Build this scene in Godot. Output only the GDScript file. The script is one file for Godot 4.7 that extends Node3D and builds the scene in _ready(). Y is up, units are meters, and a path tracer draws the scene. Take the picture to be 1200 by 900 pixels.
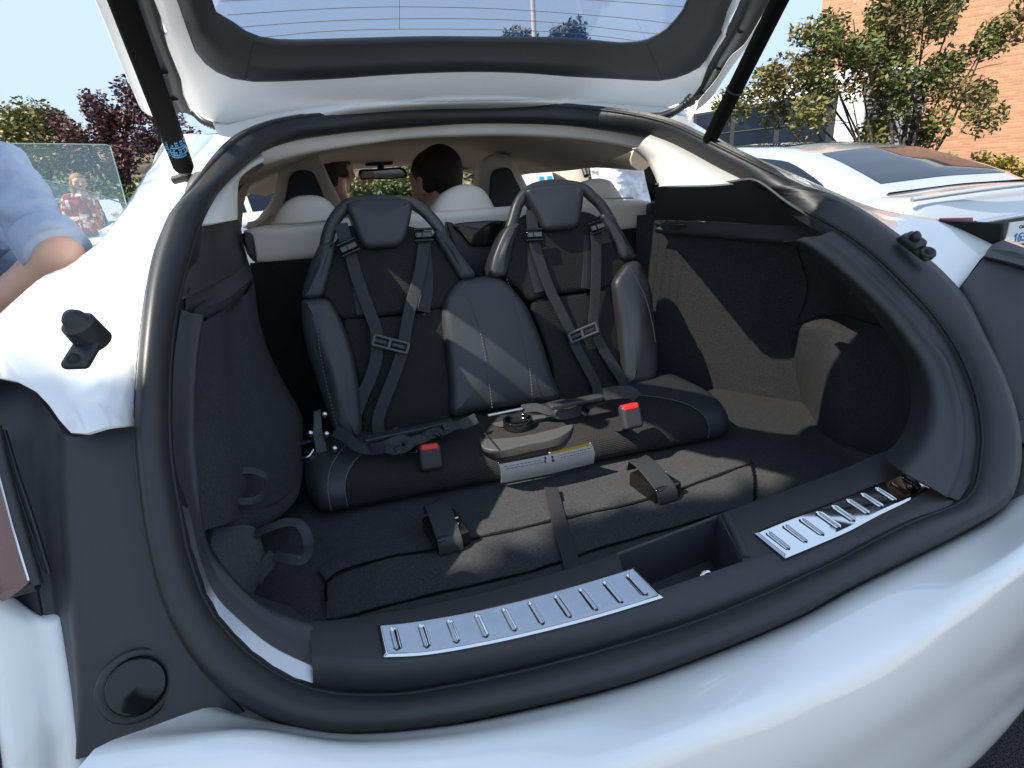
extends Node3D

var M := {}
var rng := RandomNumberGenerator.new()
var used := {}

# ---------------------------------------------------------------- geometry helpers
class G:
	var v := PackedVector3Array()
	var n := PackedVector3Array()
	var c := PackedColorArray()
	var ix := PackedInt32Array()
	var tint := Color(1, 1, 1)
	func put(p: Vector3, m: Vector3) -> int:
		v.append(p)
		n.append(m)
		c.append(tint)
		return v.size() - 1
	func tri(a: Vector3, b: Vector3, d: Vector3):
		var m := (d - a).cross(b - a).normalized()
		ix.append_array([put(a, m), put(b, m), put(d, m)])
	func quad(a: Vector3, b: Vector3, d: Vector3, e: Vector3):
		var m := (d - a).cross(b - a).normalized()
		var i := put(a, m)
		put(b, m)
		put(d, m)
		put(e, m)
		ix.append_array([i, i + 1, i + 2, i, i + 2, i + 3])
	# smooth grid through rows of equal length
	func grid(rows: Array, cu := false, cv := false) -> Array:
		var h := rows.size()
		var w: int = rows[0].size()
		var nn := []
		for j in h:
			var r := PackedVector3Array()
			for i in w:
				var i0 := (i - 1 + w) % w if cu else maxi(i - 1, 0)
				var i1 := (i + 1) % w if cu else mini(i + 1, w - 1)
				var j0 := (j - 1 + h) % h if cv else maxi(j - 1, 0)
				var j1 := (j + 1) % h if cv else mini(j + 1, h - 1)
				var du: Vector3 = rows[j][i1] - rows[j][i0]
				var dv: Vector3 = rows[j1][i] - rows[j0][i]
				var m := du.cross(dv)
				r.append(m.normalized() if m.length_squared() > 1e-16 else Vector3.ZERO)
			nn.append(r)
		for j in h:
			for i in w:
				if nn[j][i] == Vector3.ZERO:
					var s := Vector3.ZERO
					for k in [[0, -1], [0, 1], [-1, 0], [1, 0]]:
						s += nn[clampi(j + k[0], 0, h - 1)][posmod(i + k[1], w) if cu else clampi(i + k[1], 0, w - 1)]
					nn[j][i] = s.normalized() if s.length() > 0.0001 else Vector3.UP
		var b := v.size()
		for j in h:
			for i in w:
				put(rows[j][i], nn[j][i])
		var wm := w if cu else w - 1
		var hm := h if cv else h - 1
		for j in hm:
			for i in wm:
				var p := b + j * w + i
				var q := b + j * w + (i + 1) % w
				var r := b + ((j + 1) % h) * w + i
				var s := b + ((j + 1) % h) * w + (i + 1) % w
				ix.append_array([p, r, q, q, r, s])
		return nn
	func shell(rows: Array, t: float, cu := false):
		var nn := grid(rows, cu)
		var back := []
		for j in rows.size():
			var r := PackedVector3Array()
			for i in rows[j].size():
				r.append(rows[j][i] - nn[j][i] * t)
			back.append(r)
		grid(back, cu)
		var h := rows.size() - 1
		grid([rows[0], back[0]], cu)
		grid([rows[h], back[h]], cu)
		if not cu:
			var e := [PackedVector3Array(), PackedVector3Array(), PackedVector3Array(), PackedVector3Array()]
			for j in rows.size():
				e[0].append(rows[j][0])
				e[1].append(back[j][0])
				e[2].append(rows[j][rows[j].size() - 1])
				e[3].append(back[j][rows[j].size() - 1])
			grid([e[0], e[1]])
			grid([e[2], e[3]])
	func tube(path: PackedVector3Array, rad, sides := 10, closed := false, cap := true, flat := 1.0, up := Vector3.ZERO):
		var rows := []
		var k := path.size()
		var side := Vector3.ZERO
		for i in k:
			var a := path[(i - 1 + k) % k] if closed else path[maxi(i - 1, 0)]
			var b := path[(i + 1) % k] if closed else path[mini(i + 1, k - 1)]
			var t := (b - a).normalized()
			if up != Vector3.ZERO:
				side = t.cross(up).normalized()
			elif side == Vector3.ZERO:
				side = t.cross(Vector3.UP if absf(t.y) < 0.9 else Vector3.RIGHT).normalized()
			else:
				side = (side - t * side.dot(t)).normalized()
			var o := side.cross(t).normalized()
			var r: float = rad[i * (rad.size() - 1) / maxi(k - 1, 1)] if rad is Array else rad
			var ring := PackedVector3Array()
			for s in sides:
				var an := TAU * s / sides
				ring.append(path[i] + (side * cos(an) + o * sin(an) * flat) * r)
			rows.append(ring)
		if cap and not closed:
			for e in [0, rows.size() - 1]:
				var p := PackedVector3Array()
				for s in sides:
					p.append(path[0 if e == 0 else k - 1])
				if e == 0:
					rows.insert(0, rows[0].duplicate())
					rows.insert(0, p)
				else:
					rows.append(rows[rows.size() - 1].duplicate())
					rows.append(p)
		grid(rows, true, closed)
	# flat strap: width w along side, thickness t, nrm is the facing direction (one or per point)
	func ribbon(path: PackedVector3Array, w, t: float, nrm, closed := false):
		var rows := []
		var k := path.size()
		for i in k:
			var a := path[(i - 1 + k) % k] if closed else path[maxi(i - 1, 0)]
			var b := path[(i + 1) % k] if closed else path[mini(i + 1, k - 1)]
			var d := (b - a).normalized()
			var f: Vector3 = nrm[i * nrm.size() / k] if nrm is PackedVector3Array or nrm is Array else nrm
			var s := d.cross(f).normalized()
			var u := s.cross(d).normalized()
			var ww: float = (w[i * w.size() / k] if w is Array else w) * 0.5
			var ring := PackedVector3Array()
			for q in [[-1, 0.35], [-0.94, 0.5], [0, 0.5], [0.94, 0.5], [1, 0.35], [1, -0.35], [0.94, -0.5], [-0.94, -0.5], [-1, -0.35]]:
				ring.append(path[i] + s * ww * q[0] + u * t * q[1])
			rows.append(ring)
		if not closed:
			var m0 := PackedVector3Array()
			var m1 := PackedVector3Array()
			for s in 9:
				m0.append(path[0])
				m1.append(path[k - 1])
			rows.insert(0, rows[0].duplicate())
			rows.insert(0, m0)
			rows.append(rows[rows.size() - 1].duplicate())
			rows.append(m1)
		grid(rows, true, closed)
	# rounded box
	func rbox(ce: Vector3, half: Vector3, r: float, ba := Basis.IDENTITY):
		r = minf(r, minf(half.x, minf(half.y, half.z)) * 0.98)
		var inn := half - Vector3(r, r, r)
		for ax in 3:
			for sg in [-1.0, 1.0]:
				var u := (ax + 1) % 3
				var w := (ax + 2) % 3
				var b := v.size()
				var fr := [-1.0, -0.5, 0.0, 0.5, 1.0]
				var us := []
				var ws := []
				for f in [0.0, 0.45, 1.0]:
					us.append(-half[u] + r * f)
					ws.append(-half[w] + r * f)
				for f in [1.0, 0.45, 0.0]:
					us.append(half[u] - r * f)
					ws.append(half[w] - r * f)
				for a in us:
					for d in ws:
						var p := Vector3.ZERO
						p[ax] = sg * half[ax]
						p[u] = a
						p[w] = d
						var q := p.clamp(-inn, inn)
						var m := (p - q).normalized()
						put(ce + ba * (q + m * r), ba * m)
				for i in 5:
					for j in 5:
						var k := b + i * 6 + j
						if sg > 0:
							ix.append_array([k, k + 1, k + 6, k + 1, k + 7, k + 6])
						else:
							ix.append_array([k, k + 6, k + 1, k + 1, k + 6, k + 7])
	func lathe(prof: Array, ce: Vector3, ba := Basis.IDENTITY, sides := 24):
		var rows := []
		for p in prof:
			var ring := PackedVector3Array()
			for s in sides:
				var an := TAU * s / sides
				ring.append(ce + ba * Vector3(cos(an) * p[0], p[1], sin(an) * p[0]))
			rows.append(ring)
		grid(rows, true)
	func ball(ce: Vector3, r: Vector3, ba := Basis.IDENTITY, sides := 16):
		var prof := []
		for i in 9:
			var a := PI * i / 8.0
			prof.append([sin(a), -cos(a)])
		lathe(prof, ce, ba * Basis.from_scale(r), sides)
	# padded slab: outline (3D, roughly planar), facing nrm, depth behind, edge radius, bulge in the middle
	func pad(outline: PackedVector3Array, nrm: Vector3, depth: float, er := 0.006, bulge := 0.0, back := true, rings := 5):
		var k := outline.size()
		var ce := Vector3.ZERO
		for p in outline:
			ce += p
		ce /= k
		var inw := PackedVector3Array()
		for i in k:
			var t := (outline[(i + 1) % k] - outline[(i - 1 + k) % k]).normalized()
			var m := nrm.cross(t).normalized()
			if m.dot(ce - outline[i]) < 0:
				m = -m
			inw.append(m)
		var rows := []
		if back:
			var cb := PackedVector3Array()
			var rb := PackedVector3Array()
			for i in k:
				cb.append(ce - nrm * depth)
				rb.append(outline[i] - nrm * depth)
			rows.append(cb)
			rows.append(rb)
		for a in [0.0, 0.33, 0.66, 1.0]:
			var r := PackedVector3Array()
			for i in k:
				var an: float = a * PI / 2
				r.append(outline[i] + inw[i] * er * (1 - cos(an)) - nrm * er * (1 - sin(an)))
			rows.append(r)
		var cur := PackedVector3Array()
		for i in k:
			cur.append(outline[i] + inw[i] * er)
		var base := cur.duplicate()
		for j in rings:
			var f := (j + 1.0) / rings
			# rings grow rounder towards the middle so that no creases run in from the corners
			for s in 10 + j * 10:
				var nx := PackedVector3Array()
				for i in k:
					nx.append((base[(i - 1 + k) % k] + base[i] * 2.0 + base[(i + 1) % k]) * 0.25)
				base = nx
			var r := PackedVector3Array()
			for i in k:
				r.append(base[i].lerp(ce, f) + nrm * bulge * sin(f * PI / 2))
			rows.append(r)
		grid(rows, true)
	# flat plate cut to any outline, thickness th behind nrm, small chamfer
	func plate(outline: PackedVector3Array, nrm: Vector3, th: float, ch := 0.0015):
		var ax := (outline[1] - outline[0]).normalized()
		ax = (ax - nrm * ax.dot(nrm)).normalized()
		var ay := nrm.cross(ax)
		var k := outline.size()
		var flat := PackedVector2Array()
		for p in outline:
			flat.append(Vector2(p.dot(ax), p.dot(ay)))
		var area := 0.0
		for i in k:
			area += flat[i].cross(flat[(i + 1) % k])
		var inn := PackedVector3Array()
		for i in k:
			var t := (flat[(i + 1) % k] - flat[i]).normalized() + (flat[i] - flat[(i - 1 + k) % k]).normalized()
			var m := Vector2(-t.y, t.x).normalized() * signf(area)
			inn.append(outline[i] + (ax * m.x + ay * m.y) * ch)
		var tr := Geometry2D.triangulate_polygon(flat)
		for side in 2:
			var off := Vector3.ZERO if side == 0 else -nrm * th
			var b := v.size()
			for i in k:
				put((inn[i] if side == 0 else outline[i]) + off, nrm if side == 0 else -nrm)
			for i in range(0, tr.size(), 3):
				if side == 0:
					ix.append_array([b + tr[i], b + tr[i + 2], b + tr[i + 1]])
				else:
					ix.append_array([b + tr[i], b + tr[i + 1], b + tr[i + 2]])
		for i in k:
			var j := (i + 1) % k
			quad(inn[i], inn[j], outline[j] - nrm * ch, outline[i] - nrm * ch)
			quad(outline[i] - nrm * ch, outline[j] - nrm * ch, outline[j] - nrm * th, outline[i] - nrm * th)
	func mesh() -> ArrayMesh:
		var a := []
		a.resize(Mesh.ARRAY_MAX)
		a[Mesh.ARRAY_VERTEX] = v
		a[Mesh.ARRAY_NORMAL] = n
		a[Mesh.ARRAY_COLOR] = c
		a[Mesh.ARRAY_INDEX] = ix
		var m := ArrayMesh.new()
		m.add_surface_from_arrays(Mesh.PRIMITIVE_TRIANGLES, a)
		return m

func V(a: Array) -> PackedVector3Array:
	var r := PackedVector3Array()
	for i in range(0, a.size(), 3):
		r.append(Vector3(a[i], a[i + 1], a[i + 2]))
	return r

# Catmull-Rom curve through p, resampled to k points of even spacing
func cr(p: PackedVector3Array, k: int, closed := false) -> PackedVector3Array:
	var d := PackedVector3Array()
	var m := p.size()
	for i in (m if closed else m - 1):
		var a := p[(i - 1 + m) % m] if closed else p[maxi(i - 1, 0)]
		var b := p[i]
		var c := p[(i + 1) % m]
		var e := p[(i + 2) % m] if closed else p[mini(i + 2, m - 1)]
		for s in 8:
			d.append(b.cubic_interpolate(c, a, e, s / 8.0))
	d.append(p[0] if closed else p[m - 1])
	return even(d, k, closed)

func even(d: PackedVector3Array, k: int, closed := false) -> PackedVector3Array:
	var l := [0.0]
	for i in range(1, d.size()):
		l.append(l[i - 1] + d[i].distance_to(d[i - 1]))
	var r := PackedVector3Array()
	var j := 0
	for i in k:
		var t: float = l[l.size() - 1] * i / (k if closed else maxi(k - 1, 1))
		while j < d.size() - 2 and l[j + 1] < t:
			j += 1
		r.append(d[j].lerp(d[j + 1], clampf((t - l[j]) / maxf(l[j + 1] - l[j], 1e-9), 0, 1)))
	return r

func rev(p: PackedVector3Array) -> PackedVector3Array:
	var q := p.duplicate()
	q.reverse()
	return q

func mixp(a: PackedVector3Array, b: PackedVector3Array, t: float, off := Vector3.ZERO) -> PackedVector3Array:
	var r := PackedVector3Array()
	for i in a.size():
		r.append(a[i].lerp(b[i], t) + off)
	return r

func shift(a: PackedVector3Array, o: Vector3) -> PackedVector3Array:
	var r := PackedVector3Array()
	for p in a:
		r.append(p + o)
	return r

# smooth a short list of rows into a dense grid
func rows(list: Array, nu: int, nv: int) -> Array:
	var a := []
	for r in list:
		a.append(cr(r, nu))
	var out := []
	for j in nv:
		out.append(PackedVector3Array())
	for i in nu:
		var col := PackedVector3Array()
		for r in a:
			col.append(r[i])
		col = cr(col, nv)
		for j in nv:
			out[j].append(col[j])
	return out

# ---------------------------------------------------------------- scene helpers
func numbered(called: String) -> String:
	if not used.has(called):
		used[called] = 0
		return called
	used[called] += 1
	return "%s_%03d" % [called, used[called]]

func base_of(n: Node3D) -> Vector3:
	var p := Vector3.ZERO
	var q: Node = n
	while q is Node3D and q != self:
		p += q.position
		q = q.get_parent()
	return p

func thing(called: String, label: String, category: String, at := Vector3.ZERO, group := "") -> Node3D:
	var o := Node3D.new()
	o.name = numbered(called)
	add_child(o)
	o.position = at
	tag(o, label, category, group)
	return o

func tag(o: Node3D, label: String, category: String, group := ""):
	o.set_meta("label", label)
	o.set_meta("category", category)
	if group:
		o.set_meta("group", group)

# a mesh part; geometry is given in world coordinates and moved to its parent's base
func obj(called: String, g, mat: Material, parent: Node3D) -> MeshInstance3D:
	var o := MeshInstance3D.new()
	o.name = called
	o.mesh = g.mesh() if g is G else g
	o.material_override = mat
	parent.add_child(o, true)
	o.position = -base_of(parent)
	return o

func part(called: String, parent: Node3D, label := "") -> Node3D:
	var o := Node3D.new()
	o.name = called
	parent.add_child(o, true)
	o.position = -base_of(parent)
	if label:
		o.set_meta("label", label)
	return o

func struct(called: String, g, mat: Material, kind := "structure") -> MeshInstance3D:
	var o := MeshInstance3D.new()
	o.name = numbered(called)
	o.mesh = g.mesh() if g is G else g
	o.material_override = mat
	add_child(o)
	o.set_meta("kind", kind)
	return o

func lettering(called: String, text: String, height: float, mat: Material, at: Transform3D, parent: Node3D, depth := 0.002, font := "Droid Sans"):
	var t := TextMesh.new()
	var f := SystemFont.new()
	f.font_names = PackedStringArray([font])
	f.font_weight = 700
	t.font = f
	t.text = text
	t.font_size = 32
	t.pixel_size = height / 23.0
	t.depth = depth
	t.curve_step = 2.0
	var o := MeshInstance3D.new()
	o.name = called
	o.mesh = t
	o.material_override = mat
	parent.add_child(o, true)
	o.transform = Transform3D(at.basis, at.origin - base_of(parent))
	return o

# ---------------------------------------------------------------- materials
func lin(r: float, g := -1.0, b := -1.0) -> Color:
	return Color(r, r if g < 0 else g, r if b < 0 else b).linear_to_srgb()

func mat(called: String, col: Color, rough := 0.5, metal := 0.0) -> StandardMaterial3D:
	var m := StandardMaterial3D.new()
	m.albedo_color = col
	m.roughness = rough
	m.metallic = metal
	M[called] = m
	return m

func image(size: int, f: Callable) -> Image:
	var im := Image.create(size, size, false, Image.FORMAT_RGB8)
	for y in size:
		for x in size:
			var c = f.call(x, y)
			im.set_pixel(x, y, c if c is Color else Color(c, c, c))
	return im

func tex(im: Image) -> ImageTexture:
	var i := im.duplicate()
	i.generate_mipmaps()
	return ImageTexture.create_from_image(i)

func bump(im: Image, k: float) -> ImageTexture:
	var i: Image = im.duplicate()
	i.convert(Image.FORMAT_RGBA8)
	i.bump_map_to_normal_map(k)
	return tex(i)

func grain(m: StandardMaterial3D, alb: Texture2D, nrm: Texture2D, scale: float, strength := 1.0, sharp := 4.0):
	m.uv1_triplanar = true
	m.uv1_triplanar_sharpness = sharp
	m.uv1_scale = Vector3(scale, scale, scale)
	if alb:
		m.albedo_texture = alb
	if nrm:
		m.normal_enabled = true
		m.normal_texture = nrm
		m.normal_scale = strength

func noisy(seed_: int, freq: float, oct := 3, kind := FastNoiseLite.TYPE_SIMPLEX_SMOOTH) -> FastNoiseLite:
	var f := FastNoiseLite.new()
	f.seed = seed_
	f.frequency = freq
	f.noise_type = kind
	f.fractal_octaves = oct
	return f

func materials():
	rng.seed = 7
	var S := 256
	var w := []
	for i in S * S:
		w.append(rng.randf())
	var fib := image(S, func(x, y):
		var a: float = w[y * S + x] * 0.5 + w[((y + 1) % S) * S + x] * 0.25 + w[y * S + (x + 1) % S] * 0.25
		return 0.42 + a * 0.5 + (0.28 if w[(y * 7 + x * 3) % (S * S)] > 0.93 else 0.0))
	var fibt := tex(fib)
	var fibn := bump(fib, 5.0)
	var lf := noisy(3, 0.09, 2, FastNoiseLite.TYPE_CELLULAR)
	lf.cellular_return_type = FastNoiseLite.RETURN_DISTANCE2_SUB
	var lea := lf.get_seamless_image(S, S)
	lea.convert(Image.FORMAT_RGB8)
	var lean := bump(lea, 1.2)
	var gf := noisy(5, 0.35, 2).get_seamless_image(S, S)
	gf.convert(Image.FORMAT_RGB8)
	var gran := bump(gf, 2.0)
	var cloud := noisy(9, 0.012, 4).get_seamless_image(S, S)
	cloud.convert(Image.FORMAT_RGB8)
	var weave := image(64, func(x, y):
		var u: float = fmod(x + (4 if (y / 8) % 2 else 0), 8.0) - 3.5
		var q: float = fmod(y, 8.0) - 3.5
		var d := sqrt(u * u + q * q * 1.3)
		return clampf(0.15 + d * 0.22, 0.1, 1.0) * (0.88 + 0.12 * w[y * S + x]))
	var weavet := tex(weave)
	var weaven := bump(weave, 4.0)
	var twill := image(64, func(x, y):
		var k: int = (x + y) % 8
		return (0.62 + 0.38 * sin(k / 8.0 * TAU)) * (0.9 + 0.1 * w[y * S + x]))
	var twillt := tex(twill)
	var twilln := bump(twill, 2.5)

	var p := mat("paint", lin(0.88, 0.875, 0.86), 0.30)
	p.clearcoat_enabled = true
	p.clearcoat = 1.0
	p.clearcoat_roughness = 0.03
	p = mat("paint_inner", lin(0.87, 0.865, 0.85), 0.35)
	p.clearcoat_enabled = true
	p.clearcoat = 0.6
	p.clearcoat_roughness = 0.12
	grain(mat("rubber", lin(0.022, 0.0225, 0.024), 0.42), null, gran, 9.0, 0.25)
	grain(mat("plastic", lin(0.030, 0.030, 0.033), 0.48), null, gran, 12.0, 0.55)
	grain(mat("plastic_grey", lin(0.062), 0.55), null, gran, 12.0, 0.5)
	mat("gloss_black", lin(0.008), 0.12)
	mat("black", lin(0.008), 0.6)
	mat("void_black", lin(0.004), 0.9)
	M.void_black.metallic_specular = 0.2
	grain(mat("carpet", lin(0.085, 0.085, 0.090), 0.98), fibt, fibn, 5.0, 1.1)
	grain(mat("carpet_dark", lin(0.022), 0.98), fibt, fibn, 5.0, 0.8)
	grain(mat("felt", lin(0.125, 0.13, 0.14), 0.95), fibt, fibn, 6.0, 0.6)
	grain(mat("leather", lin(0.034, 0.035, 0.039), 0.42), null, lean, 11.0, 0.45)
	grain(mat("mesh_cloth", lin(0.022, 0.021, 0.020), 0.85), weavet, weaven, 32.0, 0.9)
	grain(mat("webbing", lin(0.062, 0.063, 0.068), 0.6), twillt, twilln, 90.0, 0.5)
	grain(mat("beige", lin(0.76, 0.675, 0.58), 0.5), null, lean, 9.0, 0.25)
	grain(mat("beige_cloth", lin(0.78, 0.74, 0.66), 0.9), fibt, fibn, 8.0, 0.25)
	M.beige_cloth.albedo_texture = null
	mat("headlining", lin(0.462, 0.396, 0.319), 0.9)
	grain(mat("thread", lin(0.12, 0.12, 0.125), 0.7), null, null, 1.0)
	mat("chrome", lin(0.72, 0.73, 0.75), 0.045, 1.0)
	mat("steel", lin(0.55), 0.25, 1.0)
	mat("brushed", lin(0.62, 0.63, 0.66), 0.35, 1.0)
	grain(mat("clip_grey", lin(0.09, 0.092, 0.098), 0.45), null, gran, 12.0, 0.3)
	mat("red_plastic", lin(0.75, 0.02, 0.02), 0.35)
	mat("sticker", lin(0.85, 0.85, 0.84), 0.4)
	mat("yellow", lin(0.85, 0.50, 0.02), 0.45)
	mat("ink", lin(0.04), 0.6)
	mat("blue_ink", lin(0.02, 0.16, 0.34), 0.5)
	mat("heat_line", lin(0.16, 0.10, 0.06), 0.5)
	p = mat("glass_clear", Color(0.75, 0.92, 0.88, 0.06), 0.02)
	p.transparency = BaseMaterial3D.TRANSPARENCY_ALPHA
	p = mat("glass_tint", Color(0.02, 0.40, 0.70, 0.30), 0.02)
	p.transparency = BaseMaterial3D.TRANSPARENCY_ALPHA
	p = mat("glass_dark", lin(0.012, 0.018, 0.030), 0.03)
	p.metallic_specular = 0.32
	p = mat("lens", Color(0.75, 0.45, 0.38, 0.14), 0.04)
	p.transparency = BaseMaterial3D.TRANSPARENCY_ALPHA
	p = mat("silver_paint", lin(0.56, 0.57, 0.59), 0.28, 0.55)
	p.clearcoat_enabled = true
	p.clearcoat_roughness = 0.03
	p = mat("dark_paint", lin(0.012, 0.015, 0.020), 0.2)
	p.clearcoat_enabled = true
	mat("lamp_red", lin(0.07, 0.006, 0.008), 0.08)
	mat("lamp_brown", lin(0.09, 0.048, 0.034), 0.3, 0.2)
	grain(mat("hair_grain", Color(1, 1, 1), 0.6), null, fibn, 14.0, 1.2)
	M.hair_grain.vertex_color_use_as_albedo = true
	var asp := image(S, func(x, y): return 0.55 + 0.45 * w[y * S + x] + (0.3 if w[(y * 5 + x) % (S * S)] > 0.97 else 0.0))
	grain(mat("asphalt", lin(0.06, 0.058, 0.055), 0.92), tex(asp), bump(asp, 6.0), 1.6, 0.8)
	p = mat("leaf", lin(0.8), 0.55)
	p.vertex_color_use_as_albedo = true
	p.backlight_enabled = true
	p.backlight = Color(0.16, 0.2, 0.05)
	p = mat("painted", Color(1, 1, 1), 0.75)
	p.vertex_color_use_as_albedo = true
	p = mat("skin", Color(1, 1, 1), 0.5)
	p.vertex_color_use_as_albedo = true
	p.subsurf_scatter_enabled = true
	p.subsurf_scatter_strength = 0.1
	grain(mat("bark", lin(0.20, 0.15, 0.11), 0.9), tex(cloud), bump(cloud, 8.0), 3.0, 0.8)


func _ready():
	var cam := Camera3D.new()
	cam.fov = 68.62
	cam.near = 0.02
	cam.far = 600.0
	cam.position = Vector3(-0.395, 1.30, 0.475)
	cam.basis = Basis(Vector3.UP, deg_to_rad(-18.0)) * Basis(Vector3.RIGHT, deg_to_rad(-20.7)) * Basis(Vector3.BACK, deg_to_rad(-3.85))
	cam.name = "camera"
	add_child(cam)
	cam.current = true
	var env := Environment.new()
	env.background_mode = Environment.BG_SKY
	var sm := ProceduralSkyMaterial.new()
	sm.sky_top_color = Color(0.545, 0.617, 0.705)
	sm.sky_horizon_color = Color(0.562, 0.629, 0.708)
	sm.sky_curve = 0.16
	sm.ground_bottom_color = Color(0.25, 0.24, 0.22)
	sm.ground_horizon_color = Color(0.55, 0.58, 0.60)
	sm.sun_angle_max = 0.0
	sm.sky_energy_multiplier = 1.0
	var sky := Sky.new()
	sky.sky_material = sm
	env.sky = sky
	env.background_energy_multiplier = 1.0
	env.tonemap_mode = Environment.TONE_MAPPER_LINEAR
	env.tonemap_exposure = 2.6
	env.sdfgi_enabled = true
	env.ssao_enabled = true
	env.ssil_enabled = true
	var we := WorldEnvironment.new()
	we.name = "world_environment"
	we.environment = env
	add_child(we)
	var sun := DirectionalLight3D.new()
	sun.name = "sun"
	sun.light_energy = 1.1
	sun.light_color = Color(1.0, 0.975, 0.93)
	sun.light_angular_distance = 0.5
	sun.shadow_enabled = true
	add_child(sun)
	sun.look_at_from_position(Vector3.ZERO, Vector3(0.79, -1.0, -0.08), Vector3.BACK)
	materials()
	build_setting()
	build_car()
	build_surroundings()


# ---------------------------------------------------------------- ground, hill, buildings, plants
func build_setting():
	var g := G.new()
	g.quad(Vector3(-260, 0, 60), Vector3(260, 0, 60), Vector3(260, 0, -300), Vector3(-260, 0, -300))
	struct("ground", g, M.asphalt)
	# parking bay line beside the car
	g = G.new()
	for x in [1.62, 5.0]:
		g.quad(Vector3(x, 0.004, 0.2), Vector3(x + 0.1, 0.004, 0.2), Vector3(x + 0.1, 0.004, -5.2), Vector3(x, 0.004, -5.2))
	struct("road_marking", g, M.sticker)
	# pale concrete drive lane behind the parking bays
	g = G.new()
	g.quad(Vector3(-60, 0.004, 12), Vector3(60, 0.004, 12), Vector3(60, 0.004, 0.8), Vector3(-60, 0.004, 0.8))
	var cm := mat("concrete", lin(0.46, 0.44, 0.41), 0.9)
	grain(cm, M.asphalt.albedo_texture, M.asphalt.normal_texture, 1.2, 0.4)
	struct("road", g, cm)
	# dry hillside ahead
	var nz := noisy(12, 0.05, 4)
	var list := []
	for j in 40:
		var r := PackedVector3Array()
		for i in 60:
			var x := -70.0 + 130.0 * i / 59.0
			var z := -24.0 - 60.0 * j / 39.0
			var f := smoothstep(0.0, 1.0, j / 14.0)
			r.append(Vector3(x, -0.3 + (4.6 + 0.03 * x) * f + nz.get_noise_2d(x, z) * 1.2 * f + j * 0.05, z))
		list.append(r)
	g = G.new()
	g.grid(list)
	var m := mat("hill_soil", lin(0.30, 0.22, 0.14), 0.95)
	var hn := noisy(4, 0.02, 4).get_seamless_image(256, 256)
	hn.convert(Image.FORMAT_RGB8)
	grain(m, tex(hn), null, 0.15)
	struct("hill", g, m)
	# far road across the foot of the hill
	g = G.new()
	g.shell([V([-60, 0.02, -21, -20, 0.02, -21, 20, 0.02, -21, 60, 0.02, -21]), V([-60, 0.02, -24, -20, 0.02, -24, 20, 0.02, -24, 60, 0.02, -24])], 0.1)
	struct("road", g, M.asphalt)

func brick_material() -> StandardMaterial3D:
	rng.seed = 77
	var im := Image.create(512, 512, false, Image.FORMAT_RGB8)
	var hb := Image.create(512, 512, false, Image.FORMAT_RGB8)
	im.fill(Color(0.74, 0.575, 0.455))
	hb.fill(Color(0.3, 0.3, 0.3))
	for r in 32:
		for c in 11:
			var x := int(c * 46.5 + (23 if r % 2 else 0))
			var t := rng.randf_range(-0.05, 0.05)
			var col := Color(0.735 + t, 0.545 + t * 0.9, 0.415 + t * 0.8)
			for k in [0, 512]:
				im.fill_rect(Rect2i(x + 1 - k, r * 16 + 1, 44, 13), col)
				hb.fill_rect(Rect2i(x + 1 - k, r * 16 + 1, 44, 13), Color(0.8, 0.8, 0.8))
	var m := mat("brick", Color(1, 1, 1), 0.9)
	grain(m, tex(im), bump(hb, 1.2), 0.40, 0.8, 8.0)
	return m

func leaf_cloud(clumps: Array, count: int, size: float, cols: Array, seed_: int) -> G:
	var g := G.new()
	var r := RandomNumberGenerator.new()
	r.seed = seed_
	var total := 0.0
	for c in clumps:
		total += pow(c[1], 2.2)
	for c in clumps:
		var k := int(count * pow(c[1], 2.2) / total)
		var tone: Color = cols[r.randi() % cols.size()]
		for i in k:
			var d = Vector3(r.randfn(), r.randfn() * 0.8, r.randfn()).normalized() * pow(r.randf(), 0.45) * c[1]
			var p: Vector3 = c[0] + d
			var t: Color = tone.lerp(cols[r.randi() % cols.size()], 0.5)
			t = t * r.randf_range(0.7, 1.25)
			g.tint = Color(t.r, t.g, t.b)
			var a := Vector3(r.randfn(), r.randfn() * 0.6, r.randfn()).normalized()
			var b := a.cross(Vector3(r.randfn(), r.randfn(), r.randfn())).normalized()
			var s := size * r.randf_range(0.6, 1.3)
			g.quad(p - a * s, p + b * s * 0.45, p + a * s, p - b * s * 0.45)
	return g

func limbs(g: G, base: Vector3, tips: Array, r0: float, seed_: int):
	var r := RandomNumberGenerator.new()
	r.seed = seed_
	for t in tips:
		var mid: Vector3 = base.lerp(t, 0.5) + Vector3(r.randfn(), 0, r.randfn()) * base.distance_to(t) * 0.06
		var p := cr(PackedVector3Array([base, base.lerp(mid, 0.5) + Vector3(0, 0.02, 0), mid, t]), 10)
		g.tube(p, [r0, r0 * 0.8, r0 * 0.55, r0 * 0.4, r0 * 0.25], 7)
		for k in 4:
			var s: Vector3 = p[5 + k]
			var e := s + Vector3(r.randfn(), absf(r.randfn()) * 0.7, r.randfn()) * base.distance_to(t) * 0.06
			g.tube(PackedVector3Array([s, s.lerp(e, 0.5) + Vector3(0, 0.02, 0), e]), [r0 * 0.3, r0 * 0.2, r0 * 0.1], 5)

func tree(called: String, label: String, at: Vector3, tips: Array, clumps: Array, count: int, size: float, cols: Array, seed_: int, r0: float, group := "") -> Node3D:
	var t := thing(called, label, "tree", at, group)
	var g := G.new()
	limbs(g, at + Vector3(0, -0.05, 0), tips, r0, seed_)
	obj("trunk", g, M.bark, t)
	obj("crown", leaf_cloud(clumps, count, size, cols, seed_), M.leaf, t)
	return t

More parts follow.
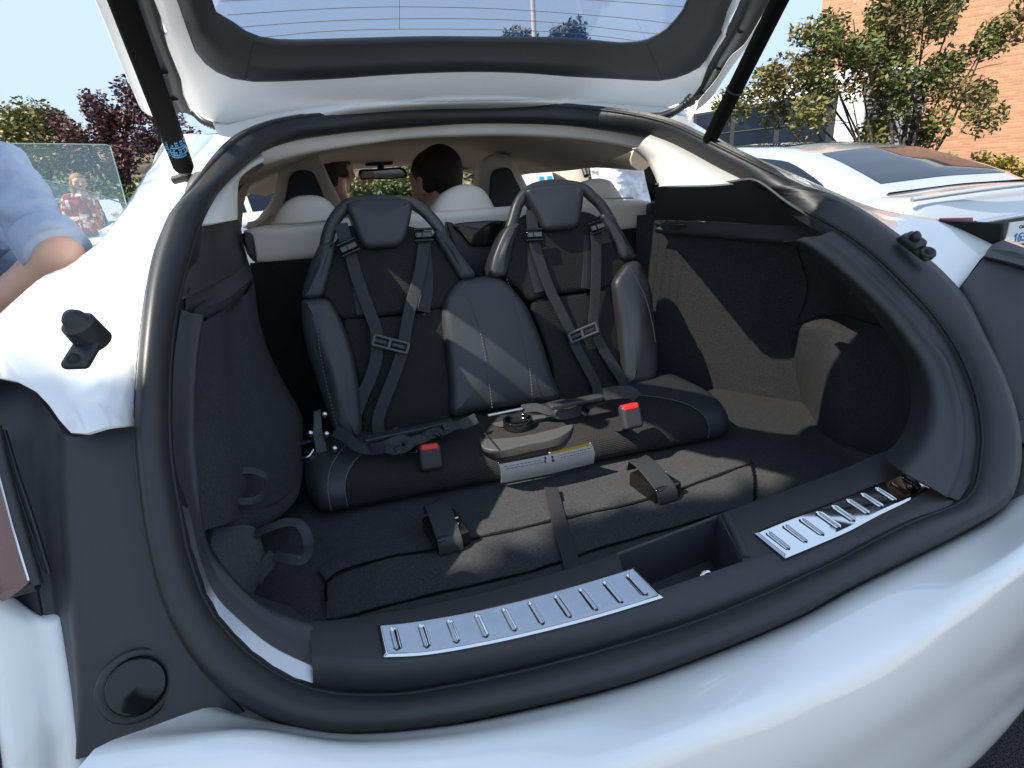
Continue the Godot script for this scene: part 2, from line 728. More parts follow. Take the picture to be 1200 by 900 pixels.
func scatter(ce: Vector3, ext: Vector3, n: int, r0: float, r1: float, seed_: int) -> Array:
	var r := RandomNumberGenerator.new()
	r.seed = seed_
	var a := []
	for i in n:
		var d := Vector3(r.randfn(), r.randfn(), r.randfn()).normalized() * pow(r.randf(), 0.5)
		a.append([ce + d * ext, r.randf_range(r0, r1)])
	return a

func shrub(called: String, label: String, cat: String, at: Vector3, ext: Vector3, n: int, cols: Array, seed_: int, size := 0.06, group := "") -> Node3D:
	var t := thing(called, label, cat, at, group)
	var g := G.new()
	var tips := []
	for k in 4:
		tips.append(at + Vector3(ext.x * sin(k * 1.7) * 0.6, ext.y * 1.4, ext.z * cos(k * 1.7) * 0.6))
	limbs(g, at, tips, 0.03 * ext.y, seed_)
	obj("stem", g, M.bark, t)
	obj("foliage", leaf_cloud(scatter(at + Vector3(0, ext.y, 0), ext, 26, ext.y * 0.25, ext.y * 0.5, seed_), n, size, cols, seed_), M.leaf, t)
	return t

func build_surroundings():
	var green := [Color(0.07, 0.10, 0.024), Color(0.11, 0.14, 0.03), Color(0.15, 0.17, 0.04), Color(0.045, 0.07, 0.02)]
	var olive := [Color(0.20, 0.19, 0.045), Color(0.26, 0.22, 0.07), Color(0.13, 0.14, 0.04)]
	var dark := [Color(0.018, 0.030, 0.012), Color(0.03, 0.045, 0.015), Color(0.05, 0.06, 0.018)]
	var plum := [Color(0.085, 0.020, 0.028), Color(0.13, 0.034, 0.038), Color(0.05, 0.014, 0.020), Color(0.17, 0.065, 0.06)]
	var gold := [Color(0.55, 0.40, 0.03), Color(0.38, 0.33, 0.04), Color(0.18, 0.20, 0.03)]
	# brick building on the right
	var bl := thing("brick_building", "tall windowless tan brick building behind the leafy tree", "building", Vector3(16.535,0.931,-16.358))
	var wa := Vector3(16.535,0.931,-16.358)
	var wb := Vector3(21.034,0.498,-10.790)
	wa.y = 0
	wb.y = 0
	bl.position = wa
	var ax := (wb - wa).normalized()
	bl.basis = Basis(ax, Vector3.UP, ax.cross(Vector3.UP))
	var bm := brick_material()
	var wall := MeshInstance3D.new()
	wall.name = "wall"
	var bx := BoxMesh.new()
	bx.size = Vector3(22, 8.4, 9)
	wall.mesh = bx
	wall.material_override = bm
	bl.add_child(wall)
	wall.position = Vector3(11, 4.2, -4.5)
	var cap := MeshInstance3D.new()
	cap.name = "coping"
	var cb := BoxMesh.new()
	cb.size = Vector3(22.3, 0.25, 9.3)
	cap.mesh = cb
	cap.material_override = M.beige_cloth
	bl.add_child(cap)
	cap.position = Vector3(11, 8.5, -4.5)
	# clipped golden hedge at its foot
	var h0 := Vector3(12.357,0.788,-8.105)
	for k in 3:
		var p := h0 + Vector3(0.75, 0, 0.95) * (k * 0.8)
		p.y = 0.0
		shrub("golden_shrub", ["golden leafed shrub at the foot of the brick wall, nearest the tree", "golden leafed shrub in the middle of the hedge below the brick wall", "golden leafed shrub at the picture's right edge below the brick wall"][k], "shrub", p, Vector3(0.6, 0.50, 0.6), 2600, gold, 50 + k, 0.05)
	# leafy multi-stemmed tree
	var tb := Vector3(9.208,1.184,-7.037)
	tb.y = 0.0
	var tips := []
	var cl := []
	for q in V([7.313,2.507,-8.178,7.726,2.888,-8.195,8.25,3.125,-8.119,8.837,3.33,-8.01,9.404,3.428,-7.865,10.039,3.522,-7.696,10.498,3.41,-7.502,11.058,3.1,-7.197,10.776,2.684,-7.124,10.146,2.25,-7.156,9.556,2.766,-7.552,8.964,2.533,-7.652,8.329,2.439,-7.821,9.932,2.944,-7.501,9.924,1.789,-7.045,8.593,2.014,-7.566,7.785,2.095,-7.861,7.286,1.992,-7.983,9.199,3.061,-7.786,9.655,3.303,-7.733]):
		tips.append(q)
	rng.seed = 91
	for q in V([7.182,2.543,-8.235,7.47,2.469,-8.112,7.764,2.722,-8.117,8.06,2.838,-8.067,8.257,3.015,-8.073,8.526,3.133,-8.033,8.827,3.277,-7.992,9.14,3.337,-7.914,9.199,3.061,-7.786,8.835,2.95,-7.86,8.534,2.806,-7.9,8.231,2.65,-7.937,8.853,2.676,-7.745,9.212,2.761,-7.662,7.842,2.404,-7.965,8.008,2.189,-7.826,8.309,2.332,-7.785,8.656,2.35,-7.68,7.306,2.1,-8.019,7.552,1.947,-7.878,7.878,1.857,-7.737,9.228,2.107,-7.397,9.469,2.295,-7.394,9.714,2.51,-7.399,9.534,2.794,-7.571,9.714,3.027,-7.605,9.687,3.328,-7.733,9.934,3.475,-7.711,10.189,3.594,-7.675,9.468,3.179,-7.745,9.414,3.482,-7.883,10.025,3.224,-7.582,10.441,3.468,-7.544,10.642,3.591,-7.527,10.281,3.125,-7.46,10.881,2.881,-7.168,11.138,3.014,-7.137,11.375,3.107,-7.097,10.726,2.715,-7.152,10.475,2.541,-7.165,10.267,2.31,-7.14,10.028,2.353,-7.235,10.473,2.16,-7.014,9.77,2.071,-7.207,9.495,1.845,-7.206,9.221,1.7,-7.238,9.535,1.543,-7.073,9.79,1.662,-7.038,10.021,1.946,-7.075,9.204,1.456,-7.147,9.41,1.388,-7.052,10.583,2.017,-6.921,10.197,1.635,-6.895,7.546,2.288,-8.015,9.827,2.747,-7.457,9.356,2.575,-7.542]):
		cl.append([q + Vector3(rng.randfn(), 0, rng.randfn()) * 0.35, rng.randf_range(0.20, 0.40)])
	tree("crape_myrtle", "slender many-stemmed tree with small green leaves in front of the brick wall", tb, tips, cl, 20000, 0.05, [Color(0.10, 0.135, 0.022), Color(0.15, 0.17, 0.03), Color(0.21, 0.19, 0.04), Color(0.06, 0.085, 0.02), Color(0.23, 0.14, 0.055)], 17, 0.032)
	# trees on the left
	var pb := Vector3(-5.057,1.647,-19.162)
	pb.y = 0
	tips = []
	cl = []
	for q in V([-6.154,3.209,-20.139,-5.365,3.729,-20.089,-4.625,3.977,-19.948,-4.109,3.645,-19.648,-6.031,2.628,-19.868,-5.013,3.133,-19.738,-3.913,2.83,-19.261]):
		tips.append(q)
	for q in V([-6.424,2.998,-20.143,-6.158,3.438,-20.231,-6.04,3.201,-20.099,-5.788,3.688,-20.211,-5.518,3.899,-20.207,-5.265,4.02,-20.172,-5.257,3.561,-19.988,-5.563,3.284,-19.977,-5.806,2.842,-19.88,-6.166,2.522,-19.87,-5.329,2.925,-19.758,-5.038,3.249,-19.792,-5.01,3.774,-19.992,-4.717,3.983,-19.98,-4.476,3.784,-19.822,-4.722,3.457,-19.772,-4.469,3.325,-19.638,-4.178,3.65,-19.672,-3.991,3.408,-19.516,-4.166,2.962,-19.395,-4.505,2.755,-19.423,-4.827,2.891,-19.581,-5.118,2.567,-19.547,-4.817,2.318,-19.351,-5.616,2.371,-19.631,-4.454,2.408,-19.268,-4.022,2.494,-19.162,-3.757,3.049,-19.297,-3.727,2.589,-19.104,-5.451,2.017,-19.437,-4.787,1.858,-19.158,-6.013,2.1,-19.653,-4.174,2.046,-19.034,-3.541,2.347,-18.948,-3.487,3.26,-19.293,-3.343,2.792,-19.06]):
		cl.append([q + Vector3(rng.randfn(), 0, rng.randfn()) * 0.5, rng.randf_range(0.28, 0.5)])
	tree("plum_tree", "purple-leaved plum tree behind the glass of the open car door", pb, tips, cl, 9000, 0.07, plum, 23, 0.14)
	pb = Vector3(-10.258,2.007,-27.739)
	pb.y = 0
	tips = []
	cl = []
	for q in V([-10.569,3.76,-28.537,-9.726,4.019,-28.366,-9.087,4.039,-28.166,-10.213,3.106,-28.161]):
		tips.append(q)
	for q in V([-10.791,3.932,-28.677,-10.419,4.223,-28.672,-10.025,4.291,-28.571,-9.715,4.081,-28.387,-9.366,4.247,-28.339,-9.081,4.07,-28.177,-8.845,3.803,-27.993,-9.313,3.676,-28.095,-9.719,3.546,-28.175,-10.255,3.739,-28.426,-10.689,3.453,-28.454,-10.044,3.158,-28.127,-9.243,3.199,-27.883,-8.743,3.323,-27.77,-11.06,3.163,-28.459,-10.584,2.816,-28.167,-9.643,2.753,-27.836,-9.015,2.712,-27.615,-8.4,3.458,-27.712]):
		cl.append([q, rng.randf_range(0.5, 0.95)])
	tree("olive_tree", "yellowish green tree left of the purple plum tree", pb, tips, cl, 7000, 0.12, olive, 29, 0.2)
	for k in 7:
		var p: Vector3 = (V([-7.352,1.896,-17.758,-6.767,1.776,-17.521,-6.225,1.76,-17.338,-5.673,1.683,-17.128,-5.11,1.666,-16.939,-4.558,1.589,-16.729,-4.038,1.554,-16.546]))[k]
		p.y = 0
		shrub("hedge_shrub", "dark green shrub in the hedge beyond the car's left side, number %s from the left" % ["one", "two", "three", "four", "five", "six", "seven"][k], "shrub", p, Vector3(1.1, 0.85, 0.9), 3000, dark if k % 3 else green, 60 + k, 0.08)
	# tree tops and pole on the hill, seen through the raised rear window
	var k := 0
	for q in [[Vector3(13.393,9.072,-36.350), 0.9, 1.9, "small round tree on the hilltop left of the pole, through the rear window"], [Vector3(15.267,8.849,-35.653), 0.9, 2.3, "round tree on the hilltop right of the pole, through the rear window"], [Vector3(16.665,9.243,-35.354), 0.9, 1.5, "pointed tree on the hilltop through the rear window, farthest from the pole"], [Vector3(10.444,9.161,-39.591), 0.8, 1.5, "low treetop peeping over the rear window's lower rim"]]:
		var b := Vector3(q[0].x, 3.0, q[0].z)
		tree("hill_tree", q[3], b, [q[0], q[0] + Vector3(0.4, -0.4, 0.3), q[0] + Vector3(-0.6, -0.6, 0)], scatter(q[0] + Vector3(0, -q[2] * 0.8, 0), Vector3(q[2], q[2] * 0.9, q[2]), 22, 0.4, 0.8, 100 + k), 3200, 0.14, olive + green, 100 + k, 0.18)
		k += 1
	var po := thing("utility_pole", "pale slim pole standing against the sky in the rear window", "pole", Vector3(13.478,8.463,-33.832) * Vector3(1, 0, 1))
	var g := G.new()
	var pp := Vector3(13.478,8.463,-33.832)
	g.tube(PackedVector3Array([Vector3(pp.x, 2.0, pp.z), Vector3(pp.x, 14.0, pp.z)]), [0.16, 0.12], 12)
	obj("shaft", g, M.beige_cloth, po)
	g = G.new()
	g.tube(PackedVector3Array([Vector3(pp.x - 0.5, 12.5, pp.z), Vector3(pp.x + 0.5, 12.5, pp.z)]), 0.06, 8)
	obj("crossarm", g, M.beige_cloth, po)
	# shrubs on the hillside ahead, seen through the windscreen and the side window
	rng.seed = 5
	k = 0
	for q in V([-2.584,1.388,-31.744,-1.85,1.42,-31.518,-2.939,1.653,-31.964,-.757,1.427,-31.166,3.649,1.854,-29.904,4.354,1.727,-29.624,5.117,1.917,-29.452,3.99,1.511,-29.657,4.695,1.384,-29.377,5.723,1.476,-29.08,7.099,1.264,-28.548,7.934,1.408,-28.334,9.488,1.064,-27.693,10.302,1.09,-27.439,11.079,0.918,-27.118,11.892,0.944,-26.864,13.098,0.903,-26.456,8.563,1.527,-28.177,3.097,1.49,-29.939,2.327,1.702,-30.273,14.006,1.003,-26.201,14.954,1.1,-25.931]):
		var p: Vector3 = q + Vector3(0, 0, rng.randf_range(-6, 2))
		p.y = maxf(0.0, 4.6 * smoothstep(0.0, 1.0, (-24.0 - p.z) / 21.5) - 0.5)
		shrub("hillside_shrub", "olive green shrub on the dry hillside ahead of the car", "shrub", p, Vector3(1.5, 0.7, 1.2), 900, olive if k % 2 else green, 200 + k, 0.13, "shrubs on the hillside ahead of the car")
		k += 1
	# shade tree behind and left of the car
	var st := Vector3(-6.0, 0, 2.2)
	tips = [Vector3(-5.0, 4.6, 1.0), Vector3(-3.6, 5.0, 0.6), Vector3(-6.4, 5.2, 0.4), Vector3(-4.0, 5.4, 1.6), Vector3(-6.6, 5.0, 1.8), Vector3(-5.0, 6.0, 0.8)]
	cl = []
	rng.seed = 15
	for i in 56:
		var p := Vector3(rng.randf_range(-6.8, -2.5), rng.randf_range(4.4, 5.8), rng.randf_range(0.42, 0.74))
		if p.x > -3.4 and rng.randf() < 0.45:
			continue
		p.x -= (p.y - 5.0) * 0.79
		cl.append([p, rng.randf_range(0.28, 0.42)])
	for i in 40:
		var p := Vector3(-5.6 + i * 0.08, rng.randf_range(4.6, 5.6), rng.randf_range(0.22, 0.30))
		p.x -= (p.y - 5.0) * 0.79
		cl.append([p, 0.22])
	for i in 60:
		var p := Vector3(rng.randf_range(-5.6, -3.95), rng.randf_range(4.5, 5.7), rng.randf_range(-1.2, 0.3))
		p.x -= (p.y - 5.0) * 0.79
		cl.append([p, rng.randf_range(0.24, 0.36)])
	tree("shade_tree", "broad green shade tree behind the car that dapples its bumper", st, tips, cl, 60000, 0.085, green, 41, 0.16)
	build_vehicles()
	build_people()
	build_door()

# ---------------------------------------------------------------- other vehicles
func bezel_rows(st: Array, half: Callable) -> Array:
	var out := []
	for s in st:
		var a: PackedVector3Array = half.call(s)
		out.append(a)
	return out

func saloon(called: String, label: String, at: Vector3, turn: float, paint: Material, plate := "", raise := 0.0) -> Node3D:
	var c := thing(called, label, "car", at)
	var ba := Basis(Vector3.UP, turn)
	var f := func(x, y, u): return at + ba * Vector3(x, y + raise, -u)
	var g := G.new()
	# lower body: u from the tail, half width, shoulder height, deck height
	var body := []
	for s in [[0.0, 0.60, 0.70, 0.72], [0.02, 0.74, 0.80, 0.86], [0.07, 0.83, 0.88, 1.005], [0.14, 0.87, 0.91, 1.035], [0.4, 0.925, 0.955, 1.04], [1.0, 0.965, 0.98, 1.0], [1.7, 0.975, 0.955, 0.97], [2.6, 0.965, 0.93, 0.95], [3.5, 0.96, 0.90, 0.93], [4.2, 0.93, 0.80, 0.84], [4.7, 0.84, 0.66, 0.70], [4.92, 0.66, 0.52, 0.54]]:
		var u: float = s[0]
		var w: float = s[1]
		var r := PackedVector3Array()
		for sg in [1, -1]:
			var h := []
			h = [[0.0, 0.24], [w * 0.86, 0.24], [w * 0.97, 0.34], [w, 0.52], [w * 0.985, 0.70 if s[2] > 0.75 else s[2] * 0.9], [w * 0.955, s[2]], [w * 0.86, s[2] + (s[3] - s[2]) * 0.75], [w * 0.45, s[3]], [0.0, s[3] + 0.01]]
			if sg == -1:
				h.reverse()
				h = h.slice(1, 8)
			for p in h:
				r.append(f.call(p[0] * sg, p[1], u))
		body.append(r)
	var dense := []
	for r in body:
		dense.append(cr(r, 64, true))
	g.grid(dense, true)
	g.grid([dense[0], mixp(dense[0], shift(mixp(dense[0], dense[0], 0.0), Vector3.ZERO), 0.0)], true)
	for e in [0, dense.size() - 1]:
		var ce := Vector3.ZERO
		for p in dense[e]:
			ce += p / 64.0
		var cc := PackedVector3Array()
		for i in 64:
			cc.append(ce)
		g.grid([dense[e], cc], true)
	obj("body", g, paint, c)
	# greenhouse: stations of base width, base height, roof width, roof height
	var gh := [[0.40, 0.64, 1.02, 0.62, 1.045], [0.58, 0.72, 1.01, 0.62, 1.125], [0.80, 0.77, 1.0, 0.60, 1.205], [1.05, 0.80, 0.99, 0.585, 1.285], [1.5, 0.82, 0.965, 0.575, 1.35], [2.1, 0.82, 0.945, 0.57, 1.38], [2.6, 0.82, 0.935, 0.575, 1.36], [3.05, 0.81, 0.925, 0.60, 1.27], [3.4, 0.80, 0.92, 0.64, 1.12], [3.75, 0.76, 0.90, 0.68, 0.95]]
	var ring := func(s, k0, k1, n, off):
		var r := PackedVector3Array()
		for i in n:
			var t: float = lerpf(k0, k1, i / (n - 1.0))    # 0 left base .. 0.5 roof middle .. 1 right base
			var sg := -1.0 if t < 0.5 else 1.0
			var q := 1.0 - absf(t - 0.5) * 2.0             # 0 base, 1 middle
			var x: float
			var y: float
			if q < 0.55:
				var e := q / 0.55
				x = lerpf(s[1], s[3], e * e * 0.35 + e * 0.65)
				y = lerpf(s[2], s[4] - 0.05 * (s[4] - s[2]), e)
			else:
				var e := (q - 0.55) / 0.45
				x = s[3] * (1.0 - e)
				y = s[4] - 0.05 * (s[4] - s[2]) * (1.0 - e) * (1.0 - e) + 0.012 * e
			r.append(f.call((x + off) * sg if q < 0.55 else x * sg, y + (off if q > 0.3 else 0.0), s[0]))
		return r
	var span := func(u0, u1, k0, k1, off, n):
		var out := []
		for i in n:
			var u: float = lerpf(u0, u1, i / (n - 1.0))
			var a := 0
			while a < gh.size() - 2 and gh[a + 1][0] < u:
				a += 1
			var e: float = (u - gh[a][0]) / (gh[a + 1][0] - gh[a][0])
			var s := [u]
			for j in range(1, 5):
				s.append(lerpf(gh[a][j], gh[a + 1][j], e))
			out.append(ring.call(s, k0, k1, 24, off))
		return rows(out, 24, n * 2)
	g = G.new()
	g.grid(span.call(0.40, 3.75, 0.0, 1.0, 0.0, 24))
	obj("roof", g, paint, c)
	# glass set 4 mm proud of the painted shell
	for w in [["rear_window", 0.50, 1.06, 0.325, 0.675, 0.30, 0.70], ["windscreen", 2.85, 3.68, 0.31, 0.69, 0.29, 0.71], ["roof_glass", 1.5, 2.5, 0.36, 0.64, 0.36, 0.64]]:
		g = G.new()
		var list := []
		for i in 14:
			var e := i / 13.0
			var u: float = lerpf(w[1], w[2], e)
			list.append(span.call(u, u + 0.02, lerpf(w[5], w[3], e), lerpf(w[6], w[4], e), 0.004, 2)[0])
		g.shell(list, 0.003)
		obj(w[0], g, M.glass_dark, c)
	for sg in [0, 1]:
		for w in [[0.72, 1.85], [1.93, 3.1]]:
			g = G.new()
			var list := []
			for i in 16:
				var e := i / 15.0
				var u: float = lerpf(w[0], w[1], e)
				var k0: float = 0.055
				var k1: float = 0.235
				if u < 1.2:
					k1 = lerpf(0.08, 0.235, sqrt((u - 0.72) / 0.48))
				if u > 2.5:
					k1 = lerpf(0.235, 0.11, (u - 2.5) / 0.6)
				list.append(span.call(u, u + 0.02, k0 if sg == 0 else 1.0 - k0, k1 if sg == 0 else 1.0 - k1, 0.004, 2)[0])
			g.shell(list, 0.003)
			obj("side_window", g, M.glass_dark, c)
	# rear lamps, spoiler lip, bumper recess, plate
	for sg in [-1, 1]:
		g = G.new()
		var l0 := PackedVector3Array()
		var l1 := PackedVector3Array()
		for i in 10:
			var t := i / 9.0
			var x := lerpf(0.42, 0.905, t) 
			var u := 0.030 + 0.30 * pow(t, 3.0)
			l0.append(f.call(x * sg, lerpf(0.905, 0.935, t), u - 0.012))
			l1.append(f.call((x + 0.012) * sg, lerpf(0.855, 0.835, t), u - 0.022))
		g.shell([l0, mixp(l0, l1, 0.5, ba * Vector3(0.006 * sg, 0, 0.012)), l1], 0.02)
		obj("tail_lamp", g, M.lamp_red, c)
		g = G.new()
		g.tube(shift(l1, Vector3(0, -0.008, 0.01)), 0.006, 6)
		obj("lamp_trim", g, M.chrome, c)
		for u in [0.95, 3.95]:
			var w := part("wheel", c)
			g = G.new()
			var wb := ba * Basis(Vector3.BACK, -PI / 2 * sg)
			g.lathe([[0.0, 0.0], [0.24, 0.0], [0.30, 0.02], [0.335, -0.02], [0.335, -0.20], [0.25, -0.22], [0.0, -0.22]], f.call(0.93 * sg, 0.335, u), wb, 32)
			obj("tyre", g, M.rubber, w)
			g = G.new()
			g.lathe([[0.0, 0.012], [0.06, 0.014], [0.10, 0.002], [0.22, 0.006], [0.24, 0.016], [0.25, 0.0]], f.call(0.935 * sg, 0.335, u), wb, 32)
			obj("rim", g, M.brushed, w)
	g = G.new()
	g.tube(cr(PackedVector3Array([f.call(-0.80, 1.025, 0.10), f.call(-0.4, 1.045, 0.045), f.call(0, 1.05, 0.03), f.call(0.4, 1.045, 0.045), f.call(0.80, 1.025, 0.10)]), 20), 0.014, 8)
	obj("spoiler_lip", g, paint, c)
	g = G.new()
	g.tube(cr(PackedVector3Array([f.call(-0.42, 0.875, 0.0), f.call(0, 0.89, -0.012), f.call(0.42, 0.875, 0.0)]), 12), 0.014, 8)
	obj("trim_bar", g, M.chrome, c)
	if plate:
		var lp := part("licence_plate", c)
		g = G.new()
		g.rbox(f.call(0, 0.79, -0.005), Vector3(0.150, 0.066, 0.008), 0.004, ba)
		obj("plate", g, M.sticker, lp)
		g = G.new()
		g.rbox(f.call(0, 0.79, 0.004), Vector3(0.28, 0.10, 0.01), 0.006, ba)
		obj("recess", g, M.plastic_grey, lp)
		lettering("number", plate, 0.05, M.blue_ink, Transform3D(ba, f.call(0.0, 0.765, -0.0145)), lp)
		lettering("state_name", "California", 0.020, M.lamp_red, Transform3D(ba, f.call(0.0, 0.825, -0.0145)), lp)
	return c

func build_vehicles():
	saloon("silver_car", "silver fastback car parked to the right of the white hatchback", Vector3(3.48, 0, -1.72), 0.0, M.silver_paint, "16327", -0.005)
	saloon("dark_car", "dark blue car behind the woman seen through the door glass", Vector3(-2.502,1.118,-10.928) * Vector3(1, 0, 1), 1.45, M.dark_paint, "", 0.0)
	saloon("white_car", "white car seen through the left side window beyond the front seat", Vector3(-1.157,1.066,-9.234) * Vector3(1, 0, 1) + Vector3(1.5, 0, -1.0), 1.9, M.paint, "", -0.05)
	# bus behind the leafy tree
	var rl := Vector3(12.141,1.722,-10.456)
	rl.y = 0.0
	var b := thing("bus", "white bus with dark windows and blue stripes behind the leafy tree", "bus", rl)
	var ax := Vector3(-0.12, 0, -0.993)      # towards its front
	var sd := Vector3(0.993, 0, -0.12)       # across
	var ba := Basis(sd, Vector3.UP, -ax)
	var at := func(x, y, u): return rl + ba * Vector3(x, y, -u)
	var g := G.new()
	g.rbox(at.call(1.25, 1.70, 5.5), Vector3(1.25, 1.35, 5.5), 0.14, ba)
	obj("body", g, M.paint, b)
	for k in 6:
		g = G.new()
		g.rbox(at.call(-0.005, 2.02, 1.55 + k * 1.55), Vector3(0.02, 0.52, 0.70), 0.02, ba)
		obj("window", g, M.glass_dark, b)
		g = G.new()
		g.rbox(at.call(-0.03, 1.95, 1.55 + k * 1.55), Vector3(0.012, 0.012, 0.70), 0.005, ba)
		obj("window_bar", g, M.plastic_grey, b)
	g = G.new()
	g.rbox(at.call(-0.008, 2.0, 5.4), Vector3(0.008, 0.60, 4.75), 0.006, ba)
	obj("window_band", g, M.plastic, b)
	for s in [[1.18, 0.10, "blue_ink"], [1.0, 0.05, "plastic_grey"]]:
		g = G.new()
		g.rbox(at.call(-0.006, s[0], 5.5), Vector3(0.014, s[1], 5.4), 0.008, ba)
		obj("side_stripe", g, mat("bus_blue", lin(0.03, 0.36, 0.62), 0.3) if s[2] == "blue_ink" else M.plastic_grey, b)
	for k in 12:
		g = G.new()
		g.rbox(at.call(0.62, 1.35 + k * 0.085, -0.008), Vector3(0.50, 0.022, 0.02), 0.012, ba)
		obj("louvre", g, M.plastic_grey if k > 1 else M.bus_blue, b)
	g = G.new()
	g.rbox(at.call(0.22, 2.62, -0.01), Vector3(0.10, 0.08, 0.03), 0.02, ba)
	obj("tail_lamp", g, M.lamp_red, b)
	g = G.new()
	g.rbox(at.call(0.30, 2.86, -0.006), Vector3(0.28, 0.06, 0.02), 0.015, ba)
	obj("side_stripe", g, M.bus_blue, b)
	for u in [2.2, 8.6]:
		var w := part("wheel", b)
		g = G.new()
		g.lathe([[0.0, 0.03], [0.34, 0.03], [0.47, 0.0], [0.49, -0.05], [0.49, -0.28], [0.0, -0.28]], at.call(0.0, 0.49, u), ba * Basis(Vector3.BACK, PI / 2), 28)
		obj("tyre", g, M.rubber, w)
		g = G.new()
		g.lathe([[0.0, 0.07], [0.12, 0.06], [0.22, 0.035], [0.28, 0.04]], at.call(0.0, 0.49, u), ba * Basis(Vector3.BACK, PI / 2), 28)
		obj("rim", g, M.brushed, w)
	# white notice board with blue blocks, through the right front window
	var np := Vector3(2.434,1.317,-6.481)
	var nb := thing("notice_board", "white board with blue blocks seen through the right front window", "sign", np * Vector3(1, 0, 1))
	var nt := Basis(Vector3.UP, -0.35)
	g = G.new()
	g.rbox(np, Vector3(0.55, 0.27, 0.02), 0.012, nt)
	obj("board", g, M.paint, nb)
	for q in [[0.04, 0.09, 0.05, 0.10], [0.0, -0.14, 0.03, 0.035], [0.10, -0.14, 0.03, 0.035], [0.3, 0.08, 0.05, 0.10]]:
		g = G.new()
		g.rbox(np + nt * Vector3(q[0], q[1], 0.022), Vector3(q[2], q[3], 0.004), 0.003, nt)
		obj("blue_block", g, M.bus_blue, nb)
	for x in [-0.4, 0.4]:
		g = G.new()
		g.tube(PackedVector3Array([np + nt * Vector3(x, -0.2, -0.02), Vector3((np + nt * Vector3(x, 0, -0.02)).x, 0, (np + nt * Vector3(x, 0, -0.02)).z)]), 0.02, 8)
		obj("post", g, M.steel, nb)

# open left doors of the white hatchback: glass panes standing above the door skins
func build_door():
	var car: Node3D = get_node("hatchback")
	for q in 2:
		var d := part("open_door", car)
		var o: PackedVector3Array = V([-1.623,1.559,-2.893,-1.449,1.555,-2.981,-1.281,1.548,-3.059,-1.266,1.541,-3.062,-1.252,1.424,-3,-1.228,1.263,-2.894,-1.223,1.086,-2.8,-1.461,1.109,-2.718,-1.674,1.128,-2.626]) if q == 0 else V([-1.302,1.368,-2.095,-1.281,1.378,-2.114,-1.254,1.368,-2.135,-1.172,1.332,-2.184,-1.068,1.274,-2.229,-1.067,1.128,-2.159,-1.322,1.154,-1.993])
		var n := (o[2] - o[0]).cross(o[o.size() - 2] - o[0]).normalized()
		if n.z < 0:
			n = -n
		var g := G.new()
		g.plate(o, n, 0.004)
		obj("window_glass", g, M.glass_clear, d)
		g = G.new()
		g.tube(o.slice(0, o.size() - 2), 0.0030, 6)
		obj("glass_edge", g, mat("glass_edge", lin(0.30, 0.42, 0.38), 0.2), d)
		g = G.new()
		var e0: Vector3 = o[o.size() - 1]
		var e1: Vector3 = o[o.size() - 2] if q == 1 else o[o.size() - 3]
		g.shell(rows([PackedVector3Array([e0, e0.lerp(e1, 0.5), e1]), PackedVector3Array([e0 * Vector3(1, 0.7, 1), e0.lerp(e1, 0.5) * Vector3(1, 0.7, 1), e1 * Vector3(1, 0.7, 1)]), PackedVector3Array([e0 * Vector3(1, 0.32, 1), e0.lerp(e1, 0.5) * Vector3(1, 0.32, 1), e1 * Vector3(1, 0.32, 1)])], 8, 8), 0.08)
		obj("door_skin", g, M.paint, d)

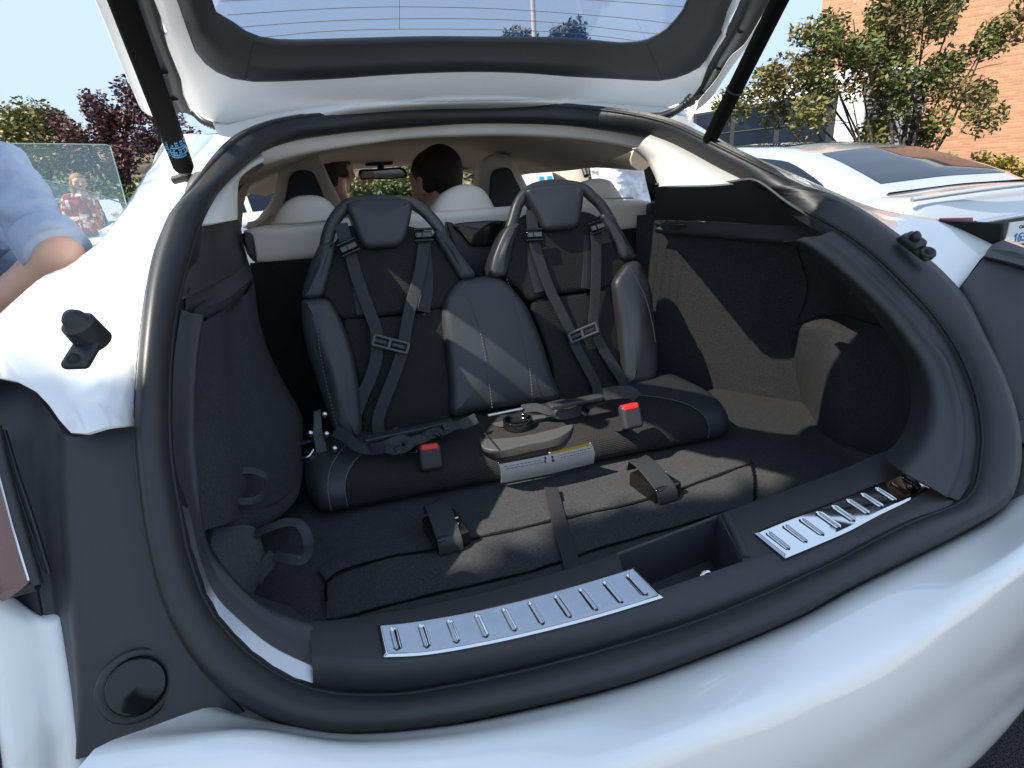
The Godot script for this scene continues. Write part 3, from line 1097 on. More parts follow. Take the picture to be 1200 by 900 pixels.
# ---------------------------------------------------------------- people
# surface nets over a smooth union of tapered capsules: bones are [a, b, ra, rb, colour]
func flesh(bones: Array, cell: float, k: float, g: G, wob := 0.0):
	var lo := Vector3(1e9, 1e9, 1e9)
	var hi := -lo
	for b in bones:
		var r: float = maxf(b[2], b[3]) + k + cell * 3
		for e in [b[0], b[1]]:
			lo = lo.min(e - Vector3(r, r, r))
			hi = hi.max(e + Vector3(r, r, r))
	var nx := int((hi.x - lo.x) / cell) + 2
	var ny := int((hi.y - lo.y) / cell) + 2
	var nz := int((hi.z - lo.z) / cell) + 2
	var fld := PackedFloat32Array()
	fld.resize(nx * ny * nz)
	fld.fill(1e3)
	var near := PackedFloat32Array()
	near.resize(nx * ny * nz)
	near.fill(1e3)
	var who := PackedInt32Array()
	who.resize(nx * ny * nz)
	var noi := noisy(8, 9.0, 3)
	for bi in bones.size():
		var b: Array = bones[bi]
		var pa: Vector3 = b[0]
		var ab: Vector3 = b[1] - b[0]
		var L := maxf(ab.length_squared(), 1e-8)
		var ra: float = b[2]
		var dr: float = b[3] - b[2]
		var m := maxf(b[2], b[3]) + k + cell * 2
		var l: Vector3 = (b[0].min(b[1]) - Vector3(m, m, m) - lo) / cell
		var h: Vector3 = (b[0].max(b[1]) + Vector3(m, m, m) - lo) / cell
		for z in range(maxi(int(l.z), 0), mini(int(h.z) + 1, nz)):
			for y in range(maxi(int(l.y), 0), mini(int(h.y) + 1, ny)):
				var row := (z * ny + y) * nx
				for x in range(maxi(int(l.x), 0), mini(int(h.x) + 1, nx)):
					var p := lo + Vector3(x, y, z) * cell - pa
					var t := clampf(p.dot(ab) / L, 0.0, 1.0)
					var d := (p - ab * t).length() - ra - dr * t
					var q := fld[row + x]
					if d < near[row + x]:
						near[row + x] = d
						who[row + x] = bi
					var hh := maxf(k - absf(d - q), 0.0) / k
					fld[row + x] = minf(d, q) - hh * hh * k * 0.25
	if wob > 0.0:
		for z in nz:
			for y in ny:
				for x in nx:
					var i := (z * ny + y) * nx + x
					if fld[i] < 0.08:
						var p := lo + Vector3(x, y, z) * cell
						fld[i] += wob * noi.get_noise_3d(p.x * 0.7 + p.y * 0.5, p.y * 1.4, p.z * 0.7)
	var idx := {}
	var off := [0, 1, nx, nx + 1, nx * ny, nx * ny + 1, nx * ny + nx, nx * ny + nx + 1]
	var corner := [Vector3(0, 0, 0), Vector3(1, 0, 0), Vector3(0, 1, 0), Vector3(1, 1, 0), Vector3(0, 0, 1), Vector3(1, 0, 1), Vector3(0, 1, 1), Vector3(1, 1, 1)]
	var edges := [[0, 1], [2, 3], [4, 5], [6, 7], [0, 2], [1, 3], [4, 6], [5, 7], [0, 4], [1, 5], [2, 6], [3, 7]]
	for z in nz - 1:
		for y in ny - 1:
			for x in nx - 1:
				var i := (z * ny + y) * nx + x
				if fld[i] > cell * 2.5:
					continue
				var mask := 0
				for c in 8:
					if fld[i + off[c]] < 0:
						mask |= 2 ** c
				if mask == 0 or mask == 255:
					continue
				var s := Vector3.ZERO
				var n := 0
				for e in edges:
					var u := fld[i + off[e[0]]]
					var w := fld[i + off[e[1]]]
					if (u < 0) != (w < 0):
						s += corner[e[0]].lerp(corner[e[1]], u / (u - w))
						n += 1
				var gr := Vector3(fld[i + 1] - fld[i], fld[i + nx] - fld[i], fld[i + nx * ny] - fld[i]) + Vector3(fld[i + off[7]] - fld[i + off[6]], fld[i + off[7]] - fld[i + off[5]], fld[i + off[7]] - fld[i + off[3]])
				g.tint = bones[who[i]][4]
				idx[i] = g.put(lo + (Vector3(x, y, z) + s / n) * cell, gr.normalized())
	for i in idx:
		for a in [[1, nx, nx * ny], [nx, nx * ny, 1], [nx * ny, 1, nx]]:
			var u := fld[i]
			var w := fld[i + a[0]]
			if (u < 0) == (w < 0):
				continue
			var q0 = idx.get(i)
			var q1 = idx.get(i - a[1])
			var q2 = idx.get(i - a[1] - a[2])
			var q3 = idx.get(i - a[2])
			if q1 == null or q2 == null or q3 == null:
				continue
			if u < 0:
				g.ix.append_array([q0, q2, q1, q0, q3, q2])
			else:
				g.ix.append_array([q0, q1, q2, q0, q2, q3])

# a figure: J holds joints by name; sides l and r
func person(label: String, at: Vector3, J: Dictionary, skin: Color, hair: Color, shirt: Material, trousers: Material, sleeve: float, opt := {}) -> Node3D:
	var o := thing("person", label, "person", at)
	var bones := []
	var wide: float = opt.get("wide", 1.0)
	var neck: Vector3 = J.neck
	var up: Vector3 = (neck - J.pelvis).normalized()
	var sd: Vector3 = (J.shoulder_r - J.shoulder_l).normalized()
	var chest: Vector3 = (J.pelvis as Vector3).lerp(neck, 0.68)
	var torso := []
	for s in [-1, 1]:
		torso.append([J.pelvis + sd * 0.075 * s * wide, chest + sd * 0.085 * s * wide, 0.098 * wide, 0.108 * wide, skin])
		torso.append([chest + sd * 0.06 * s + up * 0.06, J.shoulder_l.lerp(J.shoulder_r, 0.5 + 0.42 * s), 0.095 * wide, 0.056, skin])
	torso.append([J.hip_l, J.hip_r, 0.098 * wide, 0.098 * wide, skin])
	bones.append_array(torso)
	bones.append([chest + up * 0.1, neck, 0.07, 0.055, skin])
	var head: Vector3 = J.head
	bones.append([neck, head, 0.052, 0.050, skin])
	for s in ["l", "r"]:
		var sh: Vector3 = J["shoulder_" + s]
		bones.append([sh, J["elbow_" + s], 0.050, 0.040, skin])
		bones.append([J["elbow_" + s], J["hand_" + s], 0.040, 0.026, skin])
		bones.append([J["hip_" + s], J["knee_" + s], 0.085, 0.056, skin])
		bones.append([J["knee_" + s], J["foot_" + s], 0.055, 0.038, skin])
	var g := G.new()
	flesh(bones, 0.014, 0.045, g)
	# head with a face
	var fw: Vector3 = J.face.normalized()
	var hs := fw.cross(Vector3.UP).normalized()
	var hu := hs.cross(fw).normalized()
	var hb := [[head + hu * 0.035 - fw * 0.018, head + hu * 0.032 + fw * 0.022, 0.080, 0.074, skin], [head - hu * 0.030 + fw * 0.030, head - hu * 0.072 + fw * 0.052, 0.058, 0.030, skin], [head + fw * 0.092 + hu * 0.012, head + fw * 0.104 - hu * 0.022, 0.009, 0.014, skin], [head - hu * 0.02 - fw * 0.02, neck, 0.055, 0.052, skin]]
	for s in [-1, 1]:
		hb.append([head + hs * 0.078 * s + hu * 0.018 - fw * 0.004, head + hs * 0.076 * s - hu * 0.022 + fw * 0.002, 0.014, 0.009, skin])
		hb.append([head + hs * 0.03 * s + fw * 0.078 + hu * 0.028, head + hs * 0.05 * s + fw * 0.066 + hu * 0.024, 0.010, 0.008, skin])
		hb.append([head + hs * 0.05 * s + fw * 0.045 - hu * 0.02, head + hs * 0.04 * s + fw * 0.05 - hu * 0.03, 0.028, 0.022, skin])
	hb.append([head + hs * -0.022 + fw * 0.080 - hu * 0.050, head + hs * 0.022 + fw * 0.080 - hu * 0.050, 0.007, 0.007, Color(skin.r * 0.8, skin.g * 0.55, skin.b * 0.5)])
	flesh(hb, 0.007, 0.022, g)
	# hands: palm, four fingers, thumb
	for s in ["l", "r"]:
		var hp: Vector3 = J["hand_" + s]
		var dir: Vector3 = (hp - J["elbow_" + s]).normalized()
		var ac := dir.cross(fw if absf(dir.dot(fw)) < 0.9 else Vector3.UP).normalized() * (1.0 if s == "l" else -1.0)
		var cu := dir.cross(ac)
		if cu.dot(fw) < 0:
			cu = -cu
		var fb := [[hp + dir * 0.01 - ac * 0.018, hp + dir * 0.075 - ac * 0.026, 0.018, 0.014, skin], [hp + dir * 0.01 + ac * 0.018, hp + dir * 0.075 + ac * 0.026, 0.018, 0.014, skin], [hp, hp + dir * 0.07, 0.020, 0.016, skin]]
		for n in 4:
			var b0 := hp + dir * 0.078 + ac * (0.031 - 0.0205 * n)
			var ln: float = [0.036, 0.042, 0.039, 0.030][n]
			var b1 := b0 + (dir * 0.9 + cu * 0.35).normalized() * ln
			fb.append([b0, b1, 0.0095, 0.0085, skin])
			fb.append([b1, b1 + (dir * 0.6 + cu * 0.8).normalized() * ln * 0.8, 0.0085, 0.007, skin])
		fb.append([hp + dir * 0.025 + ac * 0.026, hp + dir * 0.055 + ac * 0.056 + cu * 0.012, 0.013, 0.010, skin])
		fb.append([hp + dir * 0.055 + ac * 0.056 + cu * 0.012, hp + dir * 0.084 + ac * 0.06 + cu * 0.024, 0.010, 0.008, skin])
		flesh(fb, 0.0055, 0.010, g)
	obj("body", g, M.skin, o)
	for s in [-1, 1]:
		g = G.new()
		g.ball(head + hs * 0.031 * s + fw * 0.082 + hu * 0.014, Vector3(0.011, 0.008, 0.011), Basis.IDENTITY, 10)
		obj("eye", g, M.ink, o)
	# hair
	g = G.new()
	var hr := [[head + hu * 0.048 - fw * 0.024, head + hu * 0.050 + fw * 0.020, 0.083, 0.070, hair], [head + hu * 0.01 - fw * 0.040, head - hu * 0.035 - fw * 0.045, 0.066, 0.050, hair]]
	for s in [-1, 1]:
		hr.append([head + hs * 0.052 * s + hu * 0.04, head + hs * 0.058 * s - hu * 0.002 - fw * 0.012, 0.036, 0.026, hair])
	if opt.get("long", false):
		for s in [-1, 0, 1]:
			hr.append([head + hs * 0.06 * s - fw * 0.03, head + hs * 0.085 * s - hu * 0.20 - fw * 0.01, 0.045, 0.03, hair])
	flesh(hr, 0.008, 0.02, g, 0.006)
	obj("hair", g, M.hair_grain, o)
	# shirt: torso and sleeves
	var sb := []
	for b in torso:
		sb.append([b[0], b[1], b[2] + 0.016, b[3] + 0.014, Color(1, 1, 1)])
	sb.append([chest + up * 0.10, neck - up * 0.01, 0.075, 0.068, Color(1, 1, 1)])
	for s in ["l", "r"]:
		var sh: Vector3 = J["shoulder_" + s]
		var el: Vector3 = J["elbow_" + s]
		sb.append([sh, sh.lerp(el, minf(sleeve, 1.0)), 0.068, 0.058, Color(1, 1, 1)])
		if sleeve > 1.0:
			var cf := el.lerp(J["hand_" + s], sleeve - 1.0)
			sb.append([el, cf, 0.058, 0.050 if sleeve > 1.5 else 0.060, Color(1, 1, 1)])
	g = G.new()
	flesh(sb, 0.011, 0.035, g, 0.020)
	obj("shirt", g, shirt, o)
	if opt.has("cuff"):
		g = G.new()
		for s in ["l", "r"]:
			var el: Vector3 = J["elbow_" + s]
			var cf: Vector3 = J["shoulder_" + s].lerp(el, sleeve)
			var dr: Vector3 = (el - cf).normalized()
			g = G.new()
			g.tube(PackedVector3Array([cf - dr * 0.045, cf - dr * 0.042, cf - dr * 0.01, cf + dr * 0.018, cf + dr * 0.024, cf + dr * 0.018]), [0.060, 0.067, 0.069, 0.068, 0.063, 0.050], 22)
			obj("rolled_cuff", g, shirt, o)
	var tb := [[J.hip_l, J.hip_r, 0.112 * wide, 0.112 * wide, Color(1, 1, 1)]]
	for s in ["l", "r"]:
		tb.append([J["hip_" + s], J["knee_" + s], 0.098, 0.075, Color(1, 1, 1)])
		tb.append([J["knee_" + s], J["foot_" + s], 0.074, 0.062, Color(1, 1, 1)])
	g = G.new()
	flesh(tb, 0.017, 0.05, g, 0.012)
	obj("trousers", g, trousers, o)
	for s in ["l", "r"]:
		g = G.new()
		var ft: Vector3 = J["foot_" + s]
		var d := (J.face as Vector3) * Vector3(1, 0, 1)
		d = d.normalized()
		flesh([[ft + Vector3(0, -0.035, 0) - d * 0.04, ft + Vector3(0, -0.045, 0) + d * 0.15, 0.045, 0.036, Color(1, 1, 1)]], 0.01, 0.02, g)
		obj("shoe", g, M.black, o)
	return o

# joints of a standing figure: feet on the ground at p, facing f, with height s
func stand(p: Vector3, f: Vector3, s: float, lean := Vector3.ZERO) -> Dictionary:
	var r := f.cross(Vector3.UP).normalized()
	var J := {}
	J.face = f
	J.pelvis = p + Vector3(0, 0.98 * s, 0)
	J.neck = J.pelvis + (Vector3(0, 0.50, 0) + lean).normalized() * 0.50 * s
	J.head = J.neck + (Vector3(0, 0.16, 0) + f * 0.03 + lean * 0.2).normalized() * 0.155 * s
	for q in [["l", -1], ["r", 1]]:
		J["hip_" + q[0]] = J.pelvis + r * 0.09 * q[1] * s - Vector3(0, 0.04, 0)
		J["knee_" + q[0]] = p + r * 0.10 * q[1] * s + Vector3(0, 0.50 * s, 0) + f * 0.02
		J["foot_" + q[0]] = p + r * 0.11 * q[1] * s + Vector3(0, 0.085, 0)
		J["shoulder_" + q[0]] = J.neck - (J.neck - J.pelvis).normalized() * 0.07 * s + r * 0.175 * q[1] * s
		J["elbow_" + q[0]] = J["shoulder_" + q[0]] + Vector3(0, -0.29 * s, 0) + r * 0.05 * q[1] - f * 0.03
		J["hand_" + q[0]] = J["elbow_" + q[0]] + Vector3(0, -0.24 * s, 0) + f * 0.06
	return J

# joints of a seated figure, head at h, facing f
func sit(h: Vector3, f: Vector3) -> Dictionary:
	var r := f.cross(Vector3.UP).normalized()
	var J := {}
	J.face = f
	J.head = h
	J.neck = h + Vector3(0, -0.15, 0) - f * 0.03
	J.pelvis = J.neck + Vector3(0, -0.52, 0) - f * 0.06 + Vector3(0, 0.06, 0)
	for q in [["l", -1], ["r", 1]]:
		J["hip_" + q[0]] = J.pelvis + r * 0.09 * q[1]
		J["knee_" + q[0]] = J.pelvis + r * 0.11 * q[1] + f * 0.40 + Vector3(0, 0.04, 0)
		J["foot_" + q[0]] = J["knee_" + q[0]] + Vector3(0, -0.34, 0) + f * 0.06
		J["shoulder_" + q[0]] = J.neck + r * 0.175 * q[1] + Vector3(0, -0.06, 0)
		J["elbow_" + q[0]] = J["shoulder_" + q[0]] + Vector3(0, -0.26, 0) + f * 0.08 + r * 0.05 * q[1]
		J["hand_" + q[0]] = J["elbow_" + q[0]] + Vector3(0, -0.02, 0) + f * 0.24
	return J

func build_people():
	var fold := noisy(31, 0.02, 4).get_seamless_image(256, 256)
	fold.convert(Image.FORMAT_RGB8)
	var folds := bump(fold, 3.5)
	var blue := mat("shirt_blue", lin(0.30, 0.36, 0.48), 0.85)
	grain(blue, null, folds, 2.2, 1.0)
	blue.rim_enabled = true
	blue.rim = 0.3
	var white := mat("shirt_white", lin(0.74, 0.75, 0.80), 0.85)
	grain(white, null, folds, 1.6, 1.0)
	var dress := mat("patterned_top", lin(0.9), 0.85)
	rng.seed = 3
	var pat := Image.create(128, 128, false, Image.FORMAT_RGB8)
	pat.fill(Color(0.62, 0.10, 0.08))
	for i in 60:
		var cc: Color = [Color(0.9, 0.86, 0.8), Color(0.85, 0.42, 0.12), Color(0.35, 0.05, 0.08)][i % 3]
		pat.fill_rect(Rect2i(rng.randi() % 128, rng.randi() % 128, 6 + rng.randi() % 10, 10 + rng.randi() % 24), cc)
	grain(dress, tex(pat), null, 2.5)
	var navy := mat("navy_cloth", lin(0.03, 0.035, 0.05), 0.9)
	var khaki := mat("khaki_cloth", lin(0.30, 0.24, 0.16), 0.9)
	var pale := Color(0.56, 0.34, 0.25)
	# man in the blue shirt leaning into the left rear door
	var sh := Vector3(-1.059,1.368,-1.229)
	var el := Vector3(-0.928,1.191,-1.049)
	var hd := Vector3(-1.137,1.069,-1.091)
	var p := Vector3(sh.x - 0.40, 0, sh.z + 0.05)
	var f := Vector3(0.85, 0, -0.52).normalized()
	var J := stand(p, f, 1.0, Vector3(0.22, 0, -0.16))
	J.shoulder_r = sh
	J.elbow_r = el
	J.hand_r = hd
	J.neck = sh + Vector3(-0.22, 0.05, -0.06)
	J.head = J.neck + Vector3(-0.02, 0.15, -0.03)
	J.shoulder_l = J.neck + Vector3(-0.06, -0.07, -0.16)
	J.elbow_l = J.shoulder_l + Vector3(0.16, -0.22, -0.08)
	J.hand_l = J.elbow_l + Vector3(0.18, -0.10, -0.05)
	person("man in light blue shirt with rolled sleeves leaning at the open door", p, J, pale, Color(0.03, 0.02, 0.015), blue, navy, 0.93, {"cuff": true, "wide": 1.1})
	# woman behind the door glass
	var w := Vector3(-3.119,1.425,-8.665)
	p = Vector3(w.x, 0, w.z)
	f = Vector3(0.45, 0, 0.9).normalized()
	J = stand(p, f, 0.93)
	J.head = Vector3(p.x, 1.50, p.z) + f * 0.02
	J.elbow_r = J.shoulder_r + Vector3(-0.10, -0.25, 0.03)
	J.hand_r = J.elbow_r + f * 0.20 + Vector3(0.10, 0.02, 0)
	J.elbow_l = J.shoulder_l + Vector3(0.10, -0.25, 0.0)
	J.hand_l = J.elbow_l + f * 0.16 + Vector3(-0.02, 0.04, 0)
	person("woman with fair hair and red patterned top holding a paper behind the door glass", p, J, pale, Color(0.24, 0.13, 0.05), dress, navy, 0.55, {"long": true, "wide": 0.9})
	var sheet := G.new()
	sheet.rbox(J.hand_l + f * 0.08 + Vector3(0, 0.05, 0), Vector3(0.11, 0.15, 0.003), 0.002, Basis(Vector3.UP, 0.5) * Basis(Vector3.RIGHT, -0.5))
	var so := thing("paper_sheet", "pale sheet of paper held by the woman in the red top", "paper", J.hand_l)
	obj("sheet", sheet, M.sticker, so)
	# dark haired man seated ahead of the middle headrest
	var h := Vector3(0.059,1.271,-1.637)
	person("man with short dark hair seated ahead of the middle headrest", h * Vector3(1, 0, 1), sit(h, Vector3(-0.55, -0.1, -0.83).normalized()), pale, Color(0.028, 0.017, 0.012), navy, navy, 0.6, {"wide": 0.9})
	# second person at the left front seat
	h = Vector3(-0.237,1.347,-2.583)
	person("person with brown hair half hidden by the left front seat", h * Vector3(1, 0, 1), sit(h, Vector3(0.6, 0, -0.8).normalized()), pale, Color(0.04, 0.02, 0.014), khaki, navy, 0.6, {"wide": 0.9})
	# man in a white shirt standing at the right side of the car
	var c := Vector3(1.145,1.301,-2.341)
	p = Vector3(c.x + 0.06, 0, c.z)
	f = Vector3(-0.5, 0, -0.86).normalized()
	J = stand(p, f, 1.02, Vector3(0.05, 0, 0.02))
	person("man in white shirt standing at the car's right rear window", p, J, pale, Color(0.03, 0.02, 0.015), white, khaki, 1.7, {"wide": 1.12})
	# spiral notebook on the door sill beside the leaning man
	var nt := Vector3(-1.023,1.148,-1.490)
	var nb := thing("spiral_notebook", "white spiral-bound notebook beside the leaning man's arm", "notebook", nt)
	var ba := Basis(Vector3.UP, 0.6) * Basis(Vector3.RIGHT, 0.10)
	var g := G.new()
	g.rbox(nt, Vector3(0.075, 0.008, 0.10), 0.003, ba)
	obj("pages", g, M.sticker, nb)
	g = G.new()
	g.rbox(nt + ba * Vector3(0.085, 0, 0), Vector3(0.012, 0.010, 0.10), 0.003, ba)
	obj("cover", g, navy, nb)
	for i in 18:
		g = G.new()
		g.tube(PackedVector3Array([nt + ba * Vector3(0.070, 0.009, -0.09 + i * 0.0105), nt + ba * Vector3(0.080, 0.017, -0.09 + i * 0.0105), nt + ba * Vector3(0.092, 0.010, -0.09 + i * 0.0105)]), 0.0016, 5)
		obj("spiral_loop", g, M.steel, nb)

# ---------------------------------------------------------------- the white hatchback
func build_car():
	var car := thing("hatchback", "white hatchback with raised tailgate and two rear-facing child seats in its open trunk", "car")
	build_shell(car)
	build_opening(car)
	build_sill(car)
	build_trunk(car)
	build_ledges(car)
	build_cabin(car)
	build_jump_seats(car)
	build_tailgate(car)
	build_rear_corners(car)

func build_shell(car: Node3D):
	# left quarter panel: gutter beside the opening, raised crease, shoulder, side
	var a := V([-.471,1.413,-.903,-.517,1.38,-.81,-.552,1.33,-.691,-.584,1.288,-.612,-.602,1.256,-.558,-.618,1.216,-.498,-.628,1.15,-.406,-.636,1.09,-.342,-.644,1.031,-.291])
	var b := V([-.655,1.504,-2.196,-.655,1.398,-1.474,-.655,1.33,-1.181,-.655,1.281,-.92,-.655,1.239,-.734,-.655,1.196,-.584,-.655,1.14,-.423,-.655,1.09,-.325,-.655,1.05,-.244])
	var c := V([-.7,1.473,-1.733,-.7,1.407,-1.441,-.7,1.344,-1.25,-.7,1.279,-1.006,-.7,1.231,-.797,-.7,1.193,-.631,-.7,1.149,-.472,-.7,1.103,-.364,-.7,1.043,-.268])
	var d := V([-.745,1.468,-1.716,-.745,1.415,-1.542,-.745,1.344,-1.33,-.745,1.275,-1.077,-.745,1.226,-.871,-.745,1.191,-.695,-.745,1.162,-.511,-.745,1.122,-.376,-.745,1.086,-.324])
	var e := V([-.8,1.482,-1.883,-.8,1.427,-1.734,-.8,1.344,-1.416,-.8,1.276,-1.164,-.8,1.223,-.929,-.8,1.197,-.756,-.8,1.185,-.567,-.8,1.153,-.409,-.8,1.1,-.342])
	var f := shift(e, Vector3(-0.07, -0.10, 0.0))
	var h := shift(e, Vector3(-0.115, -0.30, 0.0))
	var k := PackedVector3Array()
	for p in h:
		k.append(Vector3(-0.93, 0.35, p.z))
	var g := G.new()
	g.shell(rows([a, b, c, d, e, f, h, k], 40, 40), 0.004)
	obj("quarter_panel", g, M.paint, car)
	# right quarter panel
	a = V([0.471,1.391,-.845,0.507,1.332,-.702,0.555,1.273,-.589,0.624,1.214,-.496,0.672,1.176,-.443,0.708,1.121,-.367,0.721,1.09,-.326,0.744,1.029,-.257])
	b = V([0.521,1.392,-.871,0.557,1.325,-.72,0.605,1.267,-.602,0.674,1.205,-.509,0.722,1.167,-.452,0.758,1.124,-.385,0.771,1.095,-.335,0.794,1.054,-.271])
	c = V([0.581,1.392,-.92,0.617,1.319,-.763,0.665,1.26,-.642,0.734,1.202,-.549,0.782,1.165,-.491,0.818,1.137,-.428,0.831,1.116,-.365,0.854,1.083,-.29])
	d = V([0.671,1.391,-.988,0.707,1.311,-.839,0.755,1.253,-.713,0.824,1.196,-.616,0.872,1.161,-.552,0.908,1.149,-.493,0.921,1.136,-.415,0.944,1.1,-.314])
	e = shift(d, Vector3(0.025, -0.05, 0.0))
	f = shift(d, Vector3(0.05, -0.20, 0.0))
	k = PackedVector3Array()
	for p in d:
		k.append(Vector3(0.97, 0.35, p.z))
	g = G.new()
	g.shell(rows([a, b, c, d, e, f, k], 40, 36), 0.004)
	obj("quarter_panel", g, M.paint, car)
	# right shoulder running back over the tail lamp
	g = G.new()
	var sl := V([0.94,1.103,-.311,0.95,1.094,-.295,0.96,1.084,-.275,0.97,1.066,-.241])
	g.shell(rows([shift(sl, Vector3(-0.02, -0.012, 0.012)), shift(sl, Vector3(-0.008, -0.002, 0.004)), sl, shift(sl, Vector3(0.05, -0.03, -0.02)), shift(sl, Vector3(0.09, -0.3, -0.02))], 12, 14), 0.004)
	obj("quarter_panel", g, M.paint, car)
	# roof skin and the flange under the hinges
	g = G.new()
	var r0 := V([-0.52, 1.40, -1.16, -0.30, 1.45, -1.22, 0, 1.468, -1.25, 0.30, 1.45, -1.22, 0.52, 1.40, -1.16])
	var r1 := V([-0.60, 1.36, -1.6, -0.35, 1.46, -1.7, 0, 1.475, -1.75, 0.35, 1.46, -1.7, 0.60, 1.36, -1.6])
	var r2 := V([-0.60, 1.33, -2.4, -0.35, 1.435, -2.5, 0, 1.45, -2.55, 0.35, 1.435, -2.5, 0.60, 1.33, -2.4])
	g.shell(rows([r0, r1, r2], 16, 16), 0.02)
	obj("roof", g, M.paint, car)
	g = G.new()
	var fl := V([-.562,1.44,-1.067,-.542,1.436,-1.072,-.412,1.456,-1.047,-.278,1.467,-1.034,-.117,1.469,-1.03,0.055,1.469,-1.031,0.242,1.465,-1.036,0.451,1.451,-1.053,0.656,1.437,-1.071,0.73,1.427,-1.084])
	var fi := V([-.519,1.369,-.82,-.485,1.396,-.894,-.416,1.424,-.983,-.279,1.447,-1.072,-.102,1.461,-1.127,0.08,1.459,-1.123,0.26,1.449,-1.081,0.406,1.419,-.971,0.488,1.374,-.839,0.508,1.35,-.779])
	g.shell(rows([shift(fl, Vector3(0, 0.006, -0.05)), fl, fi], 40, 8), 0.003)
	obj("roof_flange", g, M.paint_inner, car)
	# rear bumper
	a = V([-.581,0.741,-.102,-.553,0.726,-.087,-.513,0.71,-.068,-.454,0.695,-.046,-.341,0.691,-.017,-.24,0.694,0.002,-.132,0.698,0.017,-.007,0.707,0.026,0.127,0.719,0.029,0.23,0.732,0.024,0.408,0.738,0.012,0.516,0.739,0.001,0.597,0.747,-.015,0.656,0.75,-.026])
	b = V([-.658,0.847,0.023,-.597,0.844,0.035,-.532,0.836,0.046,-.447,0.788,0.058,-.354,0.763,0.069,-.254,0.749,0.078,-.146,0.742,0.085,-.025,0.746,0.088,0.087,0.752,0.087,0.185,0.759,0.083,0.334,0.767,0.071,0.445,0.767,0.058,0.524,0.775,0.047,0.615,0.783,0.031])
	c = V([-.658,0.795,0.073,-.596,0.785,0.085,-.53,0.778,0.096,-.451,0.741,0.108,-.359,0.731,0.119,-.258,0.735,0.128,-.147,0.75,0.135,-.044,0.745,0.138,0.067,0.742,0.137,0.167,0.748,0.134,0.284,0.772,0.126,0.378,0.787,0.117,0.456,0.799,0.107,0.529,0.818,0.096])
	e = V([-.727,0.565,0.061,-.656,0.55,0.076,-.579,0.544,0.09,-.484,0.527,0.105,-.378,0.531,0.119,-.264,0.558,0.13,-.142,0.577,0.137,-.029,0.584,0.14,0.105,0.585,0.138,0.204,0.594,0.134,0.305,0.598,0.126,0.419,0.601,0.114,0.504,0.609,0.102,0.623,0.62,0.082])
	f = V([-.868,0.129,0.002,-.768,0.132,0.026,-.664,0.148,0.049,-.534,0.183,0.072,-.401,0.225,0.091,-.263,0.273,0.105,-.116,0.306,0.113,0.021,0.313,0.115,0.185,0.321,0.11,0.334,0.311,0.098,0.497,0.295,0.078,0.619,0.298,0.057,0.731,0.316,0.035,1.203,0.134,-.102])
	d = mixp(c, e, 0.10, Vector3(0, 0, 0.004))
	h = shift(f, Vector3(0.0, -0.05, -0.12))
	g = G.new()
	g.shell(rows([a, mixp(a, b, 0.12, Vector3(0, -0.006, 0.002)), mixp(a, b, 0.20, Vector3(0, 0.003, 0.002)), mixp(a, b, 0.6, Vector3(0, 0.004, 0)), b, mixp(b, c, 0.6, Vector3(0, 0.004, 0.004)), c, d, mixp(c, e, 0.55, Vector3(0, 0, 0.006)), e, mixp(e, f, 0.5, Vector3(0, 0, 0.006)), f, h], 60, 70), 0.004)
	obj("bumper", g, M.paint, car)
	g = G.new()
	g.shell(rows([shift(f, Vector3(0, 0.015, -0.012)), shift(f, Vector3(0, -0.07, -0.03)), shift(f, Vector3(0, -0.10, -0.35))], 40, 8), 0.004)
	obj("bumper_valance", g, M.plastic, car)
	# hidden lower hull so that no light comes up through the floor
	g = G.new()
	g.rbox(Vector3(0, 0.42, -2.2), Vector3(0.86, 0.17, 1.9), 0.08)
	obj("underbody", g, M.black, car)

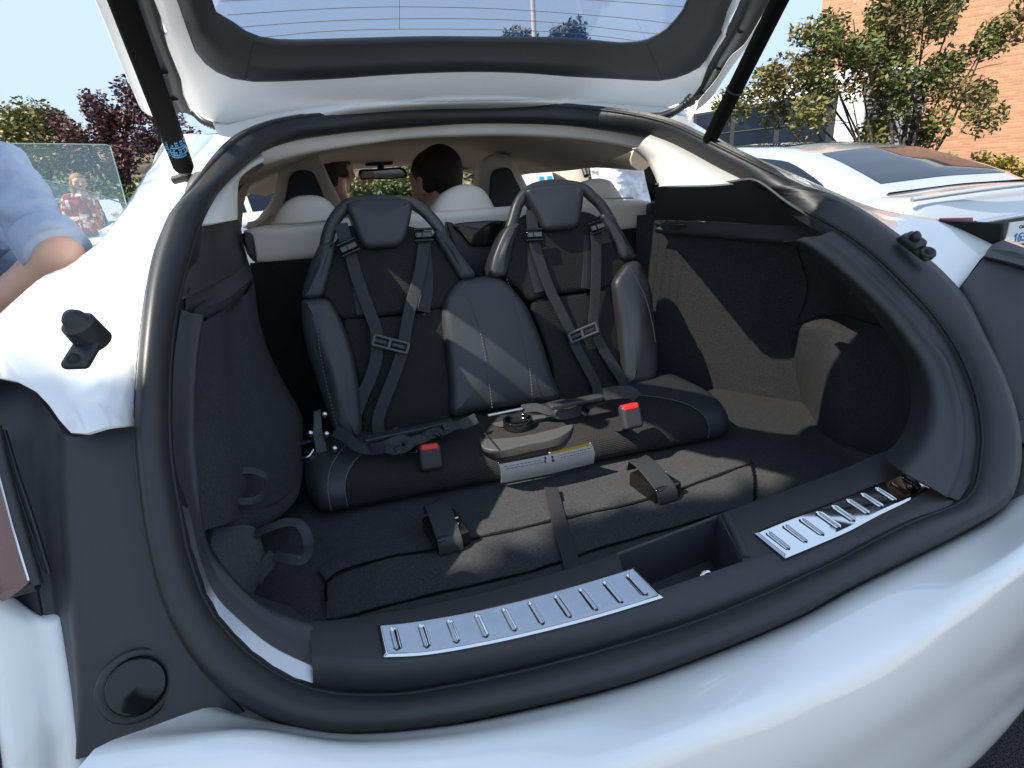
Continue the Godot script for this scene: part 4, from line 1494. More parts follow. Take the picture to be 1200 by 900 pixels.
func build_opening(car: Node3D):
	var o := V([-.636,1.076,-.321,-.632,1.112,-.356,-.627,1.148,-.396,-.622,1.186,-.448,-.613,1.227,-.506,-.595,1.268,-.569,-.568,1.308,-.64,-.536,1.352,-.733,-.495,1.397,-.848,-.431,1.431,-.956,-.352,1.447,-1.016,-.27,1.456,-1.054,-.19,1.462,-1.079,-.112,1.466,-1.096,-.036,1.468,-1.107,0.038,1.469,-1.11,0.109,1.468,-1.104,0.177,1.464,-1.087,0.24,1.458,-1.062,0.302,1.45,-1.032,0.355,1.437,-.987,0.401,1.422,-.933,0.443,1.404,-.875,0.476,1.38,-.809,0.493,1.348,-.732,0.512,1.317,-.664,0.536,1.287,-.606,0.566,1.257,-.554,0.602,1.226,-.505,0.647,1.193,-.459,0.681,1.155,-.406,0.704,1.112,-.347,0.725,1.065,-.288,0.731,1.013,-.23,0.706,0.959,-.174,0.684,0.906,-.119,0.655,0.854,-.068,0.614,0.803,-.028,0.544,0.765,0.005,0.42,0.758,0.022,0.316,0.756,0.03,0.237,0.753,0.035,0.175,0.747,0.038,0.124,0.739,0.041,0.077,0.734,0.041,0.034,0.73,0.04,-.005,0.727,0.039,-.042,0.724,0.037,-.076,0.721,0.035,-.109,0.718,0.032,-.141,0.716,0.029,-.173,0.715,0.025,-.204,0.714,0.02,-.235,0.713,0.016,-.266,0.712,0.01,-.299,0.711,0.005,-.333,0.71,-.002,-.368,0.71,-.01,-.406,0.711,-.019,-.445,0.713,-.03,-.485,0.719,-.043,-.521,0.733,-.059,-.554,0.751,-.078,-.583,0.773,-.099,-.605,0.801,-.122,-.622,0.831,-.147,-.633,0.865,-.171,-.638,0.901,-.193,-.642,0.936,-.217,-.643,0.971,-.241,-.643,1.006,-.265,-.641,1.041,-.291])
	var i := V([-.6,1.069,-.318,-.596,1.101,-.351,-.59,1.135,-.387,-.582,1.169,-.432,-.571,1.205,-.485,-.558,1.245,-.543,-.543,1.285,-.653,-.515,1.327,-.784,-.473,1.371,-.931,-.403,1.396,-1.019,-.324,1.409,-1.067,-.245,1.42,-1.106,-.166,1.428,-1.137,-.089,1.431,-1.151,-.016,1.43,-1.149,0.054,1.429,-1.144,0.122,1.426,-1.134,0.187,1.422,-1.119,0.25,1.417,-1.097,0.31,1.409,-1.069,0.367,1.4,-1.034,0.422,1.389,-.997,0.476,1.375,-.956,0.522,1.357,-.904,0.539,1.324,-.825,0.547,1.292,-.741,0.566,1.264,-.671,0.572,1.233,-.594,0.562,1.199,-.512,0.57,1.171,-.441,0.598,1.138,-.388,0.616,1.1,-.334,0.627,1.057,-.28,0.64,1.011,-.229,0.642,0.961,-.178,0.622,0.913,-.126,0.588,0.866,-.079,0.541,0.824,-.04,0.479,0.788,-.009,0.351,0.789,0.001,0.265,0.784,0.008,0.199,0.777,0.013,0.142,0.773,0.015,0.094,0.768,0.016,0.051,0.764,0.016,0.013,0.761,0.016,-.022,0.758,0.014,-.055,0.756,0.012,-.086,0.755,0.01,-.115,0.753,0.007,-.144,0.752,0.004,-.171,0.75,0.001,-.199,0.749,-.003,-.226,0.747,-.007,-.254,0.746,-.011,-.283,0.745,-.016,-.314,0.744,-.021,-.346,0.743,-.028,-.38,0.742,-.035,-.415,0.745,-.045,-.452,0.75,-.056,-.487,0.759,-.071,-.517,0.774,-.088,-.544,0.794,-.108,-.566,0.818,-.129,-.585,0.844,-.153,-.594,0.875,-.175,-.6,0.907,-.196,-.602,0.939,-.219,-.605,0.971,-.242,-.605,1.004,-.265,-.603,1.036,-.29])
	var list := []
	var k: int = o.size()
	var turn := signf((o[1] - o[k - 1]).cross(i[0] - o[0]).dot(Vector3(0, 0.4, 0.9)))
	for st in [[0.0, -0.012], [0.0, 0.004], [0.07, 0.016], [0.25, 0.026], [0.5, 0.029], [0.75, 0.022], [0.93, 0.010], [1.0, -0.004], [1.02, -0.02]]:
		var r := PackedVector3Array()
		for n in k:
			var t: Vector3 = o[(n + 1) % k] - o[(n - 1 + k) % k]
			var m := t.cross(i[n] - o[n]).normalized()
			m *= turn
			r.append(o[n].lerp(i[n], st[0]) + m * st[1])
		list.append(cr(r, 150, true))
	var g := G.new()
	g.grid(list, true)
	obj("weatherstrip", g, M.rubber, car)
	# thin outer lip
	g = G.new()
	g.tube(cr(o, 150, true), 0.0045, 6, true)
	obj("seal_lip", g, M.rubber, car)
	g = G.new()
	var groove := PackedVector3Array()
	for n in k:
		groove.append(i[n].lerp(o[n], 0.03) + Vector3(0, 0.002, 0.004))
	g.tube(cr(groove, 150, true), 0.003, 6, true)
	obj("seal_lip", g, M.black, car)
	# inner trim on both sides, from the strip into the trunk
	var l0 := V([-.585,1.149,-.412,-.593,1.113,-.371,-.598,1.083,-.34,-.604,1.023,-.288,-.605,0.979,-.255,-.602,0.941,-.228,-.599,0.895,-.196,-.587,0.845,-.162,-.563,0.81,-.131,-.53,0.778,-.103,-.485,0.752,-.074])
	var l1 := V([-.576,1.14,-.426,-.583,1.105,-.387,-.589,1.074,-.356,-.598,1.015,-.306,-.6,0.969,-.272,-.597,0.923,-.24,-.591,0.878,-.209,-.578,0.842,-.182,-.549,0.813,-.154,-.519,0.788,-.13,-.482,0.768,-.108])
	var l2 := V([-.562,1.132,-.431,-.571,1.098,-.393,-.577,1.065,-.36,-.585,1.008,-.314,-.588,0.966,-.283,-.59,0.916,-.248,-.586,0.875,-.221,-.569,0.848,-.2,-.54,0.819,-.171,-.509,0.801,-.15,-.478,0.789,-.134])
	var l3 := shift(l2, Vector3(-0.03, -0.01, -0.06))
	g = G.new()
	g.shell(rows([l0.slice(5), mixp(l0, l1, 0.8).slice(5)], 40, 4), 0.002)
	obj("body_flange", g, M.brushed, car)
	g = G.new()
	var ls := PackedVector3Array()
	for n in l0.size():
		ls.append(l0[n].lerp(l1[n], 0.05 if n < 5 else 0.75) + Vector3(0, 0, 0.004))
	g.shell(rows([ls, mixp(l1, l2, 0.25, Vector3(0, 0.0, 0.006)), mixp(l1, l2, 0.6), l2, l3], 40, 14), 0.003)
	obj("opening_trim", g, M.plastic, car)
	var q0 := V([0.589,1.147,-.408,0.608,1.124,-.376,0.623,1.085,-.322,0.644,1.015,-.241,0.647,0.971,-.196,0.645,0.939,-.163,0.605,0.878,-.1,0.567,0.837,-.06,0.52,0.801,-.03,0.47,0.781,-.012])
	var q1 := V([0.556,1.141,-.409,0.576,1.115,-.371,0.588,1.08,-.325,0.61,1.012,-.245,0.617,0.968,-.201,0.618,0.936,-.167,0.587,0.882,-.111,0.549,0.843,-.073,0.507,0.812,-.046,0.457,0.789,-.026])
	var q2 := V([0.505,1.137,-.426,0.53,1.123,-.406,0.556,1.078,-.345,0.583,1.016,-.273,0.593,0.959,-.214,0.59,0.926,-.18,0.565,0.89,-.142,0.528,0.86,-.11,0.481,0.835,-.085,0.419,0.815,-.065])
	var q3 := shift(q2, Vector3(0.035, -0.01, -0.06))
	g = G.new()
	g.shell(rows([q0, q1, shift(q1, Vector3(-0.004, 0, 0.006)), mixp(q1, q2, 0.5), q2, q3], 40, 18), 0.003)
	obj("opening_trim", g, M.plastic, car)
	# beige rear frame of the roof lining
	var t0 := V([-.472,1.372,-.937,-.385,1.4,-1.034,-.171,1.428,-1.138,-.056,1.431,-1.153,0.175,1.424,-1.125,0.352,1.403,-1.047,0.46,1.381,-.975,0.5,1.367,-.934])
	var t1 := V([-.47,1.353,-.992,-.376,1.375,-1.057,-.198,1.396,-1.132,-.08,1.404,-1.161,0.155,1.399,-1.142,0.33,1.379,-1.074,0.429,1.355,-1.002,0.472,1.339,-.96])
	g = G.new()
	g.shell(rows([t0, mixp(t0, t1, 0.25, Vector3(0, -0.006, 0)), mixp(t0, t1, 0.65, Vector3(0, -0.006, 0)), t1, shift(t1, Vector3(0, 0.02, -0.03))], 40, 14), 0.004)
	obj("lining_frame", g, M.beige_cloth, car)
	# beige pillar trims
	var p0 := V([-.472,1.372,-.937,-.511,1.332,-.803,-.541,1.291,-.672,-.556,1.252,-.556])
	var p1 := V([-.465,1.35,-.895,-.489,1.337,-.863,-.512,1.313,-.813,-.518,1.249,-.7])
	g = G.new()
	g.shell(rows([p0, mixp(p0, p1, 0.4, Vector3(0.006, 0, 0.012)), mixp(p0, p1, 0.75, Vector3(0.004, 0, 0.008)), p1, shift(p1, Vector3(-0.01, 0, -0.06))], 24, 14), 0.004)
	obj("pillar_trim", g, M.beige_cloth, car)
	p0 = V([0.5,1.367,-.934,0.538,1.334,-.854,0.547,1.295,-.751,0.569,1.242,-.619])
	p1 = V([0.407,1.336,-.851,0.411,1.305,-.788,0.396,1.273,-.727,0.378,1.244,-.677])
	g = G.new()
	var pm := V([0.412,1.351,-.826,0.438,1.315,-.745,0.45,1.287,-.69,0.454,1.241,-.609])
	g.shell(rows([p0, pm, p1, shift(p1, Vector3(0.02, 0, -0.06))], 24, 14), 0.004)
	obj("pillar_trim", g, M.beige_cloth, car)
	# rubber bump stops on the painted gutter
	bump_stop(car, Vector3(-0.652,1.143,-0.260), Vector3(-0.15, 0.85, 0.5).normalized(), Vector3(-0.3, -0.5, 0.8), 0.7, false)
	bump_stop(car, Vector3(0.660,1.116,-0.290), Vector3(-0.35, 0.80, 0.5).normalized(), Vector3(0.0, -0.30, 0.95), 0.9, true)

func bump_stop(car: Node3D, at: Vector3, up: Vector3, along: Vector3, s: float, flat_: bool):
	var y := up
	var x := (along - y * along.dot(y)).normalized()
	var ba := Basis(x, y, x.cross(y))
	var st := part("bump_stop", car)
	var g := G.new()
	g.rbox(at + y * 0.006 + x * (0.0 if flat_ else 0.010), (Vector3(0.036, 0.006, 0.013) if flat_ else Vector3(0.024, 0.006, 0.015)), 0.006, ba)
	obj("base", g, M.rubber, st)
	g = G.new()
	if flat_:
		g.rbox(at + y * 0.012 - x * 0.010, Vector3(0.020, 0.009, 0.015), 0.007, ba)
		g.lathe([[0.0, 0.0], [0.009, 0.0], [0.009, 0.010], [0.005, 0.016], [0.0, 0.017]], at - x * 0.010 + y * 0.018, ba)
		g.lathe([[0.0, 0.0], [0.013, 0.0], [0.013, 0.010], [0.008, 0.012], [0.006, 0.006], [0.0, 0.006]], at + x * 0.024 + y * 0.004, ba)
	else:
		g.lathe([[0.0, 0.0], [0.0185, 0.0], [0.0185, 0.0], [0.017, 0.030], [0.0168, 0.030], [0.0125, 0.034], [0.011, 0.040], [0.006, 0.046], [0.0, 0.047]], at - x * 0.010, ba)
	obj("buffer", g, M.rubber, st)
	g = G.new()
	var sc := at + x * 0.026 + y * 0.012
	g.lathe([[0.0, 0.006], [0.004, 0.006], [0.006, 0.003], [0.007, 0.0]], sc, ba, 8)
	obj("screw", g, M.black, st)

func build_sill(car: Node3D):
	var sill := part("sill_trim", car)
	# top face from the carpet edge to the front edge, then the front face down to the strip
	var back := V([-.481,0.785,-.148,-.423,0.785,-.132,-.338,0.785,-.118,-.224,0.785,-.109,-.097,0.785,-.11,0.036,0.785,-.122,0.189,0.785,-.137,0.339,0.785,-.148,0.521,0.785,-.171,0.625,0.785,-.177])
	var edge := V([-.48,0.779,-.093,-.42,0.779,-.059,-.339,0.779,-.038,-.243,0.779,-.025,-.139,0.779,-.018,-.034,0.779,-.018,0.089,0.779,-.02,0.215,0.779,-.028,0.377,0.779,-.046,0.561,0.779,-.078])
	var face := V([-.483,0.752,-.074,-.427,0.741,-.054,-.365,0.736,-.037,-.264,0.741,-.018,-.159,0.745,-.003,-.05,0.751,0.007,0.064,0.76,0.011,0.185,0.771,0.009,0.329,0.781,-.001,0.474,0.78,-.012])
	var inner := shift(back, Vector3(0, -0.11, -0.004))
	var g := G.new()
	# leave the latch recess open: split the trim across the car
	var nb := 73
	var all := []
	for r in [inner, shift(back, Vector3(0, -0.006, -0.002)), shift(back, Vector3(0, 0, 0.006)), mixp(back, edge, 0.5, Vector3(0, 0.001, 0)), mixp(back, edge, 0.92), mixp(edge, face, 0.10, Vector3(0, 0.001, 0.003)), mixp(edge, face, 0.5, Vector3(0, 0, 0.002)), face, shift(face, Vector3(0, -0.012, -0.004))]:
		all.append(cr(r, nb))
	var lo := -1
	var hi := -1
	for n in nb:
		if all[3][n].x < -0.072:
			lo = n
		if all[3][n].x < 0.085:
			hi = n + 1
	for span in [[0, lo], [hi, nb - 1]]:
		var cut := []
		for r in all:
			cut.append(r.slice(span[0], span[1] + 1))
		g.shell(cut, 0.003)
	# strips before and behind the recess
	for band in [[0, 1, 2], [4, 5, 6, 7, 8]]:
		var cut := []
		for j in band:
			cut.append(all[j].slice(lo, hi + 1))
		g.shell(cut, 0.003)
	obj("sill_panel", g, M.plastic, sill)
	# recess box: four leaning walls and a floor
	var c := [all[2][lo], all[2][hi], all[4][hi], all[4][lo]]
	var d := []
	for p in c:
		var q: Vector3 = p.lerp((c[0] + c[1] + c[2] + c[3]) / 4.0, 0.13)
		d.append(q + Vector3(0, -0.068, 0))
	g = G.new()
	for n in 4:
		var m := (n + 1) % 4
		g.shell([PackedVector3Array([c[n], c[m]]), PackedVector3Array([d[n], d[m]])], 0.002)
	g.quad(d[0], d[1], d[2], d[3])
	obj("latch_recess", g, M.plastic, sill)
	# rounded plastic shoulder right of the recess
	g = G.new()
	g.tube(PackedVector3Array([all[2][hi] + Vector3(0.010, 0.001, 0.004), all[3][hi] + Vector3(0.010, 0.002, 0), all[4][hi] + Vector3(0.008, 0.0, -0.004)]), 0.007, 10)
	obj("recess_rib", g, M.plastic, sill)
	# striker loop
	var s := Vector3(0.038,0.742,-0.044)
	g = G.new()
	var loop := V([-0.010, -0.035, 0.008, -0.010, 0.008, 0.0, -0.006, 0.018, -0.003, 0.0, 0.021, -0.004, 0.006, 0.018, -0.003, 0.010, 0.008, 0.0, 0.010, -0.035, 0.008])
	g.tube(shift(cr(loop, 24), s), 0.0048, 10)
	obj("striker", g, M.chrome, sill)
	g = G.new()
	g.ball(Vector3(0.084,0.718,-0.054), Vector3(0.004, 0.005, 0.004))
	obj("screw", g, M.chrome, sill)
	# chrome scuff plates, each embossed with ten slots
	for side in 2:
		var ti: PackedVector3Array
		var to: PackedVector3Array
		if side == 0:
			ti = V([-.403,0.79,-.104,-.364,0.79,-.093,-.296,0.79,-.081,-.224,0.79,-.074,-.142,0.79,-.071,-.061,0.79,-.071])
			to = V([-.401,0.786,-.054,-.354,0.786,-.038,-.29,0.786,-.026,-.224,0.786,-.018,-.142,0.786,-.012,-.055,0.786,-.01])
		else:
			ti = V([0.134,0.79,-.067,0.196,0.79,-.074,0.261,0.79,-.078,0.332,0.79,-.085,0.403,0.79,-.091,0.47,0.79,-.096])
			to = V([0.136,0.786,-.009,0.199,0.786,-.014,0.262,0.786,-.02,0.331,0.786,-.031,0.398,0.786,-.04,0.466,0.786,-.053])
		var nu := 121
		ti = cr(ti, nu)
		to = cr(to, nu)
		var list := []
		for j in 33:
			var f := j / 32.0
			var r := PackedVector3Array()
			for i in nu:
				var u := i / (nu - 1.0) * 10.0
				var x := (fposmod(u, 1.0) - 0.5) / 10.0 * 0.42   # metres from the slot's middle
				var w := (f - 0.5) * 0.075
				var dist := Vector2(x, maxf(absf(w) - 0.021, 0.0)).length()
				var dep := 0.0028 * (1.0 - smoothstep(0.0014, 0.0042, dist))
				var edge_: float = minf(minf(f, 1 - f) * 0.075, minf(u, 10 - u) * 0.042)
				r.append(ti[i].lerp(to[i], f) + Vector3(0, -dep - 0.002 * (1 - smoothstep(0.0, 0.0035, edge_)), 0))
			list.append(r)
		g = G.new()
		g.grid(list)
		obj("scuff_plate", g, M.chrome, sill)

func build_trunk(car: Node3D):
	var g := G.new()
	var fl := part("trunk_floor", car)
	# carpeted floor with a shallow sag, then the folding lid in two strips
	var list := []
	for j in 30:
		var r := PackedVector3Array()
		for i in 60:
			var x := -0.72 + 1.62 * i / 59.0
			var z := -1.05 + 1.06 * j / 29.0
			r.append(Vector3(x, 0.646 + 0.0015 * sin(x * 21.0) * cos(z * 17.0), z))
		list.append(r)
	g.shell(list, -0.02)
	obj("carpet", g, M.carpet, fl)
	var up := Vector3.UP
	g = G.new()
	soft_strip(g, V([-.473,0.654,-.388,-.451,0.654,-.406,-.37,0.654,-.414,-.294,0.654,-.401,-.217,0.654,-.4,-.047,0.654,-.392,0.161,0.654,-.378,0.337,0.654,-.396,0.442,0.654,-.407]), V([-.478,0.654,-.303,-.463,0.654,-.299,-.325,0.654,-.294,-.192,0.654,-.283,-.084,0.654,-.282,-.006,0.654,-.289,0.175,0.654,-.287,0.264,0.654,-.29,0.341,0.654,-.287]))
	obj("lid_strip", g, M.carpet, fl)
	g = G.new()
	soft_strip(g, V([-.477,0.654,-.295,-.461,0.654,-.29,-.324,0.654,-.285,-.192,0.654,-.274,-.085,0.654,-.272,-.007,0.654,-.279,0.171,0.654,-.277,0.26,0.654,-.279,0.336,0.654,-.276]), V([-.483,0.654,-.253,-.434,0.654,-.239,-.309,0.654,-.208,-.173,0.654,-.197,-.056,0.654,-.192,0.044,0.654,-.198,0.174,0.654,-.211,0.272,0.654,-.217,0.325,0.654,-.222]))
	obj("lid_strip", g, M.carpet, fl)
	g = G.new()
	soft_strip(g, V([-.489,0.654,-.433,-.446,0.654,-.467,-.366,0.654,-.47,-.285,0.654,-.463,-.2,0.654,-.459,-.019,0.654,-.452,0.201,0.654,-.449,0.365,0.654,-.462,0.471,0.654,-.47]), V([-.476,0.654,-.398,-.453,0.654,-.415,-.372,0.654,-.423,-.295,0.654,-.413,-.218,0.654,-.412,-.045,0.654,-.404,0.165,0.654,-.391,0.343,0.654,-.409,0.449,0.654,-.421]))
	obj("lid_strip", g, M.carpet, fl)
	for q in [V([-.477,0.656,-.342,-.477,0.656,-.387,-.453,0.656,-.409,-.371,0.656,-.416,-.295,0.656,-.402,-.219,0.656,-.401,-.048,0.656,-.392,0.16,0.656,-.379,0.335,0.656,-.397,0.443,0.656,-.412]), V([-.478,0.656,-.297,-.462,0.656,-.291,-.325,0.656,-.287,-.192,0.656,-.276,-.086,0.656,-.275,-.008,0.656,-.281,0.17,0.656,-.28,0.26,0.656,-.282,0.336,0.656,-.28]), V([0.335,0.656,-.28,0.318,0.656,-.249]), V([0.443,0.656,-.412,0.404,0.656,-.36,0.343,0.656,-.287])]:
		g = G.new()
		var sq := cr(q, 40)
		for n in 40:
			sq[n] += Vector3(0.0012 * sin(n * 2.1), 0, 0.0015 * sin(n * 1.3))
		g.tube(sq, 0.0024, 6, false, true, 0.5, Vector3.UP)
		obj("seam", g, M.void_black, fl)
	# pull tab over the lid
	g = G.new()
	g.ribbon(cr(V([-.005,0.659,-.502,-.022,0.659,-.444,-.047,0.659,-.354,-.067,0.659,-.273,-.082,0.659,-.219]), 14), 0.030, 0.004, Vector3(0.1, 1, 0.1))
	obj("pull_tab", g, M.webbing, fl)
	# left side lining: padded carpet panel
	var ll := part("side_lining", car)
	var a := V([-.568,1.12,-.432,-.573,1.095,-.405,-.582,1.057,-.368,-.591,1.004,-.327,-.593,0.961,-.296,-.593,0.924,-.269,-.593,0.89,-.246])
	var c := V([-.54,1.098,-.942,-.542,1.027,-.892,-.537,0.949,-.882,-.516,0.867,-.865,-.493,0.796,-.84,-.502,0.746,-.767,-.515,0.719,-.66])
	var b := V([-.578,1.083,-.78,-.57,1.061,-.69,-.567,1.013,-.591,-.564,0.952,-.532,-.561,0.907,-.468,-.565,0.859,-.439,-.578,0.795,-.429])
	var e := shift(c, Vector3(-0.05, 0.0, -0.05))
	g = G.new()
	g.shell(rows([a, mixp(a, b, 0.5, Vector3(0.008, 0, 0)), b, mixp(b, c, 0.5, Vector3(0.012, 0, 0.01)), mixp(b, c, 0.92, Vector3(0.004, 0, 0.006)), c, e], 40, 40), 0.006)
	obj("lining_panel", g, M.carpet, ll)
	# lower edge of that panel curls in to the floor
	g = G.new()
	var la := V([-.609,0.887,-.329,-.594,0.844,-.375,-.577,0.802,-.431,-.551,0.754,-.528,-.522,0.727,-.631,-.504,0.737,-.742])
	var lb := V([-.613,0.844,-.325,-.592,0.805,-.381,-.568,0.768,-.438,-.547,0.728,-.527,-.528,0.701,-.612,-.516,0.698,-.696])
	g.shell(rows([la, mixp(la, lb, 0.6, Vector3(0.006, 0, 0.004)), lb, shift(lb, Vector3(-0.06, -0.05, -0.02))], 30, 12), 0.004)
	obj("lining_edge", g, M.carpet, ll)
	# dark wall behind, down to the floor
	g = G.new()
	g.shell([V([-0.60, 1.14, -0.42, -0.60, 1.14, -1.2]), V([-0.62, 0.63, -0.20, -0.60, 0.63, -1.2])], 0.01)
	obj("wheel_house", g, M.carpet_dark, ll)
	# slot plate under the ledge
	g = G.new()
	g.rbox(Vector3(-0.584,1.058,-0.727), Vector3(0.008, 0.024, 0.004), 0.003, Basis(Vector3.UP, 0.5))
	obj("hook_plate", g, M.plastic, ll)
	# grey felt flap folded at the lower left with its strap loops
	var fp := part("felt_flap", car)
	g = G.new()
	var f0 := V([-.611,0.854,-.306,-.594,0.829,-.347,-.577,0.802,-.386,-.562,0.789,-.388,-.56,0.765,-.378])
	var f1 := V([-.602,0.832,-.283,-.586,0.809,-.314,-.571,0.784,-.344,-.56,0.765,-.355,-.556,0.746,-.358])
	var f2 := V([-.586,0.811,-.258,-.576,0.787,-.279,-.569,0.767,-.303,-.566,0.747,-.328,-.565,0.738,-.346])
	var f3 := V([-.571,0.779,-.252,-.571,0.763,-.268,-.571,0.748,-.285,-.571,0.736,-.313,-.57,0.732,-.334])
	g.shell(rows([f0, f1, f2, f3], 24, 20), 0.004)
	obj("flap", g, M.felt, fp)
	g = G.new()
	var lp := V([-.559,0.792,-.371,-.535,0.798,-.371,-.509,0.798,-.374,-.492,0.792,-.366,-.485,0.776,-.352,-.486,0.763,-.33,-.498,0.758,-.321,-.515,0.762,-.328,-.535,0.764,-.341])
	g.ribbon(cr(lp, 40), 0.016, 0.003, [Vector3(-0.3, 0.9, 0.3), Vector3(0.1, 0.9, 0.4), Vector3(0.0, 0.8, 0.5), Vector3(-0.3, 0.6, 0.6), Vector3(-0.2, 0.7, 0.6)])
	obj("strap_loop", g, M.webbing, fp)
	g = G.new()
	g.ribbon(cr(V([-.536,0.763,-.347,-.55,0.752,-.341,-.561,0.744,-.336,-.57,0.736,-.333]), 10), 0.022, 0.004, Vector3(0.2, 0.75, 0.6))
	obj("strap_end", g, M.felt, fp)
	g = G.new()
	var lq := V([-.606,0.902,-.312,-.602,0.897,-.354,-.596,0.887,-.41,-.576,0.879,-.428,-.553,0.869,-.439,-.536,0.853,-.439,-.535,0.841,-.428,-.545,0.838,-.402,-.564,0.843,-.388,-.583,0.859,-.372,-.604,0.895,-.308])
	g.ribbon(cr(lq, 44), 0.012, 0.003, [Vector3(0.6, 0.3, 0.7), Vector3(0.4, 0.7, 0.6), Vector3(0.5, 0.6, 0.6), Vector3(0.9, 0.1, 0.4), Vector3(0.5, 0.7, 0.5), Vector3(0.5, 0.7, 0.5)])
	obj("strap_loop", g, M.webbing, fp)
	# right side lining: sloping wall, then the low box in the corner
	var rl := part("side_lining", car)
	var w0 := V([0.551,1.154,-.991,0.55,1.037,-.993,0.555,0.909,-.986,0.564,0.776,-.974,0.576,0.666,-.958,0.588,0.547,-.941])
	var w1 := V([0.603,1.139,-.932,0.606,1.014,-.927,0.612,0.889,-.919,0.622,0.758,-.905,0.634,0.65,-.888,0.65,0.551,-.867])
	var w2 := V([0.691,1.129,-.808,0.7,1.02,-.796,0.71,0.914,-.782,0.721,0.805,-.768,0.736,0.705,-.746,0.753,0.598,-.724])
	var w3 := V([0.763,1.129,-.704,0.784,1.037,-.675,0.798,0.961,-.655,0.788,0.858,-.669,0.794,0.76,-.661,0.815,0.631,-.633])
	g = G.new()
	g.shell(rows([shift(w0, Vector3(-0.03, 0, -0.05)), w0, w1, w2, w3], 40, 40), 0.006)
	obj("lining_panel", g, M.carpet, rl)
	var u0 := V([0.748,1.128,-.747,0.769,1.045,-.718,0.784,0.967,-.699,0.792,0.91,-.687,0.78,0.851,-.703])
	var u1 := V([0.809,1.12,-.647,0.823,1.049,-.628,0.833,0.964,-.608,0.843,0.905,-.587,0.836,0.867,-.597])
	var u2 := V([0.783,1.118,-.531,0.77,1.05,-.464,0.758,0.987,-.397,0.73,0.937,-.319,0.716,0.905,-.277])
	g = G.new()
	g.shell(rows([u0, u1, mixp(u1, u2, 0.3), u2], 30, 24), 0.006)
	obj("lining_panel", g, M.carpet, rl)
	# box: top shelf and front face
	var b0 := V([0.774,0.851,-.684,0.808,0.883,-.628,0.842,0.899,-.582,0.744,0.93,-.379,0.719,0.91,-.289])
	var b1 := V([0.784,0.846,-.682,0.765,0.888,-.553,0.777,0.882,-.473,0.731,0.872,-.338,0.684,0.857,-.235])
	var b2 := V([0.801,0.758,-.662,0.735,0.808,-.496,0.738,0.803,-.409,0.711,0.798,-.304,0.671,0.802,-.206])
	var b3 := V([0.82,0.633,-.632,0.692,0.709,-.426,0.694,0.711,-.342,0.683,0.721,-.26,0.652,0.741,-.177])
	g = G.new()
	g.shell(rows([b0, mixp(b0, b1, 0.7, Vector3(0, 0.004, 0)), b1, mixp(b1, b2, 0.2, Vector3(0, 0.002, 0)), b2, b3, shift(b3, Vector3(0, -0.05, 0))], 40, 44), 0.006)
	obj("lining_box", g, M.carpet, rl)
	g = G.new()
	g.shell([V([0.90, 1.14, -0.30, 0.88, 1.14, -1.2]), V([0.97, 0.6, -0.24, 0.92, 0.6, -1.2])], 0.01)
	obj("wheel_house", g, M.carpet_dark, rl)
	# floor brackets with their webbing
	for q in [0, 1]:
		var ctr: Vector3 = Vector3(-0.252,0.655,-0.435) if q == 0 else Vector3(0.191,0.655,-0.413)
		var br := part("floor_latch", car)
		var ba := Basis(Vector3.UP, 0.12)
		g = G.new()
		g.rbox(ctr + Vector3(0.0, 0.014, 0.004), Vector3(0.034, 0.018, 0.046), 0.008, ba)
		obj("housing", g, M.gloss_black, br)
		g = G.new()
		var s := Vector3(-0.006, 0, 0)
		g.ribbon(shift(cr(V([0, 0.020, -0.062, 0, 0.044, -0.056, 0.001, 0.048, -0.030, 0.002, 0.040, 0.012, 0.003, 0.026, 0.050, 0.003, 0.004, 0.058]), 18), ctr + s), 0.046, 0.004, Vector3(0, 0.7, 0.7))
		obj("webbing", g, M.webbing, br)
		g = G.new()
		g.tube(PackedVector3Array([ctr + Vector3(0.012, 0.036, 0.004), ctr + Vector3(0.026, 0.036, 0.004)]), 0.003, 8)
		g.ball(ctr + Vector3(0.021, 0.034, 0.02), Vector3(0.003, 0.003, 0.004))
		obj("pin", g, M.steel, br)

func soft_strip(g: G, a: PackedVector3Array, b: PackedVector3Array):
	var p := cr(a, 50)
	var q := cr(b, 50)
	var list := [shift(p, Vector3(0, -0.006, 0)), shift(p, Vector3(0, -0.002, 0))]
	for j in 7:
		var f := 0.02 + 0.96 * j / 6.0
		list.append(mixp(p, q, f, Vector3(0, 0.002 * sin(f * PI), 0)))
	list.append(shift(q, Vector3(0, -0.002, 0)))
	list.append(shift(q, Vector3(0, -0.006, 0)))
	for j in list.size():
		for i in 50:
			list[j][i] += Vector3(0, 0.0012 * sin(i * 0.9 + j) * sin(i * 0.23), 0)
	g.grid(list)

